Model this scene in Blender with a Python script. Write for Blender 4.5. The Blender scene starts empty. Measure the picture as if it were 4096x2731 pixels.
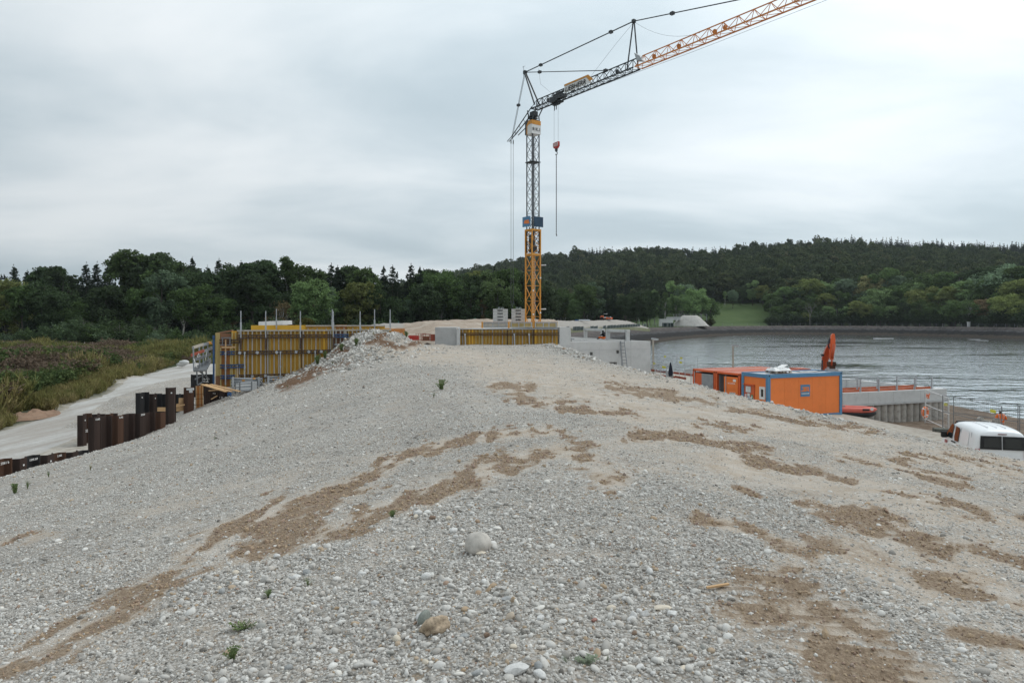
import bpy, bmesh, math, random
import numpy as np
from mathutils import Vector, Matrix

# ------------------------------------------------------------------ camera
F, CX, HZ, E = 2731.0, 2048.0, 1280.0, 8.2      # focal length, centre column, horizon row of the photograph; eye height over the water
scene = bpy.context.scene
cam_data = bpy.data.cameras.new('camera')
cam_data.sensor_width = 36.0
cam_data.lens = 36.0 * F / 4096.0
cam_data.shift_y = (HZ - 2731 / 2) / 4096.0
cam_data.clip_start = 0.1
cam_data.clip_end = 8000
cam = bpy.data.objects.new('camera', cam_data)
cam.location = (0, 0, E)
cam.rotation_euler = (math.radians(90), 0, 0)
scene.collection.objects.link(cam)
scene.camera = cam

# ------------------------------------------------------------------ sky
SUN_EL, SUN_AZ = math.radians(48), math.radians(62)     # azimuth measured from +Y towards +X
world = bpy.data.worlds.new('World')
scene.world = world
world.use_nodes = True
wt = world.node_tree
wt.nodes.clear()
def wn(t, **kw):
    n = wt.nodes.new(t)
    for k, v in kw.items():
        setattr(n, k, v)
    return n
w_out = wn('ShaderNodeOutputWorld')
w_bg = wn('ShaderNodeBackground')
w_bg.inputs['Strength'].default_value = 0.10
w_sky = wn('ShaderNodeTexSky', sky_type='NISHITA', sun_disc=False, sun_elevation=SUN_EL, sun_rotation=SUN_AZ, air_density=1.0, dust_density=2.0)
w_co = wn('ShaderNodeTexCoord')
w_sep = wn('ShaderNodeSeparateXYZ')
wt.links.new(w_co.outputs['Generated'], w_sep.inputs[0])
def wmath(op, a, b=None, c=None):
    n = wn('ShaderNodeMath', operation=op)
    for i, v in enumerate((a, b, c)):
        if v is None: continue
        if isinstance(v, (int, float)): n.inputs[i].default_value = v
        else: wt.links.new(v, n.inputs[i])
    return n.outputs[0]
# a cloud deck: the view direction is projected on a level layer, so the banks flatten towards the horizon
den = wmath('ADD', wmath('MAXIMUM', w_sep.outputs[2], 0.0), 0.16)
cx_ = wmath('DIVIDE', w_sep.outputs[0], den)
cy_ = wmath('DIVIDE', w_sep.outputs[1], den)
w_cmb = wn('ShaderNodeCombineXYZ')
wt.links.new(cx_, w_cmb.inputs[0]); wt.links.new(cy_, w_cmb.inputs[1])
w_map = wn('ShaderNodeMapping')
w_map.inputs['Rotation'].default_value = (0, 0, math.radians(-14))
w_map.inputs['Scale'].default_value = (0.55, 0.85, 1)
w_map.inputs['Location'].default_value = (3.7, 1.9, 0)
wt.links.new(w_cmb.outputs[0], w_map.inputs[0])
w_n1 = wn('ShaderNodeTexNoise')
w_n1.inputs['Scale'].default_value = 1.0; w_n1.inputs['Detail'].default_value = 7.0
w_n1.inputs['Roughness'].default_value = 0.50; w_n1.inputs['Distortion'].default_value = 0.35
wt.links.new(w_map.outputs[0], w_n1.inputs['Vector'])
w_ramp = wn('ShaderNodeValToRGB')
cr = w_ramp.color_ramp
cr.interpolation = 'B_SPLINE'
cr.elements[0].position = 0.34; cr.elements[0].color = (0.475, 0.570, 0.625, 1)
cr.elements[1].position = 0.66; cr.elements[1].color = (0.91, 0.955, 0.975, 1)
e = cr.elements.new(0.48); e.color = (0.63, 0.72, 0.77, 1)
wt.links.new(w_n1.outputs['Fac'], w_ramp.inputs[0])
# the sun stands behind the deck to the right: the cover is thinner and paler that way
w_dot = wn('ShaderNodeVectorMath', operation='DOT_PRODUCT')
w_dot.inputs[1].default_value = (math.sin(SUN_AZ) * math.cos(SUN_EL), math.cos(SUN_AZ) * math.cos(SUN_EL), math.sin(SUN_EL))
wt.links.new(w_co.outputs['Generated'], w_dot.inputs[0])
glow = wmath('MULTIPLY', wmath('POWER', wmath('MAXIMUM', wmath('MULTIPLY_ADD', w_dot.outputs['Value'], 0.5, 0.5), 0.0), 2.5), 0.72)
lift = wmath('ADD', wmath('ADD', glow, 0.70), wmath('MULTIPLY', wmath('MAXIMUM', w_sep.outputs[2], 0.0), 0.35))
w_mul = wn('ShaderNodeVectorMath', operation='SCALE')
wt.links.new(w_ramp.outputs[0], w_mul.inputs[0]); wt.links.new(wmath('MULTIPLY', lift, 10.0), w_mul.inputs['Scale'])
w_mix = wn('ShaderNodeMix', data_type='RGBA')
w_mix.inputs['Factor'].default_value = 0.93
wt.links.new(w_sky.outputs[0], w_mix.inputs['A']); wt.links.new(w_mul.outputs[0], w_mix.inputs['B'])
wt.links.new(w_mix.outputs['Result'], w_bg.inputs['Color'])
wt.links.new(w_bg.outputs[0], w_out.inputs[0])

# ------------------------------------------------------------------ sun behind the overcast, exposure
sun_data = bpy.data.lights.new('sun', 'SUN')
sun_data.energy = 1.15
sun_data.angle = math.radians(35)
sun_data.color = (1.0, 0.96, 0.90)
sun = bpy.data.objects.new('sun', sun_data)
sun.rotation_euler = (math.pi / 2 - SUN_EL, 0, -SUN_AZ + math.pi)
scene.collection.objects.link(sun)
vs = scene.view_settings
vs.view_transform = 'Standard'; vs.look = 'None'; vs.exposure = 0.0; vs.gamma = 1.0
vs.use_curve_mapping = False
scene.render.engine = 'CYCLES'
scene.render.resolution_x = 1024; scene.render.resolution_y = 682
scene.cycles.max_bounces = 6; scene.cycles.diffuse_bounces = 2; scene.cycles.glossy_bounces = 3
scene.cycles.transmission_bounces = 4; scene.cycles.transparent_max_bounces = 8

# ------------------------------------------------------------------ helpers
COL = scene.collection
RND = random.Random(11)
def P(px, py, Y): return Vector(((px - CX) / F * Y, Y, E - (py - HZ) / F * Y))       # pixel at a known distance
def PG(px, py, z):                                                                    # pixel on a level plane
    Y = (E - z) * F / (py - HZ); return P(px, py, Y)
def R(d): return math.radians(d)

class MB:
    def __init__(s): s.v = []; s.f = []
    def add(s, vs_, fs_):
        o = len(s.v); s.v += [tuple(v) for v in vs_]; s.f += [tuple(i + o for i in f) for f in fs_]; return s
    def box(s, c, size, rz=0.0, m=None):
        x, y, z = [d / 2 for d in size]
        vs_ = [Vector((a * x, b * y, c_ * z)) for c_ in (-1, 1) for b in (-1, 1) for a in (-1, 1)]
        M = m if m is not None else Matrix.Rotation(rz, 3, 'Z')
        return s.add([M @ v + Vector(c) for v in vs_], [(0, 2, 3, 1), (4, 5, 7, 6), (0, 1, 5, 4), (2, 6, 7, 3), (0, 4, 6, 2), (1, 3, 7, 5)])
    def bx(s, x0, x1, y0, y1, z0, z1): return s.box(((x0 + x1) / 2, (y0 + y1) / 2, (z0 + z1) / 2), (x1 - x0, y1 - y0, z1 - z0))
    def bar(s, a, b, w, h=None, up=(0, 0, 1)):
        a, b = Vector(a), Vector(b); h = h or w
        d = (b - a); L = d.length
        if L < 1e-6: return s
        d /= L; up = Vector(up)
        if abs(d.dot(up)) > 0.98: up = Vector((0, 1, 0))
        sx = d.cross(up).normalized(); sz = sx.cross(d)
        return s.box((a + b) / 2, (w, L, h), m=Matrix((sx, d, sz)).transposed())
    def tube(s, a, b, r, n=6, r2=None, cap=True):
        a, b = Vector(a), Vector(b); r2 = r if r2 is None else r2
        d = b - a
        if d.length < 1e-6: return s
        d.normalize(); u = d.orthogonal().normalized(); w = d.cross(u)
        vs_ = []
        for c, rr in ((a, r), (b, r2)):
            for i in range(n):
                t = 2 * math.pi * i / n; vs_.append(c + (u * math.cos(t) + w * math.sin(t)) * rr)
        fs_ = [(i, (i + 1) % n, n + (i + 1) % n, n + i) for i in range(n)]
        if cap: fs_ += [tuple(range(n - 1, -1, -1)), tuple(range(n, 2 * n))]
        return s.add(vs_, fs_)
    def path(s, pts, r, n=6):
        for a, b in zip(pts[:-1], pts[1:]): s.tube(a, b, r, n)
        return s
    def prism(s, pts, z0, z1):          # polygon in XY extruded along Z
        n = len(pts)
        vs_ = [(p[0], p[1], z0) for p in pts] + [(p[0], p[1], z1) for p in pts]
        return s.add(vs_, [(i, (i + 1) % n, n + (i + 1) % n, n + i) for i in range(n)] + [tuple(range(n - 1, -1, -1)), tuple(range(n, 2 * n))])
    def extrude(s, pts, d):             # 3-D polygon extruded by a vector
        n = len(pts); d = Vector(d); pts = [Vector(p) for p in pts]
        return s.add(pts + [p + d for p in pts], [(i, (i + 1) % n, n + (i + 1) % n, n + i) for i in range(n)] + [tuple(range(n - 1, -1, -1)), tuple(range(n, 2 * n))])
    def lathe(s, prof, c=(0, 0, 0), n=16, axis='Z'):
        vs_ = []
        for r, z in prof:
            for i in range(n):
                t = 2 * math.pi * i / n; p = (r * math.cos(t), r * math.sin(t), z)
                if axis == 'Y': p = (p[0], p[2], p[1])
                if axis == 'X': p = (p[2], p[0], p[1])
                vs_.append(Vector(p) + Vector(c))
        fs_ = [(k * n + i, k * n + (i + 1) % n, (k + 1) * n + (i + 1) % n, (k + 1) * n + i) for k in range(len(prof) - 1) for i in range(n)]
        return s.add(vs_, fs_ + [tuple(range(n - 1, -1, -1)), tuple(range((len(prof) - 1) * n, len(prof) * n))])
    def xf(s, M):
        s.v = [tuple(M @ Vector(v)) for v in s.v]; return s
    def mesh(s, name, mat, smooth=False, off=(0, 0, 0), bevel=0.0):
        me = bpy.data.meshes.new(name)
        me.from_pydata([(v[0] - off[0], v[1] - off[1], v[2] - off[2]) for v in s.v], [], s.f)
        bm = bmesh.new(); bm.from_mesh(me)
        if bevel:
            bmesh.ops.bevel(bm, geom=bm.edges[:], offset=bevel, segments=1, affect='EDGES')
        bmesh.ops.recalc_face_normals(bm, faces=bm.faces[:])
        bm.to_mesh(me); bm.free()
        if smooth: me.polygons.foreach_set('use_smooth', [True] * len(me.polygons))
        if mat is not None: me.materials.append(mat)
        return me
    def build(s, name, mat, parent=None, smooth=False, local=False, bevel=0.0, label=None):
        off = (0, 0, 0)
        if parent is not None and not local:
            r = parent
            while r.parent is not None: r = r.parent
            off = r.location
        ob = bpy.data.objects.new(name, s.mesh(name, mat, smooth, off, bevel))
        ob.parent = parent; COL.objects.link(ob)
        if label: ob['label'] = label
        return ob

def tag(o, label, cat, group=None):
    o['label'] = label; o['category'] = cat
    if group: o['group'] = group
    return o
def thing(name, label, cat, loc=(0, 0, 0), rz=0.0, group=None):
    o = bpy.data.objects.new(name, None); o.empty_display_size = 0.2
    o.location = loc; o.rotation_euler = (0, 0, rz); COL.objects.link(o)
    return tag(o, label, cat, group)
def solo(mb, name, mat, label, cat, loc, group=None, smooth=False, bevel=0.0, rz=0.0, local=False):   # a thing that is one mesh, origin at its base
    ob = bpy.data.objects.new(name, mb.mesh(name, mat, smooth, (0, 0, 0) if local else loc, bevel))
    ob.location = loc; ob.rotation_euler = (0, 0, rz); COL.objects.link(ob)
    return tag(ob, label, cat, group)
def inst(name, me, parent, loc=(0, 0, 0), rot=(0, 0, 0), sc=(1, 1, 1)):
    ob = bpy.data.objects.new(name, me); ob.parent = parent
    ob.location = loc; ob.rotation_euler = rot; ob.scale = sc; COL.objects.link(ob); return ob
def copy_tree(o, parent=None):
    c = o.copy(); COL.objects.link(c); c.parent = parent
    for ch in o.children: copy_tree(ch, c)
    return c
def struct(o): o['kind'] = 'structure'; return o

def text_mesh(txt, size, mat, thick=0.004, shear=0.0, offset=0.0, sx=1.0):
    cu = bpy.data.curves.new('text', 'FONT'); cu.body = txt; cu.size = size; cu.extrude = thick; cu.shear = shear
    cu.align_x = 'CENTER'; cu.align_y = 'CENTER'; cu.offset = offset; cu.resolution_u = 2
    ob = bpy.data.objects.new('text', cu); COL.objects.link(ob)
    dg = bpy.context.evaluated_depsgraph_get()
    me = bpy.data.meshes.new_from_object(ob.evaluated_get(dg))
    bpy.data.objects.remove(ob); bpy.data.curves.remove(cu)
    if sx != 1.0:
        for v in me.vertices: v.co.x *= sx
    me.materials.clear(); me.materials.append(mat); return me

# ------------------------------------------------------------------ materials
def mat_new(name):
    m = bpy.data.materials.new(name); m.use_nodes = True
    nt = m.node_tree; b = nt.nodes['Principled BSDF']; return m, nt, b
def node(nt, t, ins=None, **kw):
    n = nt.nodes.new(t)
    for k, v in kw.items(): setattr(n, k, v)
    for k, v in (ins or {}).items():
        if isinstance(v, bpy.types.NodeSocket): nt.links.new(v, n.inputs[k])
        else: n.inputs[k].default_value = v
    return n
def mixc(nt, fac, a, b, mode='MIX'):
    n = nt.nodes.new('ShaderNodeMix'); n.data_type = 'RGBA'; n.blend_type = mode
    for k, v in (('Factor', fac), ('A', a), ('B', b)):
        if isinstance(v, bpy.types.NodeSocket): nt.links.new(v, n.inputs[k])
        else: n.inputs[k].default_value = v if k == 'Factor' else (tuple(v) + (1,))[:4]
    return n.outputs['Result']
def ramp(nt, fac, stops, interp='LINEAR'):
    n = nt.nodes.new('ShaderNodeValToRGB'); n.color_ramp.interpolation = interp
    el = n.color_ramp.elements
    while len(el) < len(stops): el.new(0.5)
    for i, (p, c) in enumerate(stops):
        el[i].position = p; el[i].color = (c, c, c, 1) if isinstance(c, (int, float)) else (tuple(c) + (1,))[:4]
    nt.links.new(fac, n.inputs[0]); return n.outputs['Color']
def noise(nt, scale, detail=4, rough=0.55, co='Object', stretch=None, dist=0.0):
    tc = nt.nodes.new('ShaderNodeTexCoord'); v = tc.outputs[co]
    if stretch:
        v = node(nt, 'ShaderNodeMapping', {'Vector': v, 'Scale': stretch}).outputs[0]
    return node(nt, 'ShaderNodeTexNoise', {'Vector': v, 'Scale': scale, 'Detail': detail, 'Roughness': rough, 'Distortion': dist}).outputs['Fac']
def bump(nt, b, h, strength=0.4, dist=0.02):
    n = node(nt, 'ShaderNodeBump', {'Height': h, 'Strength': strength, 'Distance': dist}); nt.links.new(n.outputs[0], b.inputs['Normal'])
def simple(name, col, rough=0.6, metal=0.0, var=0.25, scale=3.0, dark=None, spec=0.4, bmp=0.0, stretch=None):
    """a base colour with blotchy wear and grain"""
    m, nt, b = mat_new(name)
    n = noise(nt, scale, 6, 0.65, stretch=stretch)
    d = dark if dark is not None else tuple(c * (1 - var) for c in col)
    l = tuple(min(1, c * (1 + var * 0.5)) for c in col)
    c = ramp(nt, n, [(0.28, d), (0.5, col), (0.74, l)])
    inf = nt.nodes.new('ShaderNodeObjectInfo')
    k = node(nt, 'ShaderNodeMath', {0: inf.outputs['Random'], 1: 0.22 * min(1, var * 3), 2: 1 - 0.11 * min(1, var * 3)}, operation='MULTIPLY_ADD')
    c = mixc(nt, 1.0, c, k.outputs[0], 'MULTIPLY')
    nt.links.new(c, b.inputs['Base Color'])
    b.inputs['Roughness'].default_value = rough; b.inputs['Metallic'].default_value = metal
    b.inputs['Specular IOR Level'].default_value = spec
    if bmp: bump(nt, b, noise(nt, scale * 8, 4, 0.6), bmp, 0.01)
    return m

def attr(nt, name, kind='GEOMETRY'):
    n = nt.nodes.new('ShaderNodeAttribute'); n.attribute_name = name; n.attribute_type = kind; return n

# ------------------------------------------------------------------ numpy noise
def _hash(ix, iy, s):
    h = (ix.astype(np.int64) * 374761393 + iy.astype(np.int64) * 668265263 + s * 1442695041) & 0xffffffff
    h = ((h ^ (h >> 13)) * 1274126177) & 0xffffffff
    return ((h ^ (h >> 16)) & 0xffff) / 65535.0
def vnoise(x, y, s=0):
    x = np.asarray(x, float); y = np.asarray(y, float)
    ix = np.floor(x); iy = np.floor(y); fx = x - ix; fy = y - iy
    fx = fx * fx * (3 - 2 * fx); fy = fy * fy * (3 - 2 * fy)
    a = _hash(ix, iy, s); b = _hash(ix + 1, iy, s); c = _hash(ix, iy + 1, s); d = _hash(ix + 1, iy + 1, s)
    return (a + (b - a) * fx) * (1 - fy) + (c + (d - c) * fx) * fy
def fbm(x, y, s=0, o=4):
    t = 0; a = 0.5; n = 0
    for k in range(o):
        t = t + a * vnoise(x, y, s + k * 17); n += a; a *= 0.5; x = np.asarray(x) * 2.03 + 5.1; y = np.asarray(y) * 2.03 + 1.7
    return t / n - 0.5
def sstep(a, b, x):
    t = np.clip((np.asarray(x, float) - a) / (b - a), 0, 1); return t * t * (3 - 2 * t)

def grid_object(name, X, Y, Z, mat, attrs=None, smooth=True):
    r, c = X.shape
    me = bpy.data.meshes.new(name)
    co = np.stack([X, Y, Z], -1).reshape(-1, 3).astype(np.float32)
    i = np.arange(r * c).reshape(r, c)
    q = np.stack([i[:-1, :-1], i[:-1, 1:], i[1:, 1:], i[1:, :-1]], -1).reshape(-1, 4)
    me.vertices.add(len(co)); me.vertices.foreach_set('co', co.ravel())
    me.loops.add(q.size); me.loops.foreach_set('vertex_index', q.ravel().astype(np.int32))
    me.polygons.add(len(q)); me.polygons.foreach_set('loop_start', np.arange(0, q.size, 4, dtype=np.int32))
    me.polygons.foreach_set('use_smooth', np.full(len(q), smooth))
    me.update(calc_edges=True)
    for k, v in (attrs or {}).items():
        a = me.attributes.new(k, 'FLOAT', 'POINT'); a.data.foreach_set('value', np.asarray(v, np.float32).ravel())
    me.materials.append(mat)
    ob = bpy.data.objects.new(name, me); COL.objects.link(ob); return ob

def quads_mesh(name, quads, mat, tone=None):           # quads: (n,4,3) array of loose leaf faces
    n = len(quads)
    me = bpy.data.meshes.new(name)
    me.vertices.add(n * 4); me.vertices.foreach_set('co', quads.astype(np.float32).ravel())
    me.loops.add(n * 4); me.loops.foreach_set('vertex_index', np.arange(n * 4, dtype=np.int32))
    me.polygons.add(n); me.polygons.foreach_set('loop_start', np.arange(0, n * 4, 4, dtype=np.int32))
    me.update(calc_edges=True)
    if tone is not None:
        a = me.attributes.new('leaf', 'FLOAT', 'FACE'); a.data.foreach_set('value', tone.astype(np.float32))
    me.materials.append(mat); return me

_gn = {}
def scatter(name, pts, rot, scl, idx, tone, protos):
    """one object that instances the proto meshes on its own vertices (uncountable stuff)"""
    key = protos[0].name
    if key not in _gn:
        col = bpy.data.collections.new('shapes_' + name)
        for k, me in enumerate(protos):
            col.objects.link(bpy.data.objects.new('shape_%s_%02d' % (name, k), me))
        ng = bpy.data.node_groups.new('scatter_' + name, 'GeometryNodeTree')
        ng.interface.new_socket('Geometry', in_out='INPUT', socket_type='NodeSocketGeometry')
        ng.interface.new_socket('Geometry', in_out='OUTPUT', socket_type='NodeSocketGeometry')
        N = ng.nodes; L = ng.links
        gi = N.new('NodeGroupInput'); go = N.new('NodeGroupOutput')
        ci = N.new('GeometryNodeCollectionInfo'); ci.inputs['Collection'].default_value = col
        ci.inputs['Separate Children'].default_value = True; ci.inputs['Reset Children'].default_value = True
        ip = N.new('GeometryNodeInstanceOnPoints'); ip.inputs['Pick Instance'].default_value = True
        def na(nm, t):
            n = N.new('GeometryNodeInputNamedAttribute'); n.data_type = t; n.inputs['Name'].default_value = nm; return n.outputs['Attribute']
        er = N.new('FunctionNodeEulerToRotation'); L.new(na('rot', 'FLOAT_VECTOR'), er.inputs[0])
        L.new(gi.outputs[0], ip.inputs['Points']); L.new(ci.outputs[0], ip.inputs['Instance'])
        L.new(na('idx', 'INT'), ip.inputs['Instance Index']); L.new(er.outputs[0], ip.inputs['Rotation']); L.new(na('scl', 'FLOAT_VECTOR'), ip.inputs['Scale'])
        L.new(ip.outputs[0], go.inputs[0]); _gn[key] = ng
    me = bpy.data.meshes.new(name); n = len(pts)
    me.vertices.add(n); me.vertices.foreach_set('co', np.asarray(pts, np.float32).ravel())
    for k, t, v in (('rot', 'FLOAT_VECTOR', rot), ('scl', 'FLOAT_VECTOR', scl)):
        a = me.attributes.new(k, t, 'POINT'); a.data.foreach_set('vector', np.asarray(v, np.float32).ravel())
    a = me.attributes.new('idx', 'INT', 'POINT'); a.data.foreach_set('value', np.asarray(idx, np.int32))
    a = me.attributes.new('tone', 'FLOAT', 'POINT'); a.data.foreach_set('value', np.asarray(tone, np.float32))
    ob = bpy.data.objects.new(name, me); COL.objects.link(ob)
    md = ob.modifiers.new('scatter', 'NODES'); md.node_group = _gn[key]
    ob['kind'] = 'stuff'; return ob
# ------------------------------------------------------------------ the gravel embankment (heights relative to the eye)
def heap_rel(X, Y):
    X = np.asarray(X, float); Y = np.asarray(Y, float)
    XL = np.interp(Y, [-6, 0, 4, 8, 13.7, 18, 23, 36, 50, 60], [-0.4, -0.3, 0.0, 0.4, 0.4, -1.4, -2.9, -5.9, -9, -9.5])
    zL = np.interp(Y, [-6, 0, 3.6, 6, 10, 13.7, 23, 36, 50, 60], [-1.70, -1.72, -1.86, -1.98, -2.10, -2.16, -2.2, -2.2, -2.06, -2.04])
    XR = np.interp(Y, [-6, 0, 14, 24.8, 34.6, 42, 47, 50.5, 54, 60], [13.4, 12.6, 10.5, 8.75, 7.1, 5.5, 4.6, 3.95, 3.3, 2.4])
    zR = np.interp(Y, [-6, 0, 14, 18, 24.8, 34.6, 42, 47, 50.5, 54, 60], [-2.5, -2.65, -2.93, -2.93, -2.89, -2.76, -2.56, -2.28, -2.02, -2.0, -2.0])
    XF = np.interp(Y, [-6, 10, 26, 31, 37.5, 44, 47], [-22, -21, -20.2, -19.6, -19.1, -18.2, -17.8])
    zF = np.interp(Y, [-6, 10, 26, 33, 37.5, 43, 46, 52], [-6.2, -6.2, -6.22, -6.32, -5.75, -4.95, -4.4, -4.0])
    t = np.clip((X - XL) / (XR - XL), 0, 1)
    top = zL + (zR - zL) * t ** 1.25
    s = np.clip((XL - X) / (XL - XF), 0, 1.3)
    side = zL + (zF - zL) * (0.80 * s + 0.20 * s * s)
    z = np.where(X < XL, side, top)
    # soft shoulder
    k = np.exp(-((X - XL) / 0.8) ** 2); z = z - 0.06 * k
    # rubble mound at the far left end of the plateau, small tail to the right of it
    z = z + 1.62 * np.exp(-(((X + 10.2) / 2.5) ** 2 + ((Y - 46.5) / 3.2) ** 2))
    z = z + 0.55 * np.exp(-(((X + 7.6) / 1.6) ** 2 + ((Y - 47.5) / 2.2) ** 2))
    # right flank at the angle of repose
    d = X - XR
    z = np.where(d > 0, np.minimum(z, zR - 0.66 * d - 0.10 * (1 - np.exp(-d * 2))), z)
    # shallow lip of pushed-up stones along the right edge
    z = z + 0.05 * np.exp(-((d + 0.35) / 0.45) ** 2) * sstep(10, 16, Y)
    # far end drops behind the formwork
    z = np.where(Y > 57, z - 0.7 * (Y - 57), z)
    # near mound the photographer stands on: a low swell left of centre
    z = z + 0.05 * np.exp(-(((X + 0.2) / 0.9) ** 2 + ((Y - 4.4) / 1.6) ** 2))
    return np.maximum(z, -6.9)
def heap_bumps(X, Y):
    b = 0.16 * fbm(X * 0.35, Y * 0.35, 3, 4) + 0.07 * fbm(X * 1.6, Y * 1.6, 9, 4)
    far = sstep(38, 44, Y) * sstep(-15, -12, X) * (1 - sstep(-6, -4, X))
    b = b + far * 0.55 * fbm(X * 1.7, Y * 1.7, 31, 4)
    rub = np.exp(-((X - np.interp(Y, [42, 47, 50.5, 54], [5.5, 4.6, 3.95, 3.3]) - 0.3) / 0.9) ** 2) * sstep(40, 45, Y)
    b = b + rub * 0.45 * fbm(X * 2.1, Y * 2.1, 44, 4)
    return b
def heap_z(X, Y): return E + heap_rel(X, Y) + heap_bumps(X, Y)
def hit_heap(px, py):                       # where the ray of a pixel meets the embankment
    ys = np.concatenate([np.linspace(2.2, 20, 1200), np.linspace(20, 58, 1200)])
    xs = (px - CX) / F * ys
    d = (E - (py - HZ) / F * ys) - heap_z(xs, ys)
    k = np.argmax(d < 0)
    return (float(xs[k]), float(ys[k]), float(heap_z(xs[k], ys[k]))) if d[k] < 0 else None
# ------------------------------------------------------------------ ground materials
def pebble_colour(nt, v, scale):
    vo = node(nt, 'ShaderNodeTexVoronoi', {'Vector': v, 'Scale': scale, 'Randomness': 1.0})
    sep = node(nt, 'ShaderNodeSeparateColor', {'Color': vo.outputs['Color']})
    c = ramp(nt, sep.outputs[0], [(0.0, (0.20, 0.19, 0.178)), (0.2, (0.36, 0.345, 0.325)), (0.5, (0.53, 0.512, 0.485)), (0.82, (0.65, 0.635, 0.61)), (1.0, (0.78, 0.765, 0.74))])
    c = mixc(nt, ramp(nt, sep.outputs[1], [(0.80, 0.0), (0.92, 0.7)]), c, (0.40, 0.31, 0.22))
    return c, vo.outputs['Distance']
m_gravel, nt, b = mat_new('river_gravel')
tc = nt.nodes.new('ShaderNodeTexCoord'); v = tc.outputs['Object']
wob = node(nt, 'ShaderNodeTexNoise', {'Vector': v, 'Scale': 30.0, 'Detail': 2.0})
v2 = node(nt, 'ShaderNodeVectorMath', {0: wob.outputs['Color'], 'Scale': 0.018}, operation='SCALE').outputs[0]
v2 = node(nt, 'ShaderNodeVectorMath', {0: v, 1: v2}, operation='ADD').outputs[0]
c1, d1 = pebble_colour(nt, v2, 46.0)
c2, d2 = pebble_colour(nt, v2, 17.0)
sel = ramp(nt, node(nt, 'ShaderNodeTexNoise', {'Vector': v, 'Scale': 5.0, 'Detail': 3.0}).outputs['Fac'], [(0.42, 0.0), (0.58, 1.0)])
cg = mixc(nt, sel, c1, c2)
gap = ramp(nt, d1, [(0.42, 0.0), (0.75, 1.0)])  # darkens stone edges: shade of the gaps painted in as soil brown
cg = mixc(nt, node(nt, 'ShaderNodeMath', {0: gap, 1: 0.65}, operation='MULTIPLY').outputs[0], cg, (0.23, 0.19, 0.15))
big = ramp(nt, noise(nt, 0.45, 5, 0.6), [(0.3, 0.80), (0.7, 1.06)])
cg = mixc(nt, 1.0, cg, big, 'MULTIPLY')
sandn = noise(nt, 160.0, 3, 0.7)
cs = ramp(nt, sandn, [(0.25, (0.32, 0.255, 0.195)), (0.5, (0.45, 0.37, 0.29)), (0.75, (0.56, 0.485, 0.40))])
cs = mixc(nt, ramp(nt, noise(nt, 2.2, 5, 0.62), [(0.40, 0.0), (0.66, 0.75)]), cs, (0.56, 0.515, 0.46))
a_s = attr(nt, 'sand').outputs['Fac']; a_r = attr(nt, 'earth').outputs['Fac']
dn = node(nt, 'ShaderNodeMath', {0: noise(nt, 11.0, 7, 0.72), 1: 1.7, 2: -0.85}, operation='MULTIPLY_ADD').outputs[0]
a_d = ramp(nt, node(nt, 'ShaderNodeMath', {0: attr(nt, 'damp').outputs['Fac'], 1: dn}, operation='ADD').outputs[0], [(0.16, 0.0), (0.62, 0.95)])
cg = mixc(nt, 1.0, cg, (0.88, 0.875, 0.86), 'MULTIPLY')
col = mixc(nt, a_s, cg, cs)
cd = ramp(nt, noise(nt, 26.0, 6, 0.7), [(0.3, (0.15, 0.103, 0.066)), (0.5, (0.25, 0.183, 0.125)), (0.72, (0.39, 0.31, 0.23))])
col = mixc(nt, a_d, col, cd)
ce = ramp(nt, noise(nt, 9.0, 6, 0.7), [(0.3, (0.10, 0.055, 0.032)), (0.7, (0.21, 0.13, 0.08))])
col = mixc(nt, a_r, col, ce)
nt.links.new(col, b.inputs['Base Color'])
b.inputs['Roughness'].default_value = 0.93; b.inputs['Specular IOR Level'].default_value = 0.2
hgt = node(nt, 'ShaderNodeMath', {0: d1, 1: -1.0}, operation='MULTIPLY').outputs[0]
hgt = node(nt, 'ShaderNodeMath', {0: hgt, 1: noise(nt, 60.0, 4, 0.7)}, operation='ADD').outputs[0]
bump(nt, b, hgt, 0.75, 0.02)

m_ground, nt, b = mat_new('site_ground')
g1 = ramp(nt, noise(nt, 2.2, 8, 0.72), [(0.3, (0.24, 0.205, 0.165)), (0.5, (0.40, 0.365, 0.315)), (0.7, (0.53, 0.50, 0.455))])
g2 = ramp(nt, noise(nt, 0.9, 8, 0.7), [(0.3, (0.018, 0.030, 0.012)), (0.55, (0.045, 0.058, 0.022)), (0.75, (0.10, 0.085, 0.045))])
g3 = ramp(nt, noise(nt, 0.06, 8, 0.7), [(0.35, (0.055, 0.088, 0.030)), (0.6, (0.075, 0.112, 0.040)), (0.75, (0.095, 0.125, 0.05))])
g4 = ramp(nt, noise(nt, 1.2, 8, 0.75), [(0.3, (0.075, 0.052, 0.036)), (0.5, (0.155, 0.115, 0.085)), (0.72, (0.27, 0.215, 0.17))])
col = mixc(nt, attr(nt, 'grass').outputs['Fac'], g1, g2)
col = mixc(nt, attr(nt, 'lawn').outputs['Fac'], col, g3)
col = mixc(nt, attr(nt, 'mud').outputs['Fac'], col, g4)
nt.links.new(col, b.inputs['Base Color']); b.inputs['Roughness'].default_value = 0.95; b.inputs['Specular IOR Level'].default_value = 0.15
bump(nt, b, noise(nt, 9.0, 6, 0.7), 0.6, 0.08)

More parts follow.
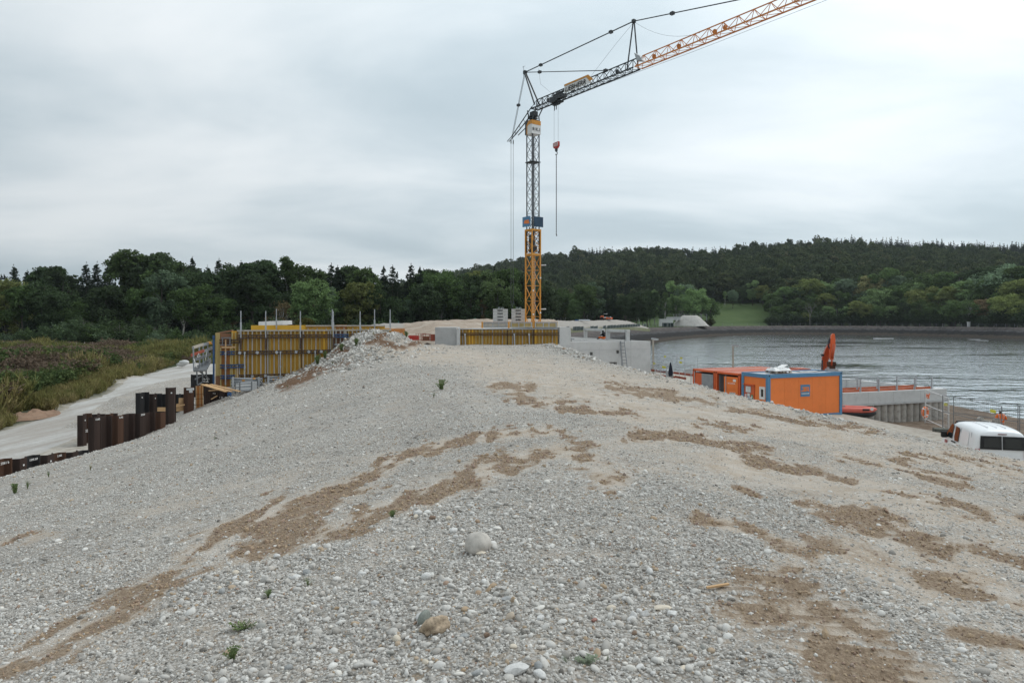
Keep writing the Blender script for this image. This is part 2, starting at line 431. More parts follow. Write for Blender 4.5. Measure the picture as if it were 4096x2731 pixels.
# ------------------------------------------------------------------ the embankment as a fine sheet
def strokes_mask(px, py, strokes):
    m = np.zeros_like(px)
    for pts, hw, st in strokes:
        for (x0, y0), (x1, y1) in zip(pts[:-1], pts[1:]):
            # rows count three times as much: the marks lie on foreshortened ground
            dx, dy = (x1 - x0), (y1 - y0) * 2.2; L = dx * dx + dy * dy + 1e-6
            t = np.clip(((px - x0) * dx + (py - y0) * 2.2 * dy) / L, 0, 1)
            d = np.hypot(px - x0 - t * dx, (py - y0) * 2.2 - t * dy)
            m = np.maximum(m, st * (1 - sstep(0, hw * 2.0, d)))
    return m
K = 4096 / 2352.0
def S(hw, st, *pts): return ([(a * K, b_ * K) for a, b_ in pts], hw * K, st)
DAMP = [S(26, .9, (1145, 885), (1205, 893)), S(22, .7, (1185, 905), (1235, 922), (1300, 921)), S(20, .75, (1290, 935), (1355, 940), (1430, 950)),
        S(26, .9, (1402, 884), (1470, 898), (1540, 906)), S(16, .6, (1540, 908), (1640, 921)), S(18, .7, (1690, 938), (1760, 952), (1850, 972), (2000, 992)),
        S(26, .85, (1470, 1002), (1600, 1010), (1760, 1030)), S(22, .7, (1610, 975), (1720, 985)), S(20, .85, (1735, 1052), (1840, 1075), (1960, 1100)),
        S(24, .8, (1930, 1040), (2060, 1070), (2200, 1110)), S(42, .55, (1285, 1030), (1350, 1060), (1410, 1108)), S(14, .85, (1690, 1120), (1740, 1138)),
        S(30, .95, (1960, 1170), (2040, 1200), (2110, 1232), (2175, 1265)), S(28, .95, (1850, 1155), (1920, 1190), (2000, 1222)), S(22, .7, (2000, 1128), (2110, 1143), (2240, 1178), (2340, 1200)),
        S(28, .7, (1660, 1345), (1760, 1330), (1860, 1345)), S(75, .9, (1760, 1395), (1880, 1400), (1970, 1440)), S(90, .9, (1900, 1470), (2010, 1520), (2100, 1560)), S(50, .6, (1800, 1320), (1850, 1260)),
        S(34, .85, (2200, 1442), (2270, 1460), (2352, 1490)), S(34, .7, (2150, 1330), (2250, 1368), (2352, 1402)), S(30, .7, (2260, 1262), (2352, 1300)),
        S(26, .8, (1620, 1190), (1740, 1225), (1880, 1280)), S(28, .75, (2060, 1050), (2200, 1062), (2340, 1090)),
        S(52, .62, (-60, 1545), (150, 1470), (330, 1378), (440, 1285), (520, 1235), (640, 1175), (800, 1120)), S(26, .8, (800, 1120), (950, 1040), (1100, 1003), (1260, 990)),
        S(40, .7, (440, 1300), (620, 1250), (800, 1205), (960, 1148), (1120, 1075), (1280, 1032)), S(18, .45, (0, 1243), (110, 1228)), S(40, .6, (640, 1195), (760, 1150)),
        S(30, .5, (330, 1335), (240, 1400), (60, 1470))]
TREAD = [S(85, 1., (1700, 1335), (1800, 1400), (1900, 1480), (1990, 1570)), S(80, .95, (1830, 1345), (1960, 1430), (2080, 1540)), S(26, .6, (2010, 1180), (2150, 1255)), S(30, .5, (2120, 1320), (2300, 1390))]
EARTH = [S(17, .95, (650, 888), (700, 868), (748, 846)), S(14, .9, (760, 820), (795, 800)), S(16, .7, (700, 858), (790, 836)), S(12, .8, (835, 790), (880, 772)), S(12, .7, (850, 768), (905, 800)), S(10, .6, (920, 798), (960, 792))]
SAND = [S(50, .75, (900, 800), (1150, 830), (1500, 880), (1800, 930)), S(70, .8, (1150, 850), (1450, 930), (1900, 1000), (2350, 1080)), S(120, .8, (1500, 960), (1800, 1080), (2200, 1200), (2420, 1270)),
        S(90, .75, (1700, 1060), (2000, 1180), (2250, 1330), (2420, 1420)), S(110, .65, (1950, 1260), (2150, 1380), (2352, 1520)), S(26, .7, (2110, 1280), (1980, 1235)), S(80, .5, (1750, 1440), (2000, 1560), (2200, 1580)),
        S(36, .45, (300, 1180), (600, 1110), (900, 1040)), S(60, .35, (1250, 1000), (1500, 1050), (1700, 1140))]

rows, cols = 640, 560
APEX = 4.0
yy = np.exp(np.linspace(math.log(2.2), math.log(63.0 + APEX), rows)) - APEX
uu = np.linspace(-1.0, 1.0, cols)
hY = np.repeat(yy[:, None], cols, 1); hX = (hY + APEX) * uu[None, :]
hX = np.clip(hX, -27, 19.5)
rel = heap_rel(hX, hY)
ppx = CX + F * hX / np.maximum(hY, 0.5); ppy = HZ - F * rel / np.maximum(hY, 0.5)
brk = fbm(hX * 1.5, hY * 1.5, 60, 5); brk2 = fbm(hX * 5.0, hY * 5.0, 70, 4)
def rough_mask(m, k=0.9): return np.clip((m + k * (brk * 1.0 + brk2 * 0.9) * (m > 0.02) - 0.22) / 0.45, 0, 1)
damp0 = strokes_mask(ppx, ppy, DAMP); strk = fbm(hX * 5.0, hY * 0.9, 75, 4)
damp = np.clip((damp0 * 1.45 + 1.7 * brk + 2.5 * strk + 1.7 * brk2 - 0.40) / 0.95, 0, 1) * (damp0 > 0.01)
damp = np.maximum(damp, 0.42 * np.clip(strk * 3.2 + brk * 1.2 - 0.25, 0, 1) * sstep(0.5, 3.0, hX - np.interp(hY, [0, 13.7, 23, 50], [0, .4, -2.9, -9])) * sstep(52, 30, hY))
earth = rough_mask(strokes_mask(ppx, ppy, EARTH), 1.2)
sand = np.clip(strokes_mask(ppx, ppy, SAND) + 0.9 * brk + 0.5 * brk2, 0, 1)
sand = np.clip(np.maximum(sand, 0.9 * np.clip(damp0 * 1.6 + brk + brk2, 0, 1)), 0, 0.92)
hZ = E + rel + heap_bumps(hX, hY)
hZ += 0.016 * fbm(hX * 7, hY * 7, 81, 3) * (1 - 0.5 * sand) + 0.012 * fbm(hX * 22, hY * 22, 91, 2) * sstep(30, 8, hY)
# clods and tread ridges in the churned tracks
hZ += damp * (0.05 * fbm(hX * 9, hY * 9, 101, 3) - 0.008) * np.clip(hY / 6, .5, 2.0)
tread = strokes_mask(ppx, ppy, TREAD) * (0.6 + 0.8 * np.clip(brk + .3, 0, 1)); rib = np.sin((hY * 1.0 + hX * 0.10) * 2 * math.pi / 0.15 + 5 * brk)
hZ += tread * 0.020 * rib; damp = np.clip(damp + tread * (0.30 * rib + 0.78 + 1.4 * brk2 + 0.8 * brk), 0, 1)
hZ += earth * 0.16 * (fbm(hX * 3, hY * 3, 111, 3) + 0.35)
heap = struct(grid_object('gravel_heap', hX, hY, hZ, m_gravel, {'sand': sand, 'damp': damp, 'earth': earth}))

# ------------------------------------------------------------------ pebbles lying on it
def rock_mesh(name, seed, sub, mat, flat=0.7, angular=0.0, lump=0.22, freq=1.3):
    rs = random.Random(seed); bm = bmesh.new(); bmesh.ops.create_icosphere(bm, subdivisions=sub, radius=0.5)
    off = Vector((rs.uniform(0, 50), rs.uniform(0, 50), rs.uniform(0, 50)))
    from mathutils import noise as mn
    planes = [(Vector((rs.gauss(0, 1), rs.gauss(0, 1), rs.gauss(0, 1))).normalized(), rs.uniform(0.30, 0.42)) for _ in range(9)]
    ex, ey = rs.uniform(0.9, 1.35), rs.uniform(0.75, 1.0)
    for v_ in bm.verts:
        p = v_.co.copy()
        p *= 1 + lump * mn.noise(p * freq * 2 + off) + 0.3 * lump * mn.noise(p * freq * 6 + off)
        if angular:
            for n_, d_ in planes:
                k = p.dot(n_) - d_
                if k > 0: p -= n_ * k * angular
        v_.co = Vector((p.x * ex, p.y * ey, p.z * flat))
    me = bpy.data.meshes.new(name); bm.to_mesh(me); bm.free()
    me.polygons.foreach_set('use_smooth', [angular < 0.5] * len(me.polygons))
    me.materials.append(mat); return me
m_peb, nt, b = mat_new('pebble')
tn = attr(nt, 'tone', 'INSTANCER').outputs['Fac']
c = ramp(nt, tn, [(0.0, (0.10, 0.095, 0.088)), (0.10, (0.24, 0.228, 0.212)), (0.30, (0.43, 0.412, 0.388)), (0.55, (0.60, 0.585, 0.56)), (0.74, (0.76, 0.75, 0.73)), (0.80, (0.80, 0.775, 0.73)), (0.82, (0.46, 0.36, 0.26)), (0.89, (0.42, 0.30, 0.19)), (0.92, (0.33, 0.22, 0.17)), (0.96, (0.28, 0.30, 0.29)), (1.0, (0.40, 0.375, 0.35))])
c = mixc(nt, ramp(nt, noise(nt, 5.0, 5, 0.65), [(0.35, 0.0), (0.75, 0.40)]), c, (0.43, 0.38, 0.32))
c = mixc(nt, 1.0, c, (0.90, 0.895, 0.88), 'MULTIPLY')
nt.links.new(c, b.inputs['Base Color']); b.inputs['Roughness'].default_value = 0.8; b.inputs['Specular IOR Level'].default_value = 0.3
PEB = [rock_mesh('pebble_%d' % i, i, 2 if i < 3 else 1, m_peb, flat=[.62, .72, .55, .66, .8, .6, .7, .75][i], angular=[0, .2, 0, 0, .3, 0, .8, .9][i]) for i in range(8)]
rs = np.random.default_rng(5)
def peb_pts(n, y0, y1, gam, umax=0.86):
    y = y0 + (y1 - y0) * rs.random(n) ** gam
    return (rs.random(n) * 2 - 1) * umax * y, y
layers = []
for n, y0, y1, gam, smed, sig in ((95000, 2.4, 8.5, 0.62, 0.0155, 0.42), (9000, 2.4, 9.0, 0.62, 0.028, 0.35), (105000, 8.5, 17.0, 0.62, 0.0185, 0.40), (60000, 16.5, 34.0, 0.62, 0.028, 0.42), (36000, 33.0, 56.0, 0.8, 0.044, 0.42)):
    x, y = peb_pts(n, y0, y1, gam); s_ = smed * np.exp(sig * rs.standard_normal(n)); layers.append((x, y, s_))
# coarse stones: heap rims, foot of the near mound, lip of the right edge
def coarse(n, cx_, cy_, sx_, sy_, smed, sig=0.45):
    return (cx_ + sx_ * rs.standard_normal(n), cy_ + sy_ * rs.standard_normal(n), smed * np.exp(sig * rs.standard_normal(n)))
for (px_, py_, sx_, sy_, n, sm) in ((1000, 2350, .8, .9, 420, .045), (900, 2290, .5, .5, 200, .05), (1400, 2120, .35, .6, 200, .038), (1700, 2060, .3, .4, 120, .05), (2300, 2600, .9, .5, 420, .042), (2500, 2400, .7, .5, 300, .042), (2150, 2250, .5, .5, 160, .035), (3900, 2600, .5, .5, 120, .03), (2700, 1950, .9, 1.2, 300, .04), (1900, 2440, .5, .4, 200, .04)):
    h_ = hit_heap(px_, py_)
    layers.append(coarse(n, h_[0], h_[1], sx_ * 1.15, sy_ * 1.15, sm * 0.68, 0.36))
ye = np.exp(rs.uniform(math.log(11), math.log(55), 9000)); xe = np.interp(ye, [0, 14, 24.8, 34.6, 42, 47, 50.5, 54], [12.6, 10.5, 8.75, 7.1, 5.5, 4.6, 3.95, 3.3]) + rs.normal(0.05, 0.45, len(ye))
layers.append((xe, ye, np.interp(ye, [12, 24, 36], [.030, .042, .055]) * np.exp(0.45 * rs.standard_normal(len(ye)))))
xm = rs.normal(-9.8, 2.4, 7000); ym = rs.normal(45, 2.4, 7000); layers.append((xm, ym, 0.10 * np.exp(0.5 * rs.standard_normal(len(xm)))))
ym = rs.uniform(42, 54, 3500); xm = np.interp(ym, [42, 47, 50.5, 54], [5.5, 4.6, 3.95, 3.3]) + rs.normal(0.5, 0.8, len(ym)); layers.append((xm, ym, 0.10 * np.exp(0.5 * rs.standard_normal(len(xm)))))
gx = np.concatenate([l[0] for l in layers]); gy = np.concatenate([l[1] for l in layers]); gs = np.concatenate([l[2] for l in layers])
ok = (gx > np.interp(gy, [0, 26, 31, 37.5, 44, 47], [-21, -20, -19.4, -18.9, -18, -17.6])) & (gx < 14) & ~((gy > 49) & (gx < -6)) & ~((gy > 47.4) & (gx < -11))
gx, gy, gs = gx[ok], gy[ok], gs[ok]
# look up the sheet itself so that every stone lies on it
def sheet(A, x, y):
    r = np.interp(y, yy, np.arange(rows)); c_ = (np.clip(x / (y + APEX), -1, 1) + 1) / 2 * (cols - 1)
    r0 = np.clip(r.astype(int), 0, rows - 2); c0 = np.clip(c_.astype(int), 0, cols - 2); fr = r - r0; fc = c_ - c0
    return (A[r0, c0] * (1 - fc) + A[r0, c0 + 1] * fc) * (1 - fr) + (A[r0 + 1, c0] * (1 - fc) + A[r0 + 1, c0 + 1] * fc) * fr
ps, pd, pe = sheet(sand, gx, gy), sheet(damp, gx, gy), sheet(earth, gx, gy)
keep = rs.random(len(gx)) > np.clip(0.84 * ps + 0.86 * pd + 0.7 * pe, 0, 0.95)
gx, gy, gs, ps, pd = gx[keep], gy[keep], gs[keep], ps[keep], pd[keep]
gs = np.clip(gs, 0.006, np.interp(gy, [4, 9, 20, 45], [0.060, 0.085, 0.13, 0.26]))
gz = sheet(hZ, gx, gy) + gs * (0.14 - 0.18 * ps)
tone = np.clip(rs.normal(0.46, 0.19, len(gx)) + 0.12 * fbm(gx * .7, gy * .7, 7, 3), 0.03, 0.80)
odd = rs.random(len(gx)) < 0.085; tone[odd] = rs.uniform(0.81, 1.0, odd.sum())
rot = np.stack([rs.normal(0, .35, len(gx)), rs.normal(0, .35, len(gx)), rs.uniform(0, 6.28, len(gx))], 1)
rough = rs.random(len(gx)) < 0.25; rot[rough, :2] = rs.uniform(0, 6.28, (rough.sum(), 2))
scl = gs[:, None] * rs.uniform(0.8, 1.25, (len(gx), 3))
pidx = np.where(gs > 0.045, rs.integers(0, 3, len(gx)), rs.integers(3, 8, len(gx))); ang = (gs > 0.08) & (gy > 40); pidx[ang] = rs.integers(4, 8, ang.sum())
# brown clods thrown up in the churned, damp tracks
cx1, cy1 = peb_pts(170000, 2.6, 20.0, 0.75); cx2, cy2 = peb_pts(60000, 18.0, 46.0, 0.8); kx_, ky_ = np.concatenate([cx1, cx2]), np.concatenate([cy1, cy2])
kd = sheet(damp, kx_, ky_); okc = (kx_ < 12) & (kx_ > -17) & (kd > 0.35) & (rs.random(len(kx_)) < kd * .75); kx_, ky_ = kx_[okc], ky_[okc]; kn = len(kx_)
ks = np.interp(ky_, [3, 8, 16, 30, 46], [.015, .022, .034, .05, .07]) * np.exp(.45 * rs.standard_normal(kn))
gx, gy = np.concatenate([gx, kx_]), np.concatenate([gy, ky_]); gz = np.concatenate([gz, sheet(hZ, kx_, ky_) + ks * .12])
rot = np.concatenate([rot, rs.uniform(0, 6.28, (kn, 3))]); scl = np.concatenate([scl, ks[:, None] * rs.uniform(.7, 1.3, (kn, 3))]); pidx = np.concatenate([pidx, rs.integers(6, 8, kn)]); tone = np.concatenate([tone, rs.uniform(.865, .935, kn)])
gv = scatter('loose_gravel', np.stack([gx, gy, gz], 1), rot, scl, pidx, tone, PEB)
gv['label'] = 'loose grey and white river pebbles covering the embankment'; gv['category'] = 'gravel'

# ------------------------------------------------------------------ the land around: one sheet to the horizon
def interp_poly(pts, n):
    pts = np.array(pts, float)
    t = np.concatenate([[0], np.cumsum(np.hypot(*np.diff(pts, axis=0).T))]); q = np.linspace(0, t[-1], n)
    return np.stack([np.interp(q, t, pts[:, 0]), np.interp(q, t, pts[:, 1])], 1)
def crest_pt(px, py): Y = 3.4 * F / (py - HZ); return ((px - CX) / F * Y, Y)
CREST = [(-2, 84), (2, 112), crest_pt(2270, 1338), crest_pt(2360, 1327.5), crest_pt(2450, 1320), crest_pt(2600, 1312.5), crest_pt(2700, 1308.8), crest_pt(2800, 1306), crest_pt(3000, 1303.6), crest_pt(3200, 1303), crest_pt(3400, 1303.4), crest_pt(3600, 1304.6), crest_pt(3800, 1306.6), crest_pt(4096, 1310), (240, 250), (238, 150), (228, 60)]
SHORE = [(220, 22), (120, 32), (66, 46), (48, 57), (46.5, 64), (45.5, 72), (38, 80), (25, 92), (14, 97), (4, 92)]
def smooth_poly(pts, n, it=3):
    p = interp_poly(pts, n)
    for _ in range(it):
        p[1:-1] = (p[:-2] + 2 * p[1:-1] + p[2:]) / 4
    return p
crest = smooth_poly(CREST, 160, 40)
def dist_poly(X, Y, poly):
    d = np.full(X.shape, 1e9)
    for (x0, y0), (x1, y1) in zip(poly[:-1], poly[1:]):
        dx, dy = x1 - x0, y1 - y0; L = dx * dx + dy * dy + 1e-9
        t = np.clip(((X - x0) * dx + (Y - y0) * dy) / L, 0, 1)
        d = np.minimum(d, np.hypot(X - x0 - t * dx, Y - y0 - t * dy))
    return d
def inside_poly(X, Y, poly):
    r = np.zeros(X.shape, bool); n = len(poly)
    for i in range(n):
        x0, y0 = poly[i]; x1, y1 = poly[(i + 1) % n]
        c_ = ((y0 > Y) != (y1 > Y)) & (X < (x1 - x0) * (Y - y0) / (y1 - y0 + 1e-12) + x0); r ^= c_
    return r
lake = [tuple(p) for p in crest[::3]] + [tuple(crest[-1])] + SHORE
RIDGE_PX = [400, 1400, 1800, 1900, 2000, 2100, 2300, 2500, 2750, 2900, 3100, 3250, 3400, 3700, 4000, 4150, 4700]
RIDGE_PY = [1215, 1150, 1092, 1068, 1050, 1036, 1026, 1024, 1030, 1018, 1003, 988, 984, 995, 1004, 990, 1000]
def hill_z(X, Y):
    px = CX + F * X / np.maximum(Y, 1)
    top = np.interp(px, RIDGE_PX, RIDGE_PY); hz = (HZ - top) / F * 900 - 15
    t = np.clip((Y - 440) / 460, 0, 1.0)
    roll = 14 * fbm(X * 0.011, Y * 0.011, 201, 3) * sstep(0, .3, t) * (1 - sstep(.8, 1.0, t))
    return hz * (0.72 * t + 0.28 * t * t) + roll
def ground_z(X, Y):
    X = np.asarray(X, float); Y = np.asarray(Y, float)
    left = 1.7 + 0.25 * fbm(X * 0.06, Y * 0.06, 121, 3)
    # scrub heaps beside the haul road
    left = left + 1.7 * np.exp(-(((X + 42) / 8) ** 2 + ((Y - 62) / 10) ** 2)) + 1.3 * np.exp(-(((X + 58) / 9) ** 2 + ((Y - 66) / 8) ** 2)) + 0.9 * np.exp(-(((X + 36) / 4) ** 2 + ((Y - 48) / 6) ** 2)) \
        + 1.3 * np.exp(-(((Y - 118) / 12) ** 2)) * sstep(-24, -34, X) * (0.7 + 0.9 * fbm(X * 0.09, Y * 0.09, 131, 3))
    pad = 2.5 - 0.3 * sstep(24, 42, Y) - 1.85 * sstep(20, 30, X) * sstep(30, 48, Y) - 1.2 * sstep(40, 46, X)
    near = left + (pad - left) * sstep(-10, 2, X)
    mid = left + (3.6 - left) * sstep(-30, 0, X)
    z = near + (mid - near) * sstep(66, 90, Y) * (1 - sstep(6, 14, X) * (1 - sstep(90, 110, Y)))
    d_c = dist_poly(X, Y, [tuple(p) for p in crest[::2]]); ins = inside_poly(X, Y, lake)
    outer = 4.75 + 9.0 * sstep(6, 110, d_c) * sstep(60, 110, X) * sstep(200, 330, Y)
    wr = sstep(0, 26, X) * sstep(95, 120, Y)
    z = np.where(~ins, z + (outer - z) * wr, z)
    d_s = dist_poly(X, Y, SHORE)
    bed = np.maximum(np.maximum(-2.6, 4.5 - 0.46 * d_c), -2.6)
    bed = np.where(d_s < 40, np.minimum(bed, np.where(d_c > 14, -0.06 * d_s, bed)), bed)
    z = np.where(ins, np.maximum(bed, -2.6), z)
    z = np.where(~ins & (X > 10) & (Y < 100), np.minimum(z, 0.12 + 0.16 * d_s), z)
    return z + np.where(Y > 430, hill_z(X, Y), 0)
gx1 = np.unique(np.concatenate([np.linspace(-2600, -300, 24), np.linspace(-300, -90, 40), np.linspace(-90, 70, 150), np.linspace(70, 280, 90), np.linspace(280, 1200, 60), np.linspace(1200, 2600, 14)]))
gy1 = np.unique(np.concatenate([np.linspace(-2600, -20, 16), np.linspace(-20, 20, 12), np.linspace(20, 130, 120), np.linspace(130, 450, 110), np.linspace(450, 1000, 60), np.linspace(1000, 4200, 20)]))
GX, GY = np.meshgrid(gx1, gy1)
GZ = ground_z(GX, GY)
under = (np.abs(GX + 3) < 21) & (GY > -8) & (GY < 60)
GZ = np.where(under & (heap_rel(GX, GY) + E > GZ + 0.05), GZ - 0.9, GZ)
wob_ = fbm(GX * 0.12, GY * 0.12, 141, 4)
road_x = lambda Y: np.interp(Y, [20, 31, 36, 45, 55, 66, 80, 110], [-22, -24.8, -26.2, -28.2, -30.4, -34, -39, -47])
grass = sstep(2.6, 4.2, -(GX - road_x(GY)) + 3 * wob_) * (GX < 0)
grass = np.maximum(grass, sstep(100, 112, GY + 20 * wob_) * (GX < -5))
gravelpatch = np.exp(-(((GX + 35) / 8) ** 2 + ((GY - 84) / 9) ** 2)); grass = grass * (1 - np.clip(gravelpatch * 1.6, 0, 1))
grass = np.maximum(grass, sstep(150, 180, GY)); grass = np.maximum(grass, (GX < -70) * 1.0)
lawn = sstep(330, 350, GY) * (GX > 60) * (GY < 640)
mud = sstep(19, 30, GX) * (GY > 30) * (GY < 95) * (GX < 90); mud = np.clip(mud + 0.5 * wob_ * (mud > 0.1), 0, 1)
mud = np.maximum(mud, 1.0 * (GY < 100) * (GX > 43))
ground = struct(grid_object('ground', GX, GY, GZ, m_ground, {'grass': grass, 'lawn': lawn, 'mud': mud}))

# haul road: a pale rolled gravel strip laid on the ground
m_road, nt, b = mat_new('rolled_gravel_road')
rr = noise(nt, 3.5, 8, 0.75)
c = ramp(nt, rr, [(0.3, (0.33, 0.315, 0.295)), (0.5, (0.44, 0.43, 0.41)), (0.72, (0.54, 0.53, 0.51))])
trk = ramp(nt, noise(nt, 0.9, 5, 0.6, stretch=(1.0, 0.09, 1.0)), [(0.40, 0.0), (0.62, 0.75)])
c = mixc(nt, trk, c, (0.29, 0.255, 0.22)); nt.links.new(c, b.inputs['Base Color']); b.inputs['Roughness'].default_value = 0.95
bump(nt, b, noise(nt, 14, 6, 0.75), 0.5, 0.04)
ry = np.linspace(16, 112, 150); tt = np.linspace(-1, 1, 15)
RYg = np.repeat(ry[:, None], 15, 1); wd = 2.7 + 1.1 * fbm(ry * 0.35, ry * 0 + 3, 151, 3) + 1.6 * sstep(66, 84, ry)
RX = road_x(RYg) + tt[None, :] * wd[:, None] * (1 + 0.14 * fbm(RYg * .8, tt[None, :] * 3 + RYg * 0, 161, 2)); 
RZ = ground_z(RX, RYg) + 0.05 * (1 - np.abs(tt[None, :]) ** 4) - 0.03 * np.abs(tt[None, :]) ** 8 + 0.03 * fbm(RX * 2, RYg * .3, 171, 2)
road = struct(grid_object('haul_road', RX, RYg, RZ, m_road))

# ------------------------------------------------------------------ the reservoir: lining and water
m_lin, nt, b = mat_new('asphalt_lining')
h_ = attr(nt, 'height').outputs['Fac']
edge = node(nt, 'ShaderNodeMath', {0: noise(nt, 0.35, 6, 0.7, stretch=(1, 1, .25)), 1: 0.55, 2: -0.27}, operation='MULTIPLY_ADD').outputs[0]
hh = node(nt, 'ShaderNodeMath', {0: h_, 1: edge}, operation='ADD').outputs[0]
c = ramp(nt, hh, [(0.0, (0.060, 0.050, 0.040)), (0.20, (0.072, 0.060, 0.048)), (0.30, (0.026, 0.025, 0.025)), (0.56, (0.032, 0.031, 0.031)), (0.64, (0.10, 0.10, 0.103)), (0.74, (0.085, 0.076, 0.073)), (0.90, (0.115, 0.100, 0.094)), (1.0, (0.135, 0.118, 0.110))])
stk = ramp(nt, noise(nt, 0.8, 6, 0.7, stretch=(1, 1, 0.12)), [(0.48, 0.0), (0.60, 0.8)])
c = mixc(nt, stk, c, (0.040, 0.038, 0.038))
nt.links.new(c, b.inputs['Base Color']); b.inputs['Roughness'].default_value = 1.0; b.inputs['Specular IOR Level'].default_value = 0.05
cn = np.gradient(crest, axis=0); nrm = np.stack([-cn[:, 1], cn[:, 0]], 1); nrm /= np.linalg.norm(nrm, axis=1)[:, None]
ctr = np.array([130.0, 180.0]); sg = np.sign(((ctr - crest) * nrm).sum(1)); nrm *= sg[:, None]
cols_b = [(-2.4, 4.86), (0.0, 4.9), (0.5, 4.72), (3, 3.55), (5.5, 2.4), (8, 1.25), (10.7, 0.0), (15, -2.0)]
BX = np.stack([crest[:, 0] + nrm[:, 0] * o for o, _ in cols_b], 1); BY = np.stack([crest[:, 1] + nrm[:, 1] * o for o, _ in cols_b], 1)
BZ = np.stack([np.full(len(crest), z_) for _, z_ in cols_b], 1); BH = np.clip(BZ / 4.9, 0, 1)
bank = struct(grid_object('reservoir_bank', BX, BY, BZ, m_lin, {'height': BH}))

m_water, nt, b = mat_new('water')
b.inputs['Base Color'].default_value = (0.022, 0.032, 0.028, 1); b.inputs['Roughness'].default_value = 0.10
b.inputs['IOR'].default_value = 1.7; b.inputs['Specular IOR Level'].default_value = 0.7
n1 = noise(nt, 0.85, 3, 0.6, stretch=(0.7, 1.0, 1)); n2 = noise(nt, 0.24, 2, 0.5)
calm = ramp(nt, noise(nt, 0.030, 6, 0.7, stretch=(0.45, 1.0, 1)), [(0.38, 0.12), (0.50, 1.0)])
hgt = node(nt, 'ShaderNodeMath', {0: n2, 1: 0.8, 2: n1}, operation='MULTIPLY_ADD').outputs[0]
hgt = node(nt, 'ShaderNodeMath', {0: hgt, 1: calm}, operation='MULTIPLY').outputs[0]
bump(nt, b, hgt, 1.0, 0.17)
gl = node(nt, 'ShaderNodeBsdfGlossy', {'Color': (.95, .98, 1.0, 1), 'Roughness': .10, 'Normal': b.inputs['Normal'].links[0].from_socket})
mx = node(nt, 'ShaderNodeMixShader', {0: .92, 1: b.outputs[0], 2: gl.outputs[0]}); nt.links.new(mx.outputs[0], nt.nodes['Material Output'].inputs[0])
WX, WY = np.meshgrid(np.linspace(-1, 246, 60), np.linspace(12, 412, 80))
wmesh = grid_object('water', WX, WY, np.zeros_like(WX), m_water)
bm = bmesh.new(); bm.from_mesh(wmesh.data)
ctrs = np.array([f.calc_center_median()[:2] for f in bm.faces]); wide = [tuple(p - n_ * 6) for p, n_ in zip(crest[::4], nrm[::4])]
ins = inside_poly(ctrs[:, 0], ctrs[:, 1], wide + [(x_, y_ - 30) for x_, y_ in SHORE])
bm.faces.ensure_lookup_table()
bmesh.ops.delete(bm, geom=[f for f, k in zip(list(bm.faces), ins) if not k], context='FACES'); bm.to_mesh(wmesh.data); bm.free()
struct(wmesh)
# ------------------------------------------------------------------ trees
m_leaf, nt, b = mat_new('foliage')
oi = nt.nodes.new('ShaderNodeObjectInfo')
lf = attr(nt, 'leaf').outputs['Fac']
nn = noise(nt, 0.45, 4, 0.6)
k1 = node(nt, 'ShaderNodeMath', {0: lf, 1: 0.75, 2: 0.58}, operation='MULTIPLY_ADD').outputs[0]
k2 = node(nt, 'ShaderNodeMath', {0: nn, 1: 0.9, 2: 0.55}, operation='MULTIPLY_ADD').outputs[0]
kk = node(nt, 'ShaderNodeMath', {0: k1, 1: k2}, operation='MULTIPLY').outputs[0]
c = mixc(nt, 1.0, oi.outputs['Color'], kk, 'MULTIPLY')
nt.nodes.remove(b)
df = node(nt, 'ShaderNodeBsdfDiffuse', {'Color': c}); tl = node(nt, 'ShaderNodeBsdfTranslucent', {'Color': c})
ms = node(nt, 'ShaderNodeMixShader', {0: 0.28, 1: df.outputs[0], 2: tl.outputs[0]})
nt.links.new(ms.outputs[0], nt.nodes['Material Output'].inputs[0])
def leaf_tone_mat(name, stops):
    m, nt, b = mat_new(name)
    tn = attr(nt, 'tone', 'INSTANCER').outputs['Fac']; lf = attr(nt, 'leaf').outputs['Fac']
    c = ramp(nt, tn, stops)
    k = node(nt, 'ShaderNodeMath', {0: lf, 1: 0.9, 2: 0.5}, operation='MULTIPLY_ADD').outputs[0]
    c = mixc(nt, 1.0, c, k, 'MULTIPLY'); nt.nodes.remove(b)
    df = node(nt, 'ShaderNodeBsdfDiffuse', {'Color': c}); tl = node(nt, 'ShaderNodeBsdfTranslucent', {'Color': c})
    ms = node(nt, 'ShaderNodeMixShader', {0: 0.25, 1: df.outputs[0], 2: tl.outputs[0]})
    nt.links.new(ms.outputs[0], nt.nodes['Material Output'].inputs[0]); return m
m_bark = simple('bark', (0.085, 0.072, 0.060), 0.95, var=0.5, scale=2.0)
m_birch = simple('pale_bark', (0.36, 0.35, 0.33), 0.9, var=0.4, scale=1.2)

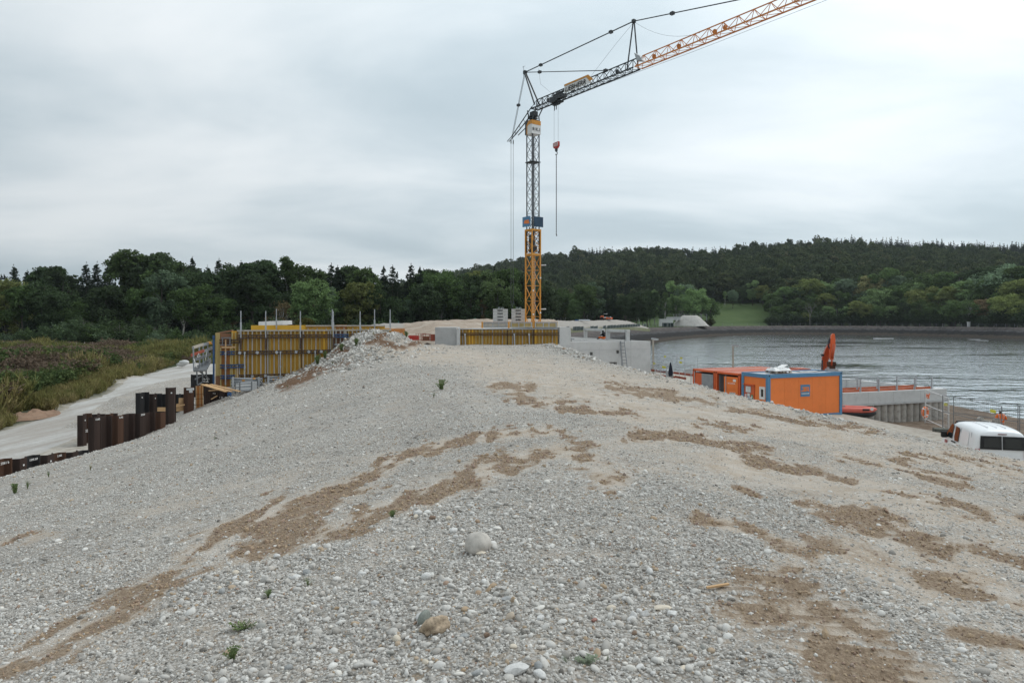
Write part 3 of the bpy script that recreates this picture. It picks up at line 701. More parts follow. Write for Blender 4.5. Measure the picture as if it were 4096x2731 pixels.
def leaf_quads(rng, cen, nrm, size, asp=0.75):
    n = len(cen)
    nrm = nrm / (np.linalg.norm(nrm, axis=1)[:, None] + 1e-9)
    t = rng.standard_normal((n, 3)); t -= (t * nrm).sum(1)[:, None] * nrm; t /= np.linalg.norm(t, axis=1)[:, None] + 1e-9
    bt = np.cross(nrm, t); s_ = size[:, None]
    fold = nrm * s_ * 0.22
    return np.stack([cen - t * s_ * .5 - fold, cen + bt * s_ * .5 * asp, cen + t * s_ * .5 - fold, cen - bt * s_ * .5 * asp], 1)
def crown_decid(seed, h, w, n, leaf, base=0.22, lobes=26, gap=0.0, top_round=1.0):
    rng = np.random.default_rng(seed)
    ch = h * (1 - base); cz = h * base + ch * 0.5
    cs, rs_ = [], []
    while len(cs) < lobes:
        p = rng.uniform(-1, 1, 3); r = np.linalg.norm(p)
        if r > 1 or r < 0.35: continue
        wz = 1 - 0.35 * max(0, p[2]) ** 2 / top_round - 0.25 * max(0, -p[2])
        cs.append([p[0] * w * .40 * wz, p[1] * w * .40 * wz, cz + p[2] * ch * .40]); rs_.append(w * rng.uniform(0.11, 0.20))
    cs = np.array(cs); rs_ = np.array(rs_)
    pick = rng.choice(len(cs), n, p=rs_ ** 2 / (rs_ ** 2).sum())
    d = rng.standard_normal((n, 3)); d[:, 2] += 0.35; d /= np.linalg.norm(d, axis=1)[:, None]
    # sub-clumps: leaves bunch on twigs so the lobe surface is broken
    tw = rng.standard_normal((lobes * 14, 3)); tw[:, 2] += 0.3; tw /= np.linalg.norm(tw, axis=1)[:, None]
    tk = tw[(pick * 14 + rng.integers(0, 14, n))]
    d = d * 0.42 + tk; d /= np.linalg.norm(d, axis=1)[:, None]
    rad = rs_[pick] * rng.uniform(0.62, 1.12, n) * (1 + 0.22 * rng.standard_normal(lobes * 14)[pick * 14 % (lobes * 14)])
    cen = cs[pick] + d * rad[:, None] * np.array([1.1, 1.1, 0.85])
    cen[:, 2] = np.maximum(cen[:, 2], h * base * 0.6)
    nr = d + 0.65 * rng.standard_normal((n, 3))
    q = leaf_quads(rng, cen, nr, leaf * rng.uniform(0.6, 1.3, n))
    return q, cs, rs_, np.clip(rng.normal(0.5, 0.22, n), 0, 1)
def trunk_decid(seed, h, w, cs, mat, name):
    rng = random.Random(seed); mb = MB(); r0 = h * 0.014
    pts = [Vector((0, 0, -0.4))]
    for k in range(1, 7): pts.append(Vector((rng.gauss(0, .012) * h, rng.gauss(0, .012) * h, h * 0.82 * k / 6)))
    for k in range(6): mb.tube(pts[k], pts[k + 1], r0 * (1 - k / 7), 6, r0 * (1 - (k + 1) / 7), cap=False)
    for c in cs[::2]:
        c = Vector(c); k = max(1, min(4, int(c.z / (h * 0.82) * 6 - 1.2))); a = pts[k]; m = (a + c) / 2 + Vector((0, 0, -0.03 * h))
        mb.tube(a, m, r0 * .42, 4, r0 * .26, cap=False); mb.tube(m, c, r0 * .26, 4, r0 * .08, cap=False)
    return mb.mesh(name, mat, True)
def crown_spruce(seed, h, w, n, leaf, base=0.10):
    rng = np.random.default_rng(seed); Q = []; nb = int(n / 22)
    zz = h * (base + (1 - base) * (1 - rng.random(nb) ** 0.72))
    az = rng.uniform(0, 2 * math.pi, nb)
    L = w * .5 * (1 - zz / h) ** 0.62 * rng.uniform(0.62, 1.12, nb) + 0.15
    cen, nr, sz = [], [], []
    t = rng.random((nb, 22)) ** 0.7
    droop = -0.20 * t * L[:, None] + 0.16 * (t ** 2) * L[:, None] - 0.22 * L[:, None] * (1 - zz / h)[:, None] * t
    side = rng.normal(0, 0.10, (nb, 22)) * L[:, None]
    x = np.cos(az)[:, None] * t * L[:, None] - np.sin(az)[:, None] * side; y = np.sin(az)[:, None] * t * L[:, None] + np.cos(az)[:, None] * side
    z = zz[:, None] + droop + rng.normal(0, .10, (nb, 22))
    cen = np.stack([x, y, z], -1).reshape(-1, 3)
    nrv = np.stack([np.cos(az)[:, None] * .5 + 0 * t, np.sin(az)[:, None] * .5 + 0 * t, 0.7 + 0 * t], -1).reshape(-1, 3) + 0.6 * rng.standard_normal((nb * 22, 3))
    sz = leaf * rng.uniform(.5, 1.25, nb * 22) * np.repeat(0.55 + 0.45 * (1 - zz / h), 22)
    q = leaf_quads(rng, cen, nrv, sz, 0.45)
    # leader
    zt = np.linspace(h * .93, h * 1.02, 14); cen = np.stack([rng.normal(0, .06, 14), rng.normal(0, .06, 14), zt], 1)
    q2 = leaf_quads(rng, cen, rng.standard_normal((14, 3)), np.full(14, leaf * .7), .4)
    q = np.concatenate([q, q2]); return q, np.clip(rng.normal(0.5, .22, len(q)), 0, 1)

KIND = {}
def reg(kind, i, crown_me, trunk_me): KIND.setdefault(kind, []).append((crown_me, trunk_me))
for i in range(5):
    q, cs, rr_, tn = crown_decid(300 + i, 20, [13, 11, 14, 12, 10][i], 9000, 0.52, base=[.16, .2, .12, .22, .18][i], lobes=[30, 26, 34, 24, 28][i])
    reg('broad', i, quads_mesh('crown_broad_%d' % i, q, m_leaf, tn), trunk_decid(300 + i, 20, 12, cs, m_bark, 'trunk_broad_%d' % i))
for i in range(3):
    q, cs, rr_, tn = crown_decid(330 + i, 20, [6.5, 7.5, 5.5][i], 5200, 0.46, base=[.25, .2, .32][i], lobes=22, top_round=.6)
    reg('slim', i, quads_mesh('crown_slim_%d' % i, q, m_leaf, tn), trunk_decid(330 + i, 20, 7, cs, m_birch if i != 1 else m_bark, 'trunk_slim_%d' % i))
for i in range(3):
    q, cs, rr_, tn = crown_decid(350 + i, 10, [6.5, 8, 7][i], 1500, 0.34, base=.3, lobes=13)
    reg('thin', i, quads_mesh('crown_thin_%d' % i, q, m_leaf, tn), trunk_decid(350 + i, 10, 7, np.concatenate([cs, cs + [.4, -.5, .8]]), m_birch, 'trunk_thin_%d' % i))
for i in range(4):
    q, tn = crown_spruce(370 + i, 20, [8.5, 7.0, 9.0, 7.5][i], 11000, 0.62, base=[.06, .12, .05, .18][i])
    reg('spruce', i, quads_mesh('crown_spruce_%d' % i, q, m_leaf, tn), MB().tube((0, 0, -.4), (0, 0, 19.4), .26, 6, .03).mesh('trunk_spruce_%d' % i, m_bark, True))
for i in range(4):      # bushes: upright fine sprays
    rng = np.random.default_rng(400 + i); nst = 70
    az = rng.uniform(0, 6.28, nst); lean = rng.uniform(0.05, 0.85, nst); hs = rng.uniform(2.2, 4.2, nst) * (1 - .35 * lean)
    t = rng.random((nst, 42)) ** .6
    r_ = lean[:, None] * 2.1 * t ** 1.2; cen = np.stack([np.cos(az)[:, None] * r_, np.sin(az)[:, None] * r_, hs[:, None] * t], -1).reshape(-1, 3) + rng.normal(0, .13, (nst * 42, 3))
    cen[:, 2] = np.maximum(cen[:, 2], .05)
    q = leaf_quads(rng, cen, rng.standard_normal((len(cen), 3)) + [0, 0, .4], .24 * rng.uniform(.6, 1.3, len(cen)), .55)
    mb = MB()
    for k in range(0, nst, 3): mb.tube((0, 0, -.2), (math.cos(az[k]) * lean[k] * 1.6, math.sin(az[k]) * lean[k] * 1.6, hs[k] * .8), .03, 4, .008, cap=False)
    reg('bush', i, quads_mesh('crown_bush_%d' % i, q, m_leaf, np.clip(rng.normal(.5, .22, len(q)), 0, 1)), mb.mesh('stems_bush_%d' % i, m_bark))
m_dead = simple('dead_wood', (.17, .16, .145), .9, var=.3)
def bare_tree(seed, h, n):
    rng = random.Random(seed); mb = MB()
    def grow(p, d, L, r, lv):
        q = p + d * L; mb.tube(p, q, r, 5, r * .62, cap=False)
        if lv == 0: return
        for _ in range(n if lv > 1 else 3):
            nd = (d + Vector((rng.gauss(0, .42), rng.gauss(0, .42), rng.gauss(.1, .25)))).normalized(); grow(p + d * L * rng.uniform(.55, 1), nd, L * rng.uniform(.5, .75), r * .55, lv - 1)
    grow(Vector((0, 0, -.3)), Vector((rng.gauss(0, .05), 0, 1)).normalized(), h * .45, h * .013, 4); return mb.mesh('dead_branches', m_dead)
DEAD = [bare_tree(i, 10, 3) for i in range(2)]

DARK = (0.066, 0.096, 0.049); MIDG = (0.095, 0.142, 0.056); OLIVE = (0.171, 0.198, 0.072); LITE = (0.165, 0.240, 0.101); SPRU = (0.043, 0.062, 0.040); GREY = (0.151, 0.211, 0.131); RUST = (0.240, 0.185, 0.105); YELL = (0.240, 0.240, 0.111); BUSHG = (0.124, 0.177, 0.093)
G_L, G_R, G_B = 'trees of the wood behind the meadow and spoil bank', 'trees on the far shore of the reservoir', 'bushes along the edge of the wood'
def plant(kind, name, label, cat, X, Y, h, colr, group=None, var=None, wide=1.0, z=None):
    crown_me, trunk_me = KIND[kind][(var if var is not None else RND.randrange(99)) % len(KIND[kind])]
    base = {'broad': 20, 'slim': 20, 'thin': 10, 'spruce': 20, 'bush': 4}[kind]; s_ = h / base
    z = float(ground_z(np.array([X]), np.array([Y]))[0]) if z is None else z
    t = thing(name, label, cat, (X, Y, z), RND.uniform(0, 6.28), group)
    t.scale = (s_ * wide, s_ * wide, s_)
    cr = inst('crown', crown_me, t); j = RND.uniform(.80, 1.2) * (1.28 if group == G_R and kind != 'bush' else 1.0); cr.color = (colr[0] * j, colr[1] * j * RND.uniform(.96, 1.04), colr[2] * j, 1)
    inst('stems' if kind == 'bush' else 'trunk', trunk_me, t); return t

G_L, G_R, G_B = 'trees of the wood behind the meadow and spoil bank', 'trees on the far shore of the reservoir', 'bushes along the edge of the wood'
def top_h(py, Y, X): return (HZ - py) / F * Y + E - float(ground_z(np.array([X]), np.array([Y]))[0])
def at_px(px, Y): return (px - CX) / F * Y
LAB = {'broad': 'rounded broadleaf tree', 'slim': 'slim airy tree', 'spruce': 'dark pointed spruce', 'thin': 'small thin crowned tree'}
def wood(px, py, Y, kind, colr, where, group, var=None, wide=1.0):
    X = at_px(px, Y); h = top_h(py, Y, X) * {'broad': 1.12, 'slim': 1.06, 'spruce': .95, 'thin': 1.0}[kind]
    nm = {'broad': 'broadleaf_tree', 'slim': 'slim_tree', 'spruce': 'spruce_tree', 'thin': 'thin_tree'}[kind]
    shade = {DARK: ' in dark leaf', MIDG: ' in mid green leaf', OLIVE: ' tinged olive', LITE: ' in light green leaf', SPRU: '', GREY: ' in grey green leaf', RUST: ' turning reddish brown', YELL: ' turning yellow'}[colr]
    tall_ = ('low ' if h < 15 else 'tall ' if h > 24 else '')
    return plant(kind, nm, tall_ + LAB[kind] + shade + ' ' + where, 'tree', X, Y, h, colr, group, var, wide)
# the wood on the left, read along its skyline; then a second, nearer and lower row
w1, w2, w3 = 'in the wood beyond the meadow', 'in the wood behind the yellow formwork', 'in the wood behind the spoil bank and crane'
for px, py, k, cc in ((-60, 1080, 'spruce', SPRU), (55, 1048, 'spruce', SPRU), (110, 1068, 'spruce', SPRU), (205, 1064, 'broad', DARK), (150, 1060, 'spruce', SPRU), (255, 1078, 'broad', DARK), (345, 1038, 'spruce', SPRU), (388, 1036, 'spruce', SPRU), (430, 1050, 'spruce', SPRU), (520, 1012, 'broad', MIDG), (610, 1015, 'broad', DARK), (670, 1040, 'broad', MIDG), (735, 1034, 'broad', DARK), (770, 1015, 'spruce', SPRU), (830, 1050, 'spruce', SPRU), (876, 1020, 'spruce', SPRU), (890, 1058, 'broad', DARK), (965, 1032, 'spruce', SPRU), (1000, 1040, 'broad', DARK)):
    wood(px, py, RND.uniform(186, 205), k, cc, w1, G_L)
for px, py, k, cc in ((1040, 1045, 'broad', DARK), (1100, 1040, 'spruce', SPRU), (1150, 1030, 'slim', MIDG), (1210, 1048, 'broad', MIDG), (1235, 1046, 'slim', DARK), (1280, 1065, 'spruce', SPRU), (1325, 1040, 'spruce', SPRU), (1350, 1050, 'spruce', SPRU), (1400, 1060, 'broad', DARK), (1455, 1072, 'broad', MIDG), (1480, 1052, 'spruce', SPRU), (1535, 1052, 'spruce', SPRU)):
    wood(px, py, RND.uniform(180, 200), k, cc, w2, G_L)
for px, py, k, cc in ((1570, 1048, 'spruce', SPRU), (1645, 1042, 'spruce', SPRU), (1680, 1055, 'spruce', SPRU), (1720, 1075, 'broad', DARK), (1760, 1070, 'broad', MIDG), (1800, 1070, 'spruce', SPRU), (1850, 1085, 'broad', DARK), (1900, 1092, 'broad', OLIVE), (1965, 1075, 'broad', LITE), (2020, 1080, 'broad', MIDG), (2060, 1120, 'broad', DARK), (2100, 1150, 'spruce', SPRU), (2140, 1140, 'broad', DARK)):
    wood(px, py, RND.uniform(196, 215), k, cc, w3, G_L)
e1, e2, e3 = 'at the edge of the meadow', 'just behind the yellow formwork wall', 'just behind the spoil bank'
for px, py, k, cc in ((20, 1110, 'broad', OLIVE), (90, 1150, 'broad', MIDG), (180, 1120, 'broad', DARK), (270, 1170, 'broad', DARK), (330, 1200, 'broad', MIDG), (420, 1145, 'broad', DARK), (470, 1190, 'broad', DARK), (560, 1150, 'broad', MIDG), (640, 1090, 'broad', GREY), (730, 1110, 'slim', GREY), (790, 1130, 'broad', MIDG), (850, 1180, 'broad', DARK), (900, 1200, 'broad', MIDG)):
    wood(px, py, RND.uniform(160, 172), k, cc, e1, G_L, wide=1.05)
for px, py, k, cc in ((925, 1195, 'thin', RUST), (1010, 1110, 'broad', DARK), (1080, 1150, 'broad', DARK), (1130, 1190, 'thin', RUST), (1230, 1140, 'slim', RUST), (1250, 1110, 'broad', LITE), (1320, 1150, 'slim', GREY), (1180, 1160, 'broad', DARK), (1380, 1200, 'broad', MIDG), (1440, 1125, 'broad', OLIVE), (1520, 1150, 'broad', DARK)):
    wood(px, py, RND.uniform(155, 168), k, cc, e2, G_L)
for px, py, k, cc in ((1590, 1130, 'spruce', SPRU), (1640, 1200, 'slim', GREY), (1700, 1130, 'broad', DARK), (1765, 1200, 'thin', GREY), (1830, 1140, 'broad', MIDG), (1880, 1150, 'broad', DARK), (1930, 1200, 'slim', RUST), (1990, 1110, 'broad', LITE), (2040, 1160, 'broad', MIDG), (2080, 1180, 'broad', DARK)):
    wood(px, py, RND.uniform(182, 195), k, cc, e3, G_L)
# middle: between the crane and the green meadow
w4 = 'behind the fill with the road roller'
for px, py, k, cc in ((2190, 1155, 'broad', MIDG), (2240, 1150, 'broad', MIDG), (2290, 1165, 'broad', LITE), (2340, 1140, 'broad', MIDG), (2385, 1135, 'broad', GREY), (2420, 1120, 'spruce', SPRU), (2455, 1125, 'spruce', SPRU), (2500, 1180, 'broad', DARK), (2545, 1165, 'broad', DARK), (2590, 1160, 'broad', DARK), (2210, 1220, 'slim', MIDG), (2260, 1230, 'slim', OLIVE), (2480, 1215, 'broad', DARK), (2570, 1222, 'broad', MIDG), (2310, 1190, 'broad', LITE), (2400, 1200, 'broad', DARK), (2350, 1215, 'slim', DARK)):
    wood(px, py, RND.uniform(300, 325), k, cc, w4, G_L, wide=1.1)
w5 = 'beside the pale gravel pile across the reservoir'
for px, py, k, cc in ((2620, 1150, 'slim', LITE), (2660, 1170, 'slim', MIDG), (2700, 1130, 'broad', LITE), (2740, 1135, 'broad', GREY), (2770, 1150, 'broad', LITE), (2808, 1150, 'slim', LITE), (2840, 1190, 'broad', MIDG), (2600, 1200, 'broad', DARK), (2650, 1215, 'broad', DARK), (2705, 1200, 'slim', MIDG), (2780, 1195, 'broad', DARK), (2520, 1200, 'broad', DARK), (2555, 1210, 'slim', DARK)):
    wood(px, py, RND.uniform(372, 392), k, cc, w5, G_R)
# the far shore on the right
w6, w7 = 'standing above the green meadow', 'above the far bank of the reservoir'
for px, py, k, cc in ((2900, 1165, 'slim', LITE), (2930, 1160, 'broad', GREY), (2970, 1140, 'broad', MIDG), (3010, 1125, 'broad', LITE), (3050, 1140, 'broad', OLIVE), (3090, 1150, 'broad', MIDG), (2880, 1200, 'broad', DARK), (2960, 1195, 'broad', DARK), (3040, 1200, 'broad', DARK)):
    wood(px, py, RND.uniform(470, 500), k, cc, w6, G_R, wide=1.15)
for i in range(64):
    px = 3085 + 1075 * (i + RND.uniform(-.4, .4)) / 64
    Yc = float(np.interp(px, [3000, 3200, 3400, 3600, 3800, 4096, 4200], [398, 404, 396, 377, 349, 309, 300]))
    row = i % 3
    tops = np.interp(px, [3085, 3150, 3300, 3450, 3600, 3750, 3900, 4000, 4150], [1160, 1135, 1105, 1088, 1075, 1085, 1060, 1045, 1070])
    py = tops + [0, 60, 120][row] + RND.uniform(-8, 26); cc = RND.choices((DARK, MIDG, OLIVE, LITE, GREY, RUST, YELL), (4, 5, 3, 3, 2, .8, .5))[0]
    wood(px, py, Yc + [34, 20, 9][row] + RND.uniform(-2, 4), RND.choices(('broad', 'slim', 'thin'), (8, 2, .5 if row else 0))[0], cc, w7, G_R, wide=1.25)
# bushes along the wood's edge
for i in range(30):
    px = -40 + 900 * (i + RND.uniform(-.4, .4)) / 30; Y = RND.uniform(142, 152)
    plant('bush', 'bush', 'wide leafy bush on the meadow edge below the wood', 'bush', at_px(px, Y), Y, RND.uniform(3.2, 6.0) + (1.8 if 250 < px < 620 else 0), (BUSHG, MIDG, GREY, BUSHG)[i % 4], G_B, wide=1.25)
for i in range(16):
    px = 880 + 680 * (i + RND.uniform(-.4, .4)) / 16; Y = RND.uniform(140, 150)
    plant('bush', 'bush', 'leafy bush growing behind the yellow formwork wall', 'bush', at_px(px, Y), Y, RND.uniform(4, 7.5), (MIDG, DARK, BUSHG)[i % 3], G_B)
for i in range(34):
    px = 3080 + 1080 * (i + RND.uniform(-.5, .5)) / 34; Yc = float(np.interp(px, [3000, 3200, 3400, 3600, 3800, 4096, 4200], [398, 404, 396, 377, 349, 309, 300]))
    plant('bush', 'bush', 'dark bush at the foot of the trees on the far bank', 'bush', at_px(px, Yc + 8), Yc + 8 + RND.uniform(-1, 2), RND.uniform(5, 10), DARK, G_R, wide=RND.uniform(1.6, 2.2))
X_, Y_ = at_px(1220, 132), 132
plant('broad', 'round_bush', 'round yellow green bush showing above the yellow formwork', 'bush', X_, Y_, top_h(1258, Y_, X_), (.12, .12, .035), None, 3, 1.1)
for px, py, Y, s_ in ((312, 1215, 150, 1.0), (330, 1205, 150, 1.1), (478, 1240, 146, .8), (585, 1240, 150, 1.0), (1140, 1180, 150, 1.1), (2715, 1180, 372, 2.2), (3240, 1160, 400, 3.0)):
    X_ = at_px(px, Y); h_ = top_h(py, Y, X_); z_ = float(ground_z(np.array([X_]), np.array([Y]))[0])
    d_ = bpy.data.objects.new('dead_tree', DEAD[int(px) % 2]); d_.location = (X_, Y, z_); sc_ = h_ / 13; d_.scale = (sc_, sc_, sc_); d_.rotation_euler = (0, 0, px); COL.objects.link(d_)
    tag(d_, 'leafless pale dead tree at the edge of the dark wood', 'tree', 'bare trees at the wood edges')

# the wooded hill: a far-off wood that reads as one mass
m_hill = leaf_tone_mat('hill_foliage', [(0.0, (0.036, 0.050, 0.034)), (0.25, (0.043, 0.060, 0.038)), (0.32, (0.061, 0.083, 0.046)), (0.6, (0.083, 0.108, 0.054)), (0.8, (0.112, 0.137, 0.065)), (0.9, (0.126, 0.130, 0.068)), (1.0, (0.154, 0.190, 0.100))])
HB = []
for i in range(4):
    q, cs, rr_, tn = crown_decid(500 + i, 20, [13, 14, 12, 15][i], 1500, 1.15, base=.05, lobes=16); HB.append(quads_mesh('hill_broad_%d' % i, q, m_hill, tn))
for i in range(2):
    q, tn = crown_spruce(520 + i, 22, 8.5, 2000, 1.25, base=.03); HB.append(quads_mesh('hill_spruce_%d' % i, q, m_hill, tn))
rs = np.random.default_rng(77); n = 11500
hy = 445 + 500 * rs.random(n) ** 0.9; hx = hy * rs.uniform(-.42, .86, n)
hpx = CX + F * hx / hy
ok = ~((hpx > 2790) & (hpx < 3110) & (hy < 500)); hx, hy, hpx = hx[ok], hy[ok], hpx[ok]; n = len(hx)
hz = ground_z(hx, hy)
con = (fbm(hx * .012, hy * .012, 88, 3) + 0.30 * sstep(700, 900, hy) + 0.25 * sstep(800, 880, hy) * sstep(3300, 3350, hpx)) > 0.22
idx = np.where(con, rs.integers(4, 6, n), rs.integers(0, 4, n))
sc_ = rs.uniform(.66, 1.10, n) * np.where(con, rs.uniform(.75, 1.0, n), 1.22)
tone = np.where(con, rs.uniform(0, .25, n), np.clip(rs.normal(.55, .17, n), .32, 1.0))
wood_ = scatter('hill_wood', np.stack([hx, hy, hz - .5], 1), np.stack([0 * hx, 0 * hx, rs.uniform(0, 6.28, n)], 1), np.stack([sc_ * rs.uniform(.9, 1.2, n), sc_, sc_ * rs.uniform(.85, 1.15, n)], 1), idx, tone, HB)
wood_['label'] = 'dense mixed wood covering the far hillside'; wood_['category'] = 'wood'
# dense fill of the wood behind the front rows, so that no sky shows between trunks
n = 520; fy = rs.uniform(200, 262, n); fx = fy * rs.uniform(-.92, .05, n); fz = ground_z(fx, fy)
sp = rs.random(n) < .55; idx = np.where(sp, rs.integers(4, 6, n), rs.integers(0, 4, n)); sc_ = rs.uniform(.80, .98, n)
back = scatter('deep_wood', np.stack([fx, fy, fz - .3], 1), np.stack([0 * fx, 0 * fx, rs.uniform(0, 6.28, n)], 1), np.stack([sc_, sc_, sc_], 1), idx, np.where(sp, .1, .35), HB)
back['label'] = 'dark mass of trees deep inside the wood'; back['category'] = 'wood'

# ------------------------------------------------------------------ scrub on the meadow
m_scrub = leaf_tone_mat('meadow_scrub', [(0.0, (0.080, 0.120, 0.050)), (0.22, (0.115, 0.150, 0.060)), (0.30, (0.15, 0.165, 0.060)), (0.42, (0.24, 0.22, 0.085)), (0.55, (0.29, 0.245, 0.115)), (0.62, (0.155, 0.118, 0.082)), (0.8, (0.19, 0.142, 0.104)), (1.0, (0.24, 0.185, 0.14))])
SC = []
for i in range(5):
    rng = np.random.default_rng(600 + i); nst = 46; az = rng.uniform(0, 6.28, nst); lean = rng.uniform(0, .55, nst); hs = rng.uniform(.6, 1.15, nst)
    r0_ = rng.uniform(0, .38, nst); k = 12; t = rng.random((nst, k)) ** (.55 if i < 3 else 1.0)
    r_ = r0_[:, None] + lean[:, None] * .55 * t; cen = np.stack([np.cos(az)[:, None] * r_, np.sin(az)[:, None] * r_, hs[:, None] * t], -1).reshape(-1, 3) + rng.normal(0, .035, (nst * k, 3))
    if i < 3: q = leaf_quads(rng, cen, rng.standard_normal((len(cen), 3)), .12 * rng.uniform(.5, 1.4, len(cen)), .5)
    else:
        a = rng.standard_normal((len(cen), 3)) * [1, 1, .15]; q = leaf_quads(rng, cen, a, .30 * rng.uniform(.6, 1.4, len(cen)), .12)
        up = np.array([0, 0, 1.]); L_ = .34 * rng.uniform(.6, 1.3, len(cen)); w_ = .022; dr = rng.normal(0, .10, (len(cen), 3)) + up * L_[:, None]; sd = np.cross(dr, rng.standard_normal((len(cen), 3))); sd = sd / np.linalg.norm(sd, axis=1)[:, None] * w_
        q = np.stack([cen - sd, cen + sd, cen + dr + sd * .3, cen + dr - sd * .3], 1)
    SC.append(quads_mesh('scrub_%d' % i, q, m_scrub, np.clip(rng.normal(.5, .25, len(q)), 0, 1)))
n = 30000
my = 34 + 112 * rs.random(n) ** 1.25; mx = -(20 + rs.random(n) * (my * .95 - 8))
rxl = road_x(my) - np.interp(my, [16, 66, 84, 112], [3.0, 3.0, 4.6, 4.6]); patch = np.exp(-(((mx + 35) / 9) ** 2 + ((my - 84) / 9) ** 2))
bare1 = np.exp(-(((mx + 60.5) / 3.5) ** 2 + ((my - 74) / 2.6) ** 2)) + np.exp(-(((mx + 31.2) / 2.0) ** 2 + ((my - 44.5) / 2.5) ** 2))
keep = (mx < rxl + .8 * fbm(mx * .7, my * .7, 5, 2)) & (patch < .35) & (bare1 < .5); keep |= (my > 100) & (mx < -18) & (patch < .35)
mx, my = mx[keep], my[keep]; n = len(mx); mz = ground_z(mx, my)
reg_ = fbm(mx * .10, my * .10, 701, 4) + .25 * fbm(mx * .5, my * .5, 711, 2); edge_ = np.clip(1 - (road_x(my) - mx - 2.6) / 5.5, 0, 1)
tone = np.where(edge_ + .6 * reg_ > .50, .32 + .25 * rs.random(n), np.where(reg_ > .04, .62 + .38 * rs.random(n), .28 * rs.random(n)))
far = my > 100; tone = np.where(far, np.where(reg_ > -.06, .62 + .38 * rs.random(n), .1 + .35 * rs.random(n)), tone)
idx = np.where((tone > .3) & (tone < .6), rs.integers(3, 5, n), rs.integers(0, 3, n)); sc_ = rs.uniform(.55, 1.25, n) * np.where(edge_ > .5, .62, 1.3) * (1 + .7 * np.clip(fbm(mx * .2, my * .2, 731, 3) * 2, -.4, 1))
ms_ = scatter('meadow_scrub', np.stack([mx, my, mz - .06], 1), np.stack([0 * mx, 0 * mx, rs.uniform(0, 6.28, n)], 1), np.stack([sc_ * 1.3, sc_ * 1.3, sc_], 1), idx, tone, SC)
ms_['label'] = 'brown and green wild herbs and grass growing on the meadow'; ms_['category'] = 'meadow'
# ------------------------------------------------------------------ shared object materials
m_conc = simple('concrete', (0.43, 0.43, 0.425), 0.9, var=0.22, scale=1.3, bmp=0.15)
m_conc_w = simple('pale_concrete', (0.55, 0.55, 0.54), 0.9, var=0.16, scale=1.5, bmp=0.1)
m_conc_r = simple('rough_pile_concrete', (0.36, 0.335, 0.30), 0.95, var=0.45, scale=2.6, bmp=0.6)
m_yply = simple('yellow_form_ply', (0.60, 0.325, 0.040), 0.55, var=0.28, scale=1.6, stretch=(1, 1, .35))
m_yply_b = simple('bright_form_ply', (0.72, 0.42, 0.045), 0.55, var=0.15, scale=1.6)
m_oply = simple('orange_brown_ply', (0.42, 0.17, 0.045), 0.6, var=0.35, scale=1.6, stretch=(1, 1, .4))
m_rply = simple('red_brown_ply', (0.24, 0.115, 0.06), 0.7, var=0.35, scale=2)
m_tim_y = simple('yellowed_timber', (0.46, 0.345, 0.14), 0.75, var=0.3, scale=3, stretch=(1, 1, .15))
m_tim_g = simple('weathered_timber', (0.44, 0.40, 0.34), 0.85, var=0.3, scale=3, stretch=(1, 1, .15))
m_tim_n = simple('fresh_timber', (0.52, 0.33, 0.17), 0.75, var=0.25, scale=4, stretch=(.2, 1, 1))
m_waler = simple('rusty_waler', (0.085, 0.055, 0.040), 0.8, var=0.45, scale=5)
m_blue = simple('blue_paint', (0.035, 0.085, 0.19), 0.6, var=0.35, scale=4)
m_cblue = simple('container_blue', (0.085, 0.215, 0.36), 0.5, var=0.18, scale=2)
m_galv = simple('galvanised_steel', (0.42, 0.44, 0.46), 0.5, metal=0.35, var=0.25, scale=5)
m_galv_d = simple('dull_steel', (0.20, 0.21, 0.22), 0.55, metal=0.3, var=0.3, scale=4)
m_rust = simple('rusted_sheet_pile', (0.038, 0.022, 0.017), 0.8, var=0.55, scale=2.2, stretch=(1.5, 1.5, .12), bmp=0.2)
m_rust_b = simple('blackened_sheet_pile', (0.020, 0.019, 0.020), 0.75, var=0.5, scale=2.2, stretch=(1.5, 1.5, .12))
m_rust_o = simple('brown_rusted_pile', (0.075, 0.036, 0.021), 0.85, var=0.5, scale=2.2, stretch=(1.5, 1.5, .12))
m_white = simple('white_paint', (0.74, 0.74, 0.73), 0.5, var=0.1, scale=3)
m_chalk = simple('white_marking', (0.72, 0.71, 0.69), 0.8, var=0.1)
m_black = simple('black_rubber', (0.018, 0.018, 0.019), 0.7, var=0.3)
m_dark = simple('dark_grey_paint', (0.038, 0.044, 0.050), 0.5, var=0.25, scale=3)
m_cyel = simple('crane_yellow', (0.62, 0.27, 0.035), 0.45, var=0.18, scale=2)
m_cor = simple('crane_orange', (0.58, 0.20, 0.035), 0.5, var=0.2, scale=2)
m_or = simple('container_orange', (0.80, 0.205, 0.045), 0.5, var=0.10, scale=.9)
m_or2 = simple('shipping_orange', (0.64, 0.12, 0.035), 0.5, var=0.2, scale=1.2)
m_red = simple('red_paint', (0.42, 0.032, 0.022), 0.5, var=0.25)
m_redb = simple('red_brown_board', (0.30, 0.075, 0.045), 0.75, var=0.35, scale=3)
m_orb = simple('orange_board', (0.50, 0.13, 0.06), 0.75, var=0.3, scale=3)
m_hivis = simple('hi_vis_orange', (0.80, 0.155, 0.012), 0.7, var=0.15, scale=8)
m_grey = simple('grey_paint', (0.27, 0.29, 0.31), 0.55, var=0.15)
m_ytag = simple('yellow_tag', (0.62, 0.60, 0.07), 0.6, var=0.1)
m_rope = simple('steel_rope', (0.10, 0.105, 0.11), 0.6, var=0.2)
m_logo = simple('logo_orange', (0.75, 0.20, 0.04), 0.5, var=0.05)
m_glass, nt, b = mat_new('dark_glass')
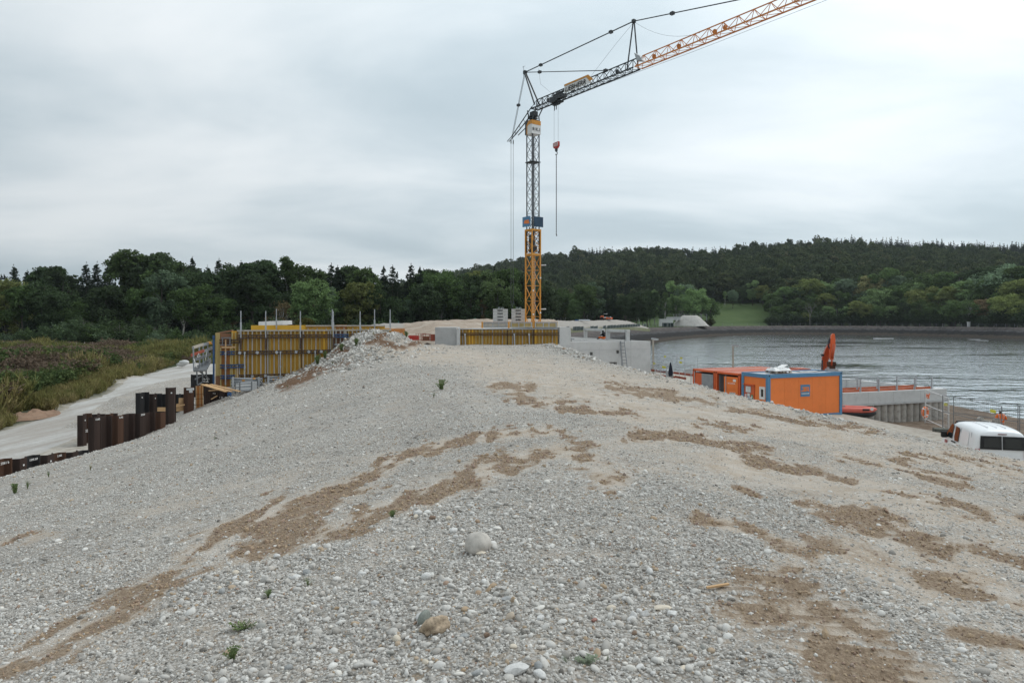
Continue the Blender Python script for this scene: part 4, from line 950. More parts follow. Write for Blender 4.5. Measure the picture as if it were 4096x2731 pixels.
b.inputs['Base Color'].default_value = (0.018, 0.022, 0.024, 1); b.inputs['Roughness'].default_value = 0.05; b.inputs['Specular IOR Level'].default_value = 0.6

# ------------------------------------------------------------------ tower crane (local x runs along the jib)
CRX, CRY, CZ0 = 2.3, 75.0, 3.6
ang = math.atan2(-0.805, 0.593)
def cz(rel): return E + rel - CZ0                 # height over the eye -> crane height
crane = thing('tower_crane', 'tall tower crane with yellow lattice mast, dark upper tower and orange jib', 'crane', (CRX, CRY, CZ0), ang)
def lattice(w, z0, z1, nb, rc, rb, chord_mat, mat, name, horiz=True):
    for sx in (-1, 1):
        for sy in (-1, 1): MB().bar((sx * w / 2, sy * w / 2, z0), (sx * w / 2, sy * w / 2, z1), rc * 2, rc * 2).build('chord', chord_mat, crane, local=True)
    mb = MB(); h = (z1 - z0) / nb
    cor = [(-1, -1), (1, -1), (1, 1), (-1, 1)]
    for f in range(4):
        a, c_ = cor[f], cor[(f + 1) % 4]
        for k in range(nb):
            p, q = (a, c_) if k % 2 == 0 else (c_, a)
            mb.tube((p[0] * w / 2, p[1] * w / 2, z0 + k * h), (q[0] * w / 2, q[1] * w / 2, z0 + (k + 1) * h), rb, 5)
            if horiz: mb.tube((a[0] * w / 2, a[1] * w / 2, z0 + k * h), (c_[0] * w / 2, c_[1] * w / 2, z0 + k * h), rb * .55, 5)
    mb.build(name, mat, crane, local=True)
zc, zd = cz(7.14), cz(9.83)
lattice(1.14, cz(-3.0), zc, 6, .060, .044, m_cyel, m_cyel, 'mast_bracing')
lattice(1.17, zc, zd, 3, .060, .038, m_cyel, m_cyel, 'telescoping_frame_bracing')
mb = MB()
for z_ in (zc, zd):
    for s_ in (-1, 1):
        mb.box((s_ * .60, 0, z_), (.10, 1.30, .2)); mb.box((0, s_ * .60, z_ + .003), (1.10, .10, .2))
mb.build('collar', m_cyel, crane, local=True)
lattice(.96, zc + .2, cz(20.3), 12, .046, .033, m_dark, m_dark, 'tower_bracing')
mb = MB()
for y_ in (-.16, .16): mb.bar((.18, y_, cz(-2)), (.18, y_, cz(20)), .035)
for k in range(74): mb.bar((.18, -.16, cz(-2) + .3 * k), (.18, .16, cz(-2) + .3 * k), .022)
mb.build('ladder', m_galv, crane, local=True)
MB().bx(-.6, .6, -.62, .62, cz(17.25), cz(17.33)).build('rest_platform', m_dark, crane, local=True)
mb = MB().bx(-.35, .35, -.3, .3, zc + .3, zc + 1.0); mb.bx(-.15, .2, -.45, .1, zc + 1.0, zc + 2.2)
mb.build('hoist_winch', m_dark, crane, local=True)
for z_ in (cz(6.0), cz(1.2)): MB().tube((.70, .60, z_), (1.15, .9, z_), .06, 8).build('work_lamp', m_white, crane, local=True)
for z_, s_ in ((cz(.8), 1), (cz(3.2), -1), (cz(4.6), 1), (cz(.6), -1)): MB().lathe([(.0, -.09), (.09, -.03), (.09, .05), (0, .09)], (.70, s_ * .5, z_), 8).build('lamp_globe', m_white, crane, local=True, smooth=True)
# sign box under the slewing head
z0, z1 = cz(20.3), cz(21.75)
sb = MB().bx(-.64, .60, -.60, .62, z0, z1).build('sign_box', m_white, crane, local=True)
MB().extrude([(.604, -.606, z1 - .45), (.604, .62, z1 - .45), (.604, .62, z1 + .01), (.604, -.606, z1 + .01)], (.012, 0, 0)).build('yellow_band', m_cyel, sb, local=True)
MB().extrude([(.60, -.604, z1 - .40), (.60, -.604, z1 + .01), (-.05, -.604, z1 + .01), (-.36, -.604, z1 - .45), (-.36, -.604, z0), (-.22, -.604, z0), (-.22, -.604, z1 - .55), (.0, -.604, z1 - .40)], (0, -.012, 0)).build('yellow_band', m_cyel, sb, local=True)
MB().extrude([(-.05, -.604, z1 + .01), (-.64, -.604, z1 + .01), (-.64, -.604, z0), (-.36, -.604, z0), (-.36, -.604, z1 - .45)], (0, -.012, 0)).build('dark_panel', m_dark, sb, local=True)
t_ = inst('lettering', text_mesh('81K.1', .48, m_black, .004, offset=.005), sb, (.618, .02, z0 + .48), (R(90), 0, R(90)))
# slewing head and cab tie work
mb = MB(); top = cz(23.0)
for sx in (-1, 1):
    for sy in (-1, 1):
        mb.tube((sx * .5, sy * .5, z1), (sx * .42 + .15, sy * .38, z1 + .55), .06, 6); mb.tube((sx * .42 + .15, sy * .38, z1 + .55), (.35 + sx * .75, sy * .45, top), .065, 6)
for k in range(3):
    z_ = z1 + .1 + .22 * k; mb.bx(-.45, .5, -.42, .42, z_, z_ + .05)
mb.bx(-.2, .5, -.3, .3, z1 + .5, top - .2)
mb.build('slewing_head', m_dark, crane, local=True)
def jib(s0, s1, bay, zb, zt, hw, mat, rc, rb):
    mb = MB()
    mb.tube((s0 + .5, 0, zt), (s1, 0, zt), rc, 6)
    mb.build('top_chord', mat, crane, local=True)
    for y_ in (-hw, hw): MB().bar((s0, y_, zb), (s1, y_, zb), rc * 1.8, rc * 1.8).build('bottom_chord', mat, crane, local=True)
    mb = MB(); n = max(1, round((s1 - s0) / bay)); b_ = (s1 - s0) / n
    for k in range(n):
        x0, x1 = s0 + k * b_, s0 + (k + 1) * b_; xm = (x0 + x1) / 2
        for y_ in (-hw, hw):
            mb.tube((x0, y_, zb), (min(xm, s1), 0, zt), rb, 5); mb.tube((xm, 0, zt), (x1, y_, zb), rb, 5)
        mb.tube((x0, -hw, zb), (x0, hw, zb), rb, 5); mb.tube((x0, -hw, zb), (x1, hw, zb), rb * .8, 5)
    mb.build('jib_bracing', mat, crane, local=True)
zb, zt = cz(23.05), cz(23.98)
jib(.2, 15.4, .95, zb, zt, .46, m_dark, .060, .034)
jib(15.6, 44.0, 1.42, zb, zt, .46, m_cor, .052, .028)
# king post and head struts
hx_, hz_ = -1.43, cz(27.6); kx, kz = 15.03, cz(27.5)
for y_ in (-.36, .36): MB().tube((.75, y_, cz(23.4)), (hx_, y_ * .25, hz_), .085, 6).build('head_strut', m_dark, crane, local=True)
for y_ in (-.42, .42): MB().tube((14.6 + (.6 if y_ > 0 else 0), y_, cz(23.1)), (kx, y_ * .15, kz), .065, 6).build('king_post', m_dark, crane, local=True)
MB().box((hx_, 0, hz_), (.3, .35, .35)).box((kx, 0, kz), (.28, .3, .3)).tube((hx_ - .25, 0, hz_ - .4), (hx_ - .25, 0, hz_ + .75), .02, 5).tube((hx_ - .5, 0, hz_ + .7), (hx_, 0, hz_ + .7), .015, 5).build('strut_heads', m_dark, crane, local=True)
MB().extrude([(15.4, -.35, cz(24.4)), (16.1, -.35, cz(23.9)), (16.4, -.35, cz(23.4)), (15.7, -.35, cz(23.6))], (0, .5, 0)).build('splice_plate', m_galv, crane, local=True)
tx, tz = -3.85, cz(20.9)
mb = MB()
for y_ in (-.4, .4):
    mb.tube((.3, y_, cz(23.25)), (tx, y_ * .3, tz), .065, 6); mb.tube((-.4, y_, cz(22.1)), (tx + .9, y_ * .45, tz + .05), .055, 6)
for k in range(5):
    t = k / 5; mb.tube((.3 + (tx - .3) * t, -.4 + .28 * t, cz(23.25) + (tz - cz(23.25)) * t), (.3 + (tx - .3) * (t + .1), .4 - .28 * t, cz(23.25) + (tz - cz(23.25)) * (t + .1)), .03, 5)
mb.tube((tx, -.12, tz), (tx - .8, -.12, tz - .35), .045, 5); mb.tube((tx, .12, tz), (tx - .8, .12, tz - .35), .045, 5)
mb.build('counter_strut', m_dark, crane, local=True)
def tie(a, b_, r, gap=.07, turn=None):
    mb = MB(); a, b_ = Vector(a), Vector(b_)
    for g in (-gap, gap): mb.tube(a + Vector((0, g, 0)), b_ + Vector((0, g, 0)), r, 5)
    for t in (turn or []): mb.box(a.lerp(b_, t), (.34, .3, .24))
    mb.build('tie_bar', m_dark, crane, local=True)
tie((hx_, 0, hz_), (tx, 0, tz), .026, .06, (.5,)); tie((hx_, 0, hz_), (kx, 0, kz), .032, .05, (.17, .82)); tie((hx_, 0, hz_), (11.6, 0, zt), .032, .05, (.2, .98)); tie((kx, 0, kz), (32.5, 0, zt), .03, .05, (.26,))
mb = MB(); pts = []
for k in range(13):
    t = k / 12; pts.append((15.1 + 7.4 * t, .05, kz - .1 + (zt + .05 - kz) * t - 1.3 * 4 * t * (1 - t) * .55))
mb.path(pts, .012, 4)
mb.path([(8.9, .1, zt), (12.6, .1, cz(26.2)), (kx, .1, kz)], .011, 4); mb.path([(3.2, .1, zt), (1.2, .1, cz(25.6)), (1.0, 0, cz(27.3))], .010, 4)
mb.build('slack_rope', m_rope, crane, local=True)
MB().path([(4.3, 0, zb - .15), (12, 0, zb - .32), (22, 0, zb - .5), (34, 0, zb - .55), (44, 0, zb - .3)], .013, 4).build('hoist_rope', m_rope, crane, local=True)
for s_ in (2.6, 6.7, 12.9, 20.3, 24.0, 25.0, 17.5, 31.5): MB().lathe([(.0, -.06), (.2, -.06), (.16, 0), (.2, .06), (0, .06)], (s_, 0, zb + .45), 10, 'Y').build('sheave', m_dark if s_ < 15 else m_cor, crane, local=True)
MB().bx(3.3, 5.3, -.35, .35, zb + .1, zb + .42).box((4.4, 0, zb + .6), (.6, .4, .4)).tube((3.7, -.2, zb + .5), (5.6, -.2, zb + .62), .13, 8).build('trolley_winch', m_dark, crane, local=True)
# name board on the jib
jb = MB().extrude([(5.9, -.56, zb + .12), (10.0, -.56, zb + .12), (9.3, -.54, zt + .06), (5.9, -.54, zt + .06)], (0, .03, 0)).build('name_board', m_white, crane, local=True)
MB().extrude([(5.9, -.585, zt - .06), (9.2, -.585, zt - .06), (9.7, -.59, zb + .35), (10.25, -.59, zb + .35), (9.5, -.575, zt + .10), (5.9, -.575, zt + .10)], (0, .02, 0)).build('yellow_band', m_cyel, jb, local=True)
inst('lettering', text_mesh('LIEBHERR', .66, m_black, .004, shear=.22, offset=.006, sx=1.12), jb, (7.6, -.60, zb + .43), (R(90), 0, 0))
# trolley, hook block, ropes
tr = MB().bx(3.5, 4.6, -.5, .5, zb - .22, zb - .06).box((4.0, 0, zb - .34), (.9, .35, .25)).tube((3.7, 0, zb - .4), (3.55, .1, zb - .95), .05, 5).tube((4.0, 0, zb - .4), (3.85, .1, zb - .9), .05, 5).build('trolley', m_dark, crane, local=True)
hkz = cz(18.62)
for s_ in (3.62, 4.28): MB().tube((s_, 0, zb - .3), (s_, 0, hkz), .012, 5).build('lifting_rope', m_rope, crane, local=True)
hb = MB().extrude([(3.56, -.12, hkz), (4.40, -.12, hkz + .06), (4.40, -.12, hkz - .38), (4.15, -.12, hkz - .62), (3.82, -.12, hkz - .62), (3.56, -.12, hkz - .42)], (0, .24, 0)).build('hook_block', m_red, crane, local=True)
for k in range(4): MB().extrude([(3.60 + .2 * k, -.125, hkz - .40), (3.69 + .2 * k, -.125, hkz - .40), (3.80 + .2 * k, -.125, hkz - .04), (3.71 + .2 * k, -.125, hkz - .04)], (0, -.012, 0)).build('white_stripe', m_white, hb, local=True)
mb = MB().box((3.98, 0, hkz - .75), (.22, .2, .28)); pts = [(3.98 + .16 * math.sin(t), 0, hkz - 1.1 + .16 * math.cos(t)) for t in np.linspace(-.4, 4.2, 10)]; mb.path(pts, .04, 6)
mb.build('hook', m_dark, hb, local=True)
# company boards on the tower
for k, (face, mt) in enumerate((('left', m_cblue), ('right', simple('dark_blue_board', (.02, .055, .10), .6, var=.3)))):
    z_ = cz(10.75)
    if face == 'left':
        bd = MB().bx(-.85, .55, -.80, -.76, z_ - .55, z_ + .55).build('company_board', mt, crane, local=True, label='blue company board with orange emblem')
        mb = MB().extrude([(-.62, -.804, z_ - .16), (.02, -.804, z_ - .24), (.40, -.804, z_ - .24), (.40, -.804, z_ - .10), (.28, -.804, z_ + .02), (.34, -.804, z_ + .18), (-.42, -.804, z_ + .18), (-.52, -.804, z_ + .02)], (0, -.01, 0)); mb.build('emblem', m_logo, bd, local=True)
    else:
        MB().bx(.76, .80, -.45, .80, z_ - .60, z_ + .50).build('company_board', mt, crane, local=True, label='dark blue board without an emblem')
# undercarriage (hidden below the wall in this view)
mb = MB().bx(-6.6, 1.4, -1.1, 1.1, cz(-1.35), cz(-.85)); mb.bx(-1.2, 1.2, -1.2, 1.2, cz(-3.0), cz(-1.35)); mb.bx(-2.6, 2.6, -.3, .3, cz(-3.6), cz(-3.0)); mb.bx(-.3, .3, -2.6, 2.6, cz(-3.55), cz(-3.05))
for sx, sy in ((-2.5, 0), (2.5, 0), (0, -2.5), (0, 2.5)): mb.bx(sx - .3, sx + .3, sy - .3, sy + .3, 0, cz(-3.6))
mb.build('undercarriage', m_cyel, crane, local=True)
# tie rods to the ballast
for y_ in (-.16, .16): MB().tube((tx, y_, tz - .6), (tx, y_, cz(1.9)), .022, 5).build('ballast_rope', m_rope, crane, local=True)
mb = MB()
for y_ in (-.16, .16): mb.tube((tx, y_, tz - .75), (tx, y_, tz - .35), .06, 6).tube((tx, y_, tz - .35), (tx, 0, tz), .03, 5).tube((tx, y_, cz(1.9)), (tx, y_, cz(2.2)), .05, 6).tube((tx, y_, cz(1.9)), (tx, 0, cz(1.5)), .03, 5)
mb.tube((tx, 0, cz(1.5)), (tx, 0, cz(-.8)), .03, 5); mb.build('rope_shackle', m_dark, crane, local=True)
# chain sling on the hook
sl = MB(); a = crane.matrix_basis @ Vector((3.98, 0, hkz - 1.2)); zl = E + 8.95
k = 0; z_ = a.z
while z_ > zl:
    if k % 2: sl.box((a.x, a.y, z_ - .07), (.05, .10, .16))
    else: sl.box((a.x, a.y, z_ - .07), (.10, .05, .16))
    z_ -= .13; k += 1
sl.tube((a.x, a.y, zl + .05), (a.x + .05, a.y, zl - .12), .06, 6)
solo(sl, 'chain_sling', m_galv_d, 'long chain sling hanging from the red and white hook block', 'chain', (a.x, a.y, zl))
# counterweight blocks: two stacks of six
m_pocket = simple('pocket_shadow_grey', (.10, .10, .10), .9, var=.3)
for st, (pxa, pxb, yb) in enumerate(((1972, 2031, 76.6), (2046, 2101, 76.6))):
    xa, xb = at_px(pxa, yb), at_px(pxb, yb)
    for k in range(6):
        zb_ = cz(-.85) + CZ0 + .005 + .352 * k
        nm = ('topmost', 'second from the top', 'third from the top', 'fourth from the top', 'fifth from the top', 'lowest')[5 - k]
        t = thing('counterweight_block', 'pale concrete counterweight block, %s in the stack %s' % (nm, 'beside the mast' if st else 'away from the mast'), 'concrete block', ((xa + xb) / 2, yb + .9, zb_), 0, 'counterweight blocks of the crane')
        w = (xb - xa) / 2; nx = (-.02, .18) if st else (-.04, .16)
        # block built round a real pocket in its front
        mb = MB().bx(-w, w, -.6, .9, 0, .34); mb.bx(-w, nx[0] - .3, -.9, -.6, 0, .34); mb.bx(nx[1] + .12, w, -.9, -.6, 0, .34); mb.bx(nx[0] - .3, nx[1] + .12, -.9, -.6, .24, .339); mb.bx(nx[0] - .3, nx[1] + .12, -.9, -.6, 0, .07)
        mb.build('block', m_conc_w, t, local=True)
        MB().tube(((nx[0] + nx[1]) / 2 - .2, -.8, .08), ((nx[0] + nx[1]) / 2, -.76, .235), .02, 5).build('lifting_bar', m_galv_d, t, local=True)
        if k == 5:
            for xo in (-.15, .22):
                MB().path([(xo - .1, -.2, .3), (xo - .1, -.2, .5), (xo + .1, -.2, .5), (xo + .1, -.2, .3)], .022, 5).build('lifting_loop', m_galv, t, local=True)
# ------------------------------------------------------------------ wall formwork on the left (local x along the wall, y into it)
ROT = R(20)
FO = Vector((-17.7, 44.0, 0.0)); fz0 = E - 4.35
fw = thing('wall_formwork', 'long yellow wall formwork with vertical timber beams and rusty walers above the gravel slope', 'formwork', (FO.x, FO.y, fz0), ROT)
def fz(rel): return E + rel - fz0
TOPF = -.64
panels = [(0, 1.98, m_yply), (1.985, 3.95, m_yply), (3.955, 5.95, m_yply), (5.955, 6.95, m_rply), (6.955, 9.9, m_yply)]
for x0, x1, mt in panels:
    if mt is m_rply:
        MB().bx(x0, x1, 0, .03, fz(-1.95), fz(TOPF)).build('form_panel', mt, fw, local=True, label='red brown plywood panel'); MB().bx(x0, x1, 0, .03, 0, fz(-1.955)).build('form_panel', m_yply, fw, local=True)
    else: MB().bx(x0, x1, 0, .03, 0, fz(TOPF)).build('form_panel', mt, fw, local=True)
bm_ = [MB().bx(-.04, .04, -.16, 0, 0, fz(TOPF) - .09).mesh('beam_%d' % i, m, bevel=.006) for i, m in enumerate((m_tim_g, m_tim_y, m_yply_b))]
seams = (1.98, 3.95, 5.95, 6.95)
x = .12; k = 0
while x < 9.8:
    mi = 0 if k % 3 in (0,) else 1 if RND.random() < .6 else (2 if 3.9 < x < 6 else 0)
    inst('timber_beam', bm_[mi], fw, (x, 0, .0), sc=(1, 1, 1)); x += .268 + RND.uniform(-.02, .02); k += 1
for s_ in seams: inst('timber_beam', bm_[0], fw, (s_ - .13, 0, 0)); MB().bx(s_ - .02, s_ + .02, -.04, 0.002, 0, fz(TOPF) - .1).build('seam_strip', m_waler, fw, local=True)
MB().bx(-.02, 9.9, -.17, .04, fz(TOPF) - .09, fz(TOPF)).build('top_rail', m_tim_g, fw, local=True)
def waler(x0, x1, rel, mat, parent=None, y=-.17):
    mb = MB(); z_ = fz(rel)
    mb.bx(x0, x1, y - .10, y, z_ + .045, z_ + .12); mb.bx(x0, x1, y - .10, y, z_ - .12, z_ - .045)
    xx = x0 + .15
    while xx < x1: mb.bx(xx, xx + .06, y - .08, y - .01, z_ - .05, z_ + .05); xx += .5
    return mb.build('waler', mat, parent or fw, local=True)
for x0, x1, mt in ((.0, 1.9, m_waler), (1.95, 4.2, m_waler), (4.25, 5.9, m_waler), (5.95, 7.0, m_blue), (7.05, 9.6, m_waler)): waler(x0, x1, -1.06, mt)
for x0, x1, mt in ((-.1, 2.3, m_waler), (2.35, 5.2, m_waler), (5.25, 6.3, m_waler), (6.35, 9.4, m_blue)): waler(x0, x1, -2.10, mt)
for x0, x1, mt in ((.1, 2.4, m_waler), (2.45, 5.0, m_waler)): waler(x0, x1, -3.62, mt)
MB().bx(5.97, 6.93, -.26, -.17, fz(-1.68), fz(-1.6)).build('cross_batten', m_galv, fw, local=True)
for x_ in (.15, 1.2, 2.4, 3.6, 4.4, 5.2, 6.3): MB().box((x_, -.29, fz(-2.10)), (.17, .03, .17), m=Matrix.Rotation(.6 * (x_ * 3 % 1.5), 3, 'Y')).build('tie_plate', m_galv, fw, local=True)
for x_ in (.9, 1.7, 3.3): MB().box((x_, -.29, fz(-3.62)), (.15, .03, .15)).build('tie_plate', m_galv, fw, local=True)
def prop(x, za, zb_, y=-.42):
    p = MB().tube((x, y, fz(za)), (x, y - .05, fz(zb_)), .036, 8).build('push_pull_prop', m_galv, fw, local=True)
    MB().tube((x, y, fz((za + zb_) / 2) - .05), (x, y, fz((za + zb_) / 2) + .06), .055, 8).box((x, y + .08, fz(za)), (.1, .2, .12)).build('collar', m_galv, p, local=True); return p
for x_ in (.45, 2.62, 4.8): prop(x_, -2.1, -3.95)
prop(5.95, -2.1, -3.2)
# guard-rail posts standing over the top edge
gp = MB().bx(-.03, .03, -.03, .03, 0, 1.75).bx(-.05, .05, -.045, .045, .5, 1.02).mesh('guard_post', m_galv)
br = MB().bx(-.05, .05, -.05, .03, -.75, .02).bx(-.02, .15, -.06, 0, -.06, .02).mesh('post_bracket', m_waler)
for x_ in (.22, 1.72, 3.87, 5.98, 7.75):
    g_ = inst('guard_post', gp, fw, (x_, -.30, fz(-1.16))); inst('post_bracket', br, g_, (0, 0, 0))
# the opposite face of the wall, standing a little higher
for x0, x1, mt, z_ in ((.8, 4.3, m_yply_b, -.35), (4.32, 6.3, m_yply, -.35), (6.32, 7.05, m_oply, -.33), (7.07, 9.7, m_yply, -.36)): MB().bx(x0, x1, 1.35, 1.38, 0, fz(z_)).build('form_panel', mt, fw, local=True)
MB().bx(4.3, 9.7, 1.22, 1.34, fz(-.44), fz(-.35)).build('top_rail', m_tim_g, fw, local=True)
for k in range(17): inst('timber_beam', bm_[k % 2], fw, (4.45 + .3 * k, 1.35, .18), sc=(1, .6, 1))
for x_ in (2.1, 5.75, 8.65, 9.75): inst('guard_post', gp, fw, (x_ + .3, 1.2, fz(-1.0)))
# raw concrete kicker the panels stand on
MB().bx(-1.35, 9.9, -.2, 2.0, -1.9, -.004).build('footing', m_conc, fw, local=True)
# stop-end panels at the corner
for x0, x1, mt, z0_, z1_ in ((-1.02, -.35, m_oply, -4.3, -1.62), (-.345, -.02, m_yply, -4.3, -.70), (-1.02, -.35, m_rply, -1.61, -.86)): MB().bx(x0, x1, -.02, .02, fz(z0_), fz(z1_)).build('stop_end_panel', mt, fw, local=True)
MB().bx(-1.30, -1.03, -.08, .10, fz(-3.55), fz(-.82)).build('corner_timber', m_tim_y, fw, local=True)
MB().bx(-1.30, -1.03, -.08, .10, fz(-4.3), fz(-3.56)).build('corner_timber', m_rply, fw, local=True)
for x_ in (-.98, -.70, -.40, -.30, -.10): MB().bx(x_ - .04, x_ + .04, -.18, -.02, fz(-4.3), fz(-1.75 if x_ < -.35 else -.8)).build('timber_beam', m_tim_y, fw, local=True)
MB().extrude([(-1.28, 0, fz(-.82)), (-.3, 0, fz(-.64)), (-.3, 0, fz(-.74)), (-1.28, 0, fz(-.92))], (0, 1.6, 0)).build('end_cover_board', m_rply, fw, local=True)
for rel, x0, x1, mt in ((-2.10, -1.02, -.15, m_blue), (-2.95, -1.02, .45, m_blue), (-3.62, -1.0, -.12, m_blue), (-1.36, -1.05, .2, m_waler)): waler(x0, x1, rel, mt)
mb = MB().bx(-1.0, -.3, -.30, -.2, fz(-1.62), fz(-1.56)); mb.bx(-.95, -.35, -.3, -.2, fz(-1.16), fz(-1.10)); mb.bx(-.9, -.84, -.3, -.2, fz(-1.55), fz(-1.16)); mb.bx(-.46, -.4, -.3, -.2, fz(-1.55), fz(-1.16)); mb.build('ladder_frame', m_galv_d, fw, local=True)
MB().bx(-.72, -.64, -.34, -.30, fz(-2.6), fz(-1.25)).build('loose_batten', m_tim_n, fw, local=True); MB().bx(-.92, -.1, -.38, -.345, fz(-1.78), fz(-1.68)).build('loose_batten', m_tim_n, fw, local=True)
prop(-.68, -2.1, -4.1, -.5)
MB().bx(-1.45, -1.34, -.12, .0, fz(-4.3), fz(-1.15)).bx(-1.46, -1.33, -.2, .0, fz(-1.15), fz(-.98)).build('blue_strongback', m_blue, fw, local=True)
# work platform hung on the wall end
wp = thing('work_platform', 'galvanised cantilever work platform with wooden guard boards on the end of the formwork', 'platform', P(800, 1530, 42.5))
def pl(px, py, Y): return P(px, py, Y)
dk = [pl(775, 1481, 41.0), pl(826, 1478, 42.2), pl(846, 1440, 44.6), pl(783, 1462, 43.6)]
MB().extrude(dk, (0, 0, -.10)).build('deck', m_galv_d, wp)
MB().bar(pl(774, 1478, 41.0), pl(843, 1438, 44.8), .03, .22).build('toe_board', m_galv_d, wp)
for px, ya, yb_, Y in ((773, 1386, 1480, 41.0), (797, 1388, 1470, 42.2), (812, 1378, 1462, 42.8), (831, 1374, 1452, 43.8)): MB().bar(pl(px, ya, Y), pl(px + 2, yb_, Y), .07, .05).build('guard_post', m_grey, wp)
for (pa, pb, mt) in (((769, 1391, 41.0), (813, 1377, 42.7), m_tim_g), ((812, 1379, 42.72), (848, 1370, 44.4), m_grey), ((764, 1421, 41.0), (817, 1402, 42.8), m_redb), ((815, 1405, 42.82), (849, 1391, 44.4), m_grey), ((775, 1440, 41.0), (843, 1416, 44.2), m_galv_d)): MB().bar(pl(*pa), pl(*pb), .04, .17).build('guard_board', mt, wp)
mb = MB()
for a_, b_ in (((796, 1483, 41.6), (838, 1517, 43.0)), ((787, 1484, 41.3), (790, 1540, 41.3)), ((809, 1484, 42.0), (811, 1530, 42.0)), ((780, 1517, 41.2), (812, 1500, 42.4)), ((790, 1541, 41.3), (823, 1519, 42.6)), ((824, 1478, 42.3), (826, 1510, 42.4))): mb.bar(pl(*a_), pl(*b_), .06)
mb.build('bracket', m_galv_d, wp)
mb = MB()
for a_, b_, c_ in (((795, 1412, 41.9), (789, 1428, 41.85), (802, 1424, 41.9)), ((775, 1434, 40.95), (781, 1452, 40.95), (788, 1470, 41.0)), ((828, 1400, 43.2), (826, 1412, 43.2), (822, 1440, 43.1))): mb.path([pl(*a_), pl(*b_), pl(*c_)], .022, 5)
mb.build('strap', m_chalk, wp)
hm = MB().lathe([(.0, .16), (.09, .14), (.15, .06), (.16, 0), (.19, -.01), (.19, -.03)], (0, 0, 0), 12)
hp = pl(838, 1375, 43.9); solo(hm, 'hard_hat', m_cyel, 'yellow hard hat hanging at the end of the formwork platform', 'hard hat', hp, smooth=True, local=True)
# white concrete element behind
t = thing('concrete_box_element', 'white concrete box standing behind the long yellow formwork', 'concrete block', P(1083, 1330, 60))
A = [P(1036, 1284, 58), P(1131, 1282, 60)]
MB().extrude([P(1035, 1335, 58), P(1132, 1335, 60), P(1132, 1299, 60), P(1035, 1305, 58)], (0, 1.2, 0)).build('lower_block', m_conc, t)
MB().extrude([P(1034, 1304, 57.97), P(1131, 1298, 59.97), P(1130, 1282, 60), P(1034, 1287, 58)], (0, 2.6, 0)).build('upper_block', m_conc_w, t)
# orange boarded box behind the rubble mound, red skip and rusty cages
t = thing('boarded_box', 'orange brown plywood boarded box behind the rubble mound', 'box', P(1550, 1372, 52))
MB().extrude([P(1470, 1375, 51), P(1619, 1375, 53), P(1619, 1314, 53), P(1470, 1316, 51)], (0, .05, 0)).build('board', m_oply, t)
MB().extrude([P(1470, 1375, 51), P(1440, 1375, 54), P(1440, 1316, 54), P(1470, 1316, 51)], (0, .05, 0)).build('board', m_rply, t)
MB().extrude([P(1485, 1313, 53.4), P(1566, 1313, 54.4), P(1566, 1330, 54.4), P(1485, 1330, 53.4)], (0, .05, 0)).build('rear_board', m_yply, t)
t = thing('rusty_cage', 'rusty steel pallet cage beside the concrete wall end', 'cage', P(1710, 1362, 57))
c0, w_, h_ = P(1705, 1362, 56.6), .62, .55
mb = MB()
for xa in (-1, 1):
    for ya in (-1, 1): mb.bar(c0 + Vector((xa * w_ / 2, ya * .4, 0)), c0 + Vector((xa * w_ / 2, ya * .4, h_)), .05)
for zz in (.02, .27, .52):
    for ya in (-.4, .4): mb.bar(c0 + Vector((-w_ / 2, ya, zz)), c0 + Vector((w_ / 2, ya, zz)), .04)
    for xa in (-w_ / 2, w_ / 2): mb.bar(c0 + Vector((xa, -.4, zz + .003)), c0 + Vector((xa, .4, zz + .003)), .04)
mb.build('frame', m_redb, t); MB().bx(c0.x - w_ * .4, c0.x + w_ * .4, c0.y - .34, c0.y + .34, c0.z + .04, c0.z + .36).build('contents', m_rply, t)
c1 = P(1722, 1364, 56.2); MB().bx(c1.x, c1.x + .35, c1.y, c1.y + .5, c1.z, c1.z + .55).build('stacked_bricks', m_redb, t)
t = solo(MB().bx(-.45, .45, -.3, .3, 0, .25).bx(-.38, .38, -.24, .24, .25, .27), 'rusty_steel_cage', m_red, 'bright red skip showing behind the rubble mound', 'skip', P(1655, 1360, 60), local=True); t.scale = (1, 1, 1.5); t.name = 'red_skip'
mb = MB(); c0 = P(1683, 1362, 58)
for k in range(5): mb.bar(c0 + Vector((-.4 + .2 * k, 0, 0)), c0 + Vector((-.4 + .2 * k, 0, .6)), .03)
for zz in (.05, .35, .6): mb.bar(c0 + Vector((-.45, 0, zz)), c0 + Vector((.45, 0, zz)), .03)
solo(mb, 'rusty_guard_frame', m_redb, 'low rusty steel frame leaning between red skip and cage', 'frame', c0)

# ------------------------------------------------------------------ pipes, crate, planks at the foot of the formwork
def pipe_stack(pa, pb, Y0, Y1, pys, label, name='prop_stack'):
    t = thing(name, label, 'steel props', P((pa + pb) / 2, pys[-1] + 6, (Y0 + Y1) / 2))
    for k, py in enumerate(pys):
        for j in range(3):
            p_ = MB().tube(P(pa, py + RND.uniform(-1.5, 1.5), Y0) + Vector((0, .16 * j, .0)), P(pb, py + RND.uniform(-3, 2), Y1) + Vector((0, .16 * j, 0)), .050, 8).build('steel_prop', m_galv if (k + j) % 2 else m_galv_d, t, smooth=True)
            if j == 0:
                f_ = .35 if k % 2 else .72; a_, b_ = P(pa, py, Y0), P(pb, py, Y1); MB().tube(a_.lerp(b_, f_), a_.lerp(b_, f_ + .09), .056, 8).build('yellow_marking', m_cyel, p_)
    for f_ in (.06, .93):
        px_ = pa + (pb - pa) * f_; Yk = Y0 + (Y1 - Y0) * f_ - .1
        MB().bar(P(px_, pys[0] - 8, Yk), P(px_, pys[-1] + 9, Yk), .10, .08).build('rack_post', m_galv, t)
    return t
